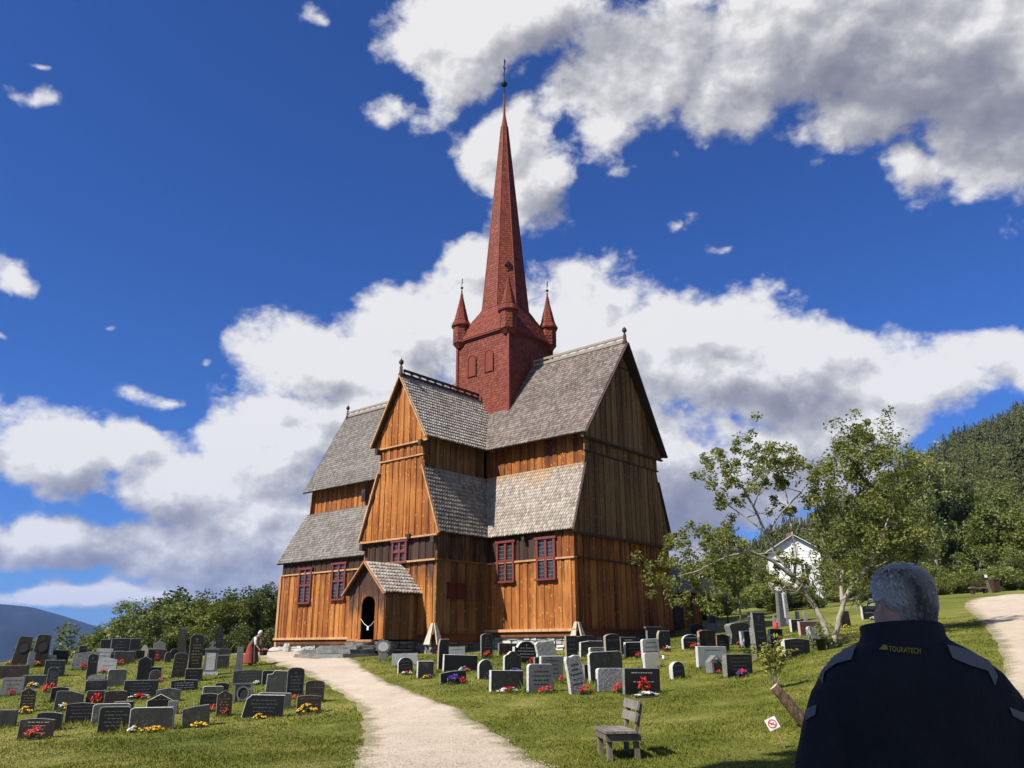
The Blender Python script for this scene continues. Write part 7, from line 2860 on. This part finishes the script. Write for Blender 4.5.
def onto(px, py, lift=.003):
    d = Vector(ray(px, py)).normalized()
    hit = jb.ray_cast(Vector((0, 0, 0)), d)
    if hit[0] is None or hit[0].y > MD + .35:
        return None
    n_ = hit[1] if hit[1].dot(d) < 0 else -hit[1]
    return hit[0] + n_ * lift


def patch(poly, mat, name='reflective_panel', lift=.005, nu=14, nv=6):
    """poly: two edges (top list, bottom list) sampled and bridged"""
    T_, B_ = poly

    def samp(E, f):
        x = f * (len(E) - 1)
        i = min(int(x), len(E) - 2)
        f = x - i
        return E[i][0] + (E[i + 1][0] - E[i][0]) * f, E[i][1] + (E[i + 1][1] - E[i][1]) * f
    mb = MB()
    idx = {}
    for i in range(nu + 1):
        a, c = samp(T_, i / nu), samp(B_, i / nu)
        for j in range(nv + 1):
            f = j / nv
            p = onto(a[0] + (c[0] - a[0]) * f, a[1] + (c[1] - a[1]) * f, lift)
            if p is not None:
                idx[i, j] = len(mb.v)
                mb.v.append(tuple(inv @ p))
    for i in range(nu):
        for j in range(nv):
            k = [(i, j), (i + 1, j), (i + 1, j + 1), (i, j + 1)]
            if all(q in idx for q in k):
                mb.f.append([idx[q] for q in k])
                mb.m.append(0)
                mb.t.append(.5)
    if mb.f:
        mb.build(name, mat, jacket, smooth=True)


patch(([(818, 682), (820, 668), (838, 655), (854.5, 649.5)], [(821, 687), (823, 676), (835, 667.5), (849.5, 664)]), M_PANEL)
patch(([(944, 650), (963, 655), (986, 667), (993.5, 682)], [(949, 663), (967, 671), (984, 676), (990.5, 691)]), M_PANEL)
patch(([(803.5, 713.5), (809, 710.5), (814.5, 708)], [(803.5, 724), (808, 721), (813, 718.5)]), M_PANEL, nu=6)
patch(([(1004.5, 712), (1014, 716), (1022.5, 719)], [(1007.5, 720.5), (1015, 724.5), (1022.5, 728)]), M_PANEL, nu=6)
M_YEL = plain('yellow print', (.33, .24, .02), .5, .3, var=.08)


def put_text(txt, x0, y0, x1, y1, mat, name):
    cu = bpy.data.curves.new('txt', 'FONT')
    cu.body = txt
    cu.size = 1.0
    cu.offset = .012
    cu.space_character = 1.12
    to = bpy.data.objects.new('txt', cu)
    COL.objects.link(to)
    dg = bpy.context.evaluated_depsgraph_get()
    dg.update()
    me = bpy.data.meshes.new_from_object(to.evaluated_get(dg))
    bpy.data.objects.remove(to)
    v = np.array([q.co[:] for q in me.vertices])
    lo, hi = v.min(0), v.max(0)
    mb = MB()
    ok = []
    for q in v:
        fx_ = (q[0] - lo[0]) / (hi[0] - lo[0])
        fy_ = (q[1] - lo[1]) / (hi[1] - lo[1])
        px, py = x0 + (x1 - x0) * fx_, y0 + (y1 - y0) * fx_ - (1 - 0) * fy_ * 5.0
        p = onto(px, py, .006)
        ok.append(p is not None)
        mb.v.append(tuple(inv @ p) if p is not None else (0, 0, 1.4))
    for f in me.polygons:
        vs = list(f.vertices)
        if all(ok[i] for i in vs):
            mb.f.append(vs)
            mb.m.append(0)
            mb.t.append(.5)
    bpy.data.meshes.remove(me)
    if mb.f:
        mb.build(name, mat, jacket)


put_text('TOURATECH', 886, 656.3, 917.5, 658.8, M_YEL, 'lettering')
patch(([(876.3, 654.4), (879.5, 651.6), (881.2, 650.0)], [(885.0, 655.0), (885.0, 654.6), (885.2, 653.2)]), M_YEL, 'emblem', .006, 6, 3)
patch(([(880.5, 650.6), (882.5, 650.2)], [(883.0, 652.6), (885.0, 651.0)]), M_YEL, 'emblem', .006, 4, 3)

# ---------------------------------------------------------------- the stooping woman on the lawn
wp = on_ground(247, 663.5)
_, sy_ = px_scale(wp)
WS = (33.5 / sy_) / 1.46
mb = MB()
lean = Matrix.Rotation(math.radians(38), 4, 'Y')       # bent forward, towards +x


def tr(p, piv=Vector((0, 0, .92))):
    return (lean @ (Vector(p) - piv)) + piv


for s in (-1, 1):
    loft(mb, [(.05, .04, .05, s * .09, 0), (.25, .05, .052, s * .09, -.01), (.48, .052, .055, s * .085, .02), (.70, .075, .075, s * .08, 0), (.92, .09, .09, s * .07, -.02)], 12, 2)
    loft(mb, [(.0, .12, .042, s * .09, .05), (.04, .11, .042, s * .09, .045), (.09, .05, .035, s * .09, -.005)], 12, 2.2)
b0 = len(mb.v)
loft(mb, [(.84, .12, .165, 0), (.96, .125, .17, 0), (1.08, .11, .145, 0), (1.22, .12, .165, 0), (1.34, .105, .165, 0), (1.40, .065, .10, 0), (1.45, .05, .052, .0), (1.50, .05, .05, .0)], 20)
mb.v[b0:] = [tuple(tr(p)) for p in mb.v[b0:]]
b0 = len(mb.v)
loft(mb, [(1.46, .05, .045, 0, .02), (1.50, .07, .06, 0, .015), (1.56, .085, .066, 0, .005), (1.62, .085, .066, 0, 0), (1.66, .06, .05, 0, 0), (1.69, .02, .02, 0, 0)], 16, 2.1)
mb.tube([(.075, 0, 1.57), (.10, 0, 1.545), (.085, 0, 1.53)], [.010, .014, .010], 6)
hm_ = Matrix.Translation(tr((0, 0, 1.46))) @ Matrix.Rotation(math.radians(28), 4, 'Y') @ Matrix.Translation((0, 0, -1.46))
mb.v[b0:] = [tuple(hm_ @ Vector(p)) for p in mb.v[b0:]]
WA = {}
for s in (-1, 1):
    sh = tr((0, s * .17, 1.33))
    el = sh + Vector((.06, s * .03, -.29))
    wr = el + Vector((.17, -s * .03, -.20))
    WA[s] = (sh, el, wr)
    mb.tube([sh, sh.lerp(el, .5), el, el.lerp(wr, .5), wr], [.052, .046, .040, .036, .026], 10)
    hand(mb, wr, wr - el, s, .9, .6)
woman = remesh(mb, 'person', .012, [M_SKIN], 3)
woman.location = wp
woman.scale = (WS, WS, WS)
woman.rotation_euler = (0, 0, math.radians(-12))
tag(woman, 'stooping person with white hair, dark vest and long red skirt by the path', 'person')
mb = MB()
loft(mb, [(.10, .31, .29, 0, -.03), (.16, .30, .28, 0, -.03), (.50, .24, .235, 0, -.02), (.80, .18, .20, 0, -.01), (.94, .145, .185, 0, .0), (1.0, .13, .17, 0, .03)], 30, 2.1)
for i in range(len(mb.v)):
    x, y, z = mb.v[i]
    k = 1 + .05 * math.sin(math.atan2(y, x) * 13) * max(0, 1 - z)
    mb.v[i] = (x * k, y * k, z)
mb.build('skirt', mk_cloth('red wool skirt', (.16, .028, .022), (.27, .05, .04), 80, 6), woman, smooth=True)
mb = MB()
for j, (z, x, w) in enumerate(((.20, .285, .20), (.5, .235, .17), (.8, .185, .14), (.97, .16, .12))):
    pass
mb.prism([(.285, -.20, .16), (.285, .20, .16), (.24, .18, .5), (.20, .14, .8), (.17, .11, .98), (.17, -.11, .98), (.20, -.14, .8), (.24, -.18, .5)], (.035, 0, .01))
mb.build('apron', mk_cloth('grey apron', (.06, .05, .055), (.12, .10, .10), 80, 6), woman)
b_v = MB()
loft(b_v, [(.93, .14, .18, 0), (1.08, .125, .16, 0), (1.22, .135, .178, 0), (1.34, .118, .175, 0), (1.395, .08, .12, 0)], 20)
b_v.v = [tuple(tr(p)) for p in b_v.v]
b_v.build('vest', mk_cloth('grey green vest', (.05, .058, .056), (.085, .095, .09), 80, 6), woman, smooth=True)
for s in (-1, 1):
    sh, el, wr = WA[s]
    mb = MB()
    mb.tube([sh + Vector((0, -s * .02, .02)), sh.lerp(el, .5), el, el.lerp(wr, .15)], [.068, .066, .060, .052], 12)
    mb.build('sleeve', mk_cloth('pale blouse', (.55, .42, .40), (.70, .58, .55), 80, 6), woman, smooth=True)
b_v = MB()
loft(b_v, [(1.49, .055, .062, 0, -.03), (1.53, .075, .075, 0, -.022), (1.60, .09, .08, 0, -.012), (1.655, .082, .072, 0, -.006), (1.69, .055, .05, 0, 0), (1.712, .02, .02, 0, 0)], 18, 2.1)
b_v.v = [tuple(hm_ @ Vector(p)) for p in b_v.v]
b_v.build('hair', plain('white hair', (.55, .53, .49), .6, .3, var=.2, scale=30), woman, smooth=True)
# basket in her hands
hp_ = woman.matrix_basis @ ((WA[1][2] + WA[-1][2]) / 2 + Vector((.14, 0, -.12)))
bk2 = thing('basket', 'dark handled basket with red contents held by the stooping person', 'basket', hp_ - Vector((0, 0, .16)), 0)
mb = MB()
mb.lathe([(0, 0), (.15, 0), (.19, .2), (.205, .2), (.205, .22), (.18, .21), (.14, .03), (0, .03)], (0, 0, 0), 16)
mb.build('body', plain('dark wicker', (.03, .024, .02), .8, bump=.5), bk2)
mb = MB()
mb.tube([(.2 * math.cos(a), 0, .2 + .22 * math.sin(a)) for a in np.linspace(0, PI, 13)], .012, 6)
mb.build('handle', M_BEAMDARK, bk2)
mb = MB()
for i in range(14):
    a, q = rr_.uniform(0, 6.28), rr_.uniform(0, .14)
    mb.lathe([(0, -.03), (.035, 0), (0, .035)], (q * math.cos(a), q * math.sin(a), .21 + rr_.uniform(0, .05)), 7, 0, rr_.random())
mb.build('contents', FLM['red'], bk2)

# ================================================================ sky with cumulus
world = bpy.data.worlds.new('World')
SC.world = world
world.use_nodes = True
wt = NT(world.node_tree)
bg = world.node_tree.nodes['Background']
SUN = Vector((-3.38, -2.336, 4.228)).normalized()
sky = wt.n('ShaderNodeTexSky')
sky.sky_type = 'NISHITA'
sky.sun_disc = False
sky.sun_elevation = math.asin(SUN.z)
sky.sun_rotation = math.atan2(SUN.x, SUN.y)
sky.altitude = 400
sky.air_density = 1.0
sky.dust_density = 0.3
sky.ozone_density = 4.0
SKY_S = 0.05
EXPO = 0.70
tc = wt.n('ShaderNodeTexCoord').outputs['Generated']
sep = wt.n('ShaderNodeSeparateXYZ')
wt.set(sep.inputs[0], tc)
azn = wt.math('ARCTAN2', sep.outputs[0], sep.outputs[1])
eln = wt.math('ARCSINE', sep.outputs[2])
comb = wt.n('ShaderNodeCombineXYZ')
wt.set(comb.inputs[0], azn)
wt.set(comb.inputs[1], eln)
AE = comb.outputs[0]


def ae(px, py):
    d = ray(px, py)
    d = d / np.linalg.norm(d)
    return math.atan2(d[0], d[1]), math.asin(d[2])


def blob(vec, px, py, rx, ry, amp=1.0):
    a = ae(px, py)
    b1, b2 = ae(px + rx, py), ae(px, py - ry)
    ra, re = abs(b1[0] - a[0]), abs(b2[1] - a[1])
    q = wt.vm('MULTIPLY', wt.vm('SUBTRACT', vec, (a[0], a[1], 0)), (1 / ra, 1 / re, 0))
    x = wt.math('SUBTRACT', 1.0, wt.vm('LENGTH', q))
    return x if amp == 1.0 else wt.math('ADD', wt.math('MULTIPLY', x, .7), amp - .7)


def fbm(vec, sc, det, ro):
    x = wt.nt.nodes.new('ShaderNodeTexNoise')
    wt.set(x.inputs['Vector'], vec)
    x.inputs['Scale'].default_value = sc
    x.inputs['Detail'].default_value = det
    x.inputs['Roughness'].default_value = ro
    return x


CLOUD = [(440, 40, 75, 70), (500, 12, 110, 55), (400, 85, 40, 40, .45), (650, 60, 110, 100), (760, 55, 170, 115), (900, 60, 200, 125), (980, 120, 130, 100), (1080, 60, 200, 160), (928, 180, 55, 45, .8), (860, 130, 120, 60),
         (540, 195, 66, 62), (512, 150, 44, 48), (640, 170, 80, 50, .22), (700, 215, 60, 40, .18), (740, 245, 40, 26, .25), (590, 120, 50, 40, .2),
         (480, 325, 95, 80), (560, 345, 150, 90), (690, 360, 150, 95), (790, 375, 110, 75), (900, 395, 150, 55), (1010, 365, 100, 36, .7), (385, 360, 80, 65), (300, 372, 85, 52), (270, 440, 110, 70), (420, 460, 160, 110), (640, 470, 200, 120), (760, 480, 160, 80), (870, 440, 100, 42),
         (35, 445, 80, 52), (120, 440, 70, 32), (190, 475, 100, 52), (60, 535, 140, 40), (200, 545, 160, 50), (300, 540, 110, 80), (40, 592, 150, 16, .6), (190, 590, 170, 24, .7),
         (500, 560, 420, 70), (800, 540, 300, 40), (115, 383, 75, 24, .42), (150, 390, 40, 20, .45), (4, 268, 30, 34, .6), (35, 97, 46, 32, .42), (190, 347, 32, 18, .25), (315, 8, 60, 30, .35), (95, 316, 36, 18, .15), (0, 335, 26, 14, .45), (30, 52, 40, 14, .12), (340, 50, 30, 20, .15), (75, 350, 60, 14, .15), (1060, 380, 80, 40),
         (-120, 420, 160, 100), (-150, 250, 120, 80), (1250, 300, 160, 130)]


# unseen cumulus added behind the view for white fill light; bearing, height in degrees
BACK_FILL = [(-165, 38, 40, 26), (-110, 28, 34, 20), (-75, 62, 40, 16), (165, 24, 40, 16), (-150, 72, 60, 12)]


def density(vec, detail):
    """cloud thickness in one direction of the sky"""
    # the outline is pushed about so that it stays ragged
    w = fbm(vec, 5.0, 3, .5).outputs['Color']
    sp_ = wt.n('ShaderNodeSeparateXYZ')
    wt.set(sp_.inputs[0], vec)
    cb = wt.n('ShaderNodeCombineXYZ')
    wt.set(cb.inputs[0], wt.math('ARCTAN2', sp_.outputs[0], sp_.outputs[1]))
    wt.set(cb.inputs[1], wt.math('ARCSINE', sp_.outputs[2]))
    v = wt.vm('ADD', cb.outputs[0], wt.vm('MULTIPLY', wt.vm('SUBTRACT', w, (.5, .5, .5)), (.15, .11, 0)))
    d = None
    for q in BACK_FILL:
        x = wt.math('SUBTRACT', .8, wt.vm('LENGTH', wt.vm('MULTIPLY', wt.vm('SUBTRACT', v, (math.radians(q[0]), math.radians(q[1]), 0)), (1 / math.radians(q[2]), 1 / math.radians(q[3]), 0))))
        d = x if d is None else wt.math('SMOOTH_MAX', d, x, .22)
    for q in CLOUD:
        x = blob(v, *q)
        d = x if d is None else wt.math('SMOOTH_MAX', d, x, .22)
    sq = wt.vm('MULTIPLY', vec, (1.0, 1.0, 1.3))
    n1 = fbm(sq, 6.0, detail, .60).outputs[0]
    # rounded heads with creases between them
    bil = wt.math('ABSOLUTE', wt.math('SUBTRACT', fbm(wt.vm('ADD', sq, (3.1, 1.7, .4)), 9.0, min(detail, 6), .56).outputs[0], .5))
    d = wt.math('ADD', wt.math('MINIMUM', d, .75), wt.math('MULTIPLY', wt.math('SUBTRACT', n1, .5), 1.9))
    return wt.math('ADD', d, wt.math('MULTIPLY', wt.math('SUBTRACT', bil, .09), 2.1))


D1 = density(tc, 9)
up_ = wt.vm('NORMALIZE', wt.vm('ADD', tc, (-.050, -.020, .075)))
D2 = density(up_, 6)
near_ = wt.vm('NORMALIZE', wt.vm('ADD', tc, (-.014, -.006, .020)))
D3 = density(near_, 7)
alpha = wt.maprange(D1, -.03, .33, 0.0, 1.0)
# cloud standing between this spot and the sun darkens it; heads that face the sun stay white
lit = wt.math('SUBTRACT', 1.0, wt.math('MULTIPLY', wt.maprange(D2, .05, 1.25, 0.0, 1.0), .50))
lit = wt.math('ADD', lit, wt.math('MULTIPLY', wt.math('SUBTRACT', D1, D3), .85))
lit = wt.math('ADD', lit, wt.maprange(D1, .0, .5, .10, 0.0))
GREY = [(860, 50, 300, 110), (1000, 110, 140, 80), (620, 40, 140, 60), (700, 505, 190, 60), (60, 555, 200, 40), (280, 570, 180, 40), (60, 490, 150, 40), (500, 430, 160, 60), (800, 400, 100, 40), (130, 530, 160, 40), (560, 215, 40, 30)]
for i_, q in enumerate(GREY):
    lit = wt.math('SUBTRACT', lit, wt.math('MULTIPLY', wt.math('MAXIMUM', blob(AE, *q), 0.0), .62 if i_ < 4 else .34))
lit = wt.math('MINIMUM', wt.math('MAXIMUM', lit, 0.0), 1.0)
S_ = 1.0 / (SKY_S * 2 ** EXPO)
ccol = wt.ramp(lit, [(0.0, (.24, .245, .30)), (.35, (.32, .325, .37)), (.62, (.47, .47, .50)), (.85, (.68, .675, .68)), (1.0, (.88, .87, .86))])
ccol = wt.mix(1.0, ccol, (S_, S_, S_), 'MULTIPLY')
scol = wt.mix(1.0, sky.outputs[0], (.38, .76, 1.48), 'MULTIPLY')
final = wt.mix(wt.math('MULTIPLY', alpha, .97), scol, ccol)
wt.set(bg.inputs[0], final)
bg.inputs[1].default_value = SKY_S
world.cycles.sampling_method = 'MANUAL'
world.cycles.sample_map_resolution = 1024

sl = bpy.data.lights.new('sun', 'SUN')
sl.energy = 5.0
sl.angle = math.radians(0.53)
sl.color = (1.0, 0.95, 0.865)
so = bpy.data.objects.new('sun', sl)
COL.objects.link(so)
so.rotation_euler = SUN.to_track_quat('Z', 'Y').to_euler()
so.location = SUN * 60

cam = bpy.data.cameras.new('camera')
cam.sensor_width = 36
cam.lens = FPX / W * 36
cam.clip_start = 0.05
cam.clip_end = 30000
co_ = bpy.data.objects.new('camera', cam)
COL.objects.link(co_)
co_.matrix_world = Matrix.Rotation(PI / 2 + PITCH, 4, 'X') @ Matrix.Rotation(-ROLL, 4, 'Z')
SC.camera = co_
SC.view_settings.view_transform = 'Standard'
SC.view_settings.look = 'None'
SC.view_settings.exposure = EXPO
SC.view_settings.gamma = 1.0
SC.render.engine = 'CYCLES'
SC.cycles.use_denoising = True
SC.cycles.max_bounces = 6
SC.cycles.transparent_max_bounces = 8
SC.cycles.caustics_reflective = False
SC.cycles.caustics_refractive = False
SC.cycles.sample_clamp_indirect = 4.0

# the valley air: far slopes fade to blue, near things stay clear
mh = bpy.data.materials.new('valley air')
mh.use_nodes = True
nt_ = mh.node_tree
nt_.nodes.remove(nt_.nodes['Principled BSDF'])
pv_ = nt_.nodes.new('ShaderNodeVolumePrincipled')
pv_.inputs['Color'].default_value = (.28, .46, 1.0, 1)
pv_.inputs['Density'].default_value = 0.00007
pv_.inputs['Anisotropy'].default_value = 0.0
nt_.links.new(pv_.outputs[0], nt_.nodes['Material Output'].inputs['Volume'])
hz = MB()
hz.hexa([(-7600, -400, -240), (7600, -400, -240), (7600, 7600, -240), (-7600, 7600, -240), (-7600, -400, 420), (7600, -400, 420), (7600, 7600, 420), (-7600, 7600, 420)])
tag(hz.build('haze', mh), 'thin blue valley air over the far mountain', 'haze', kind='stuff')
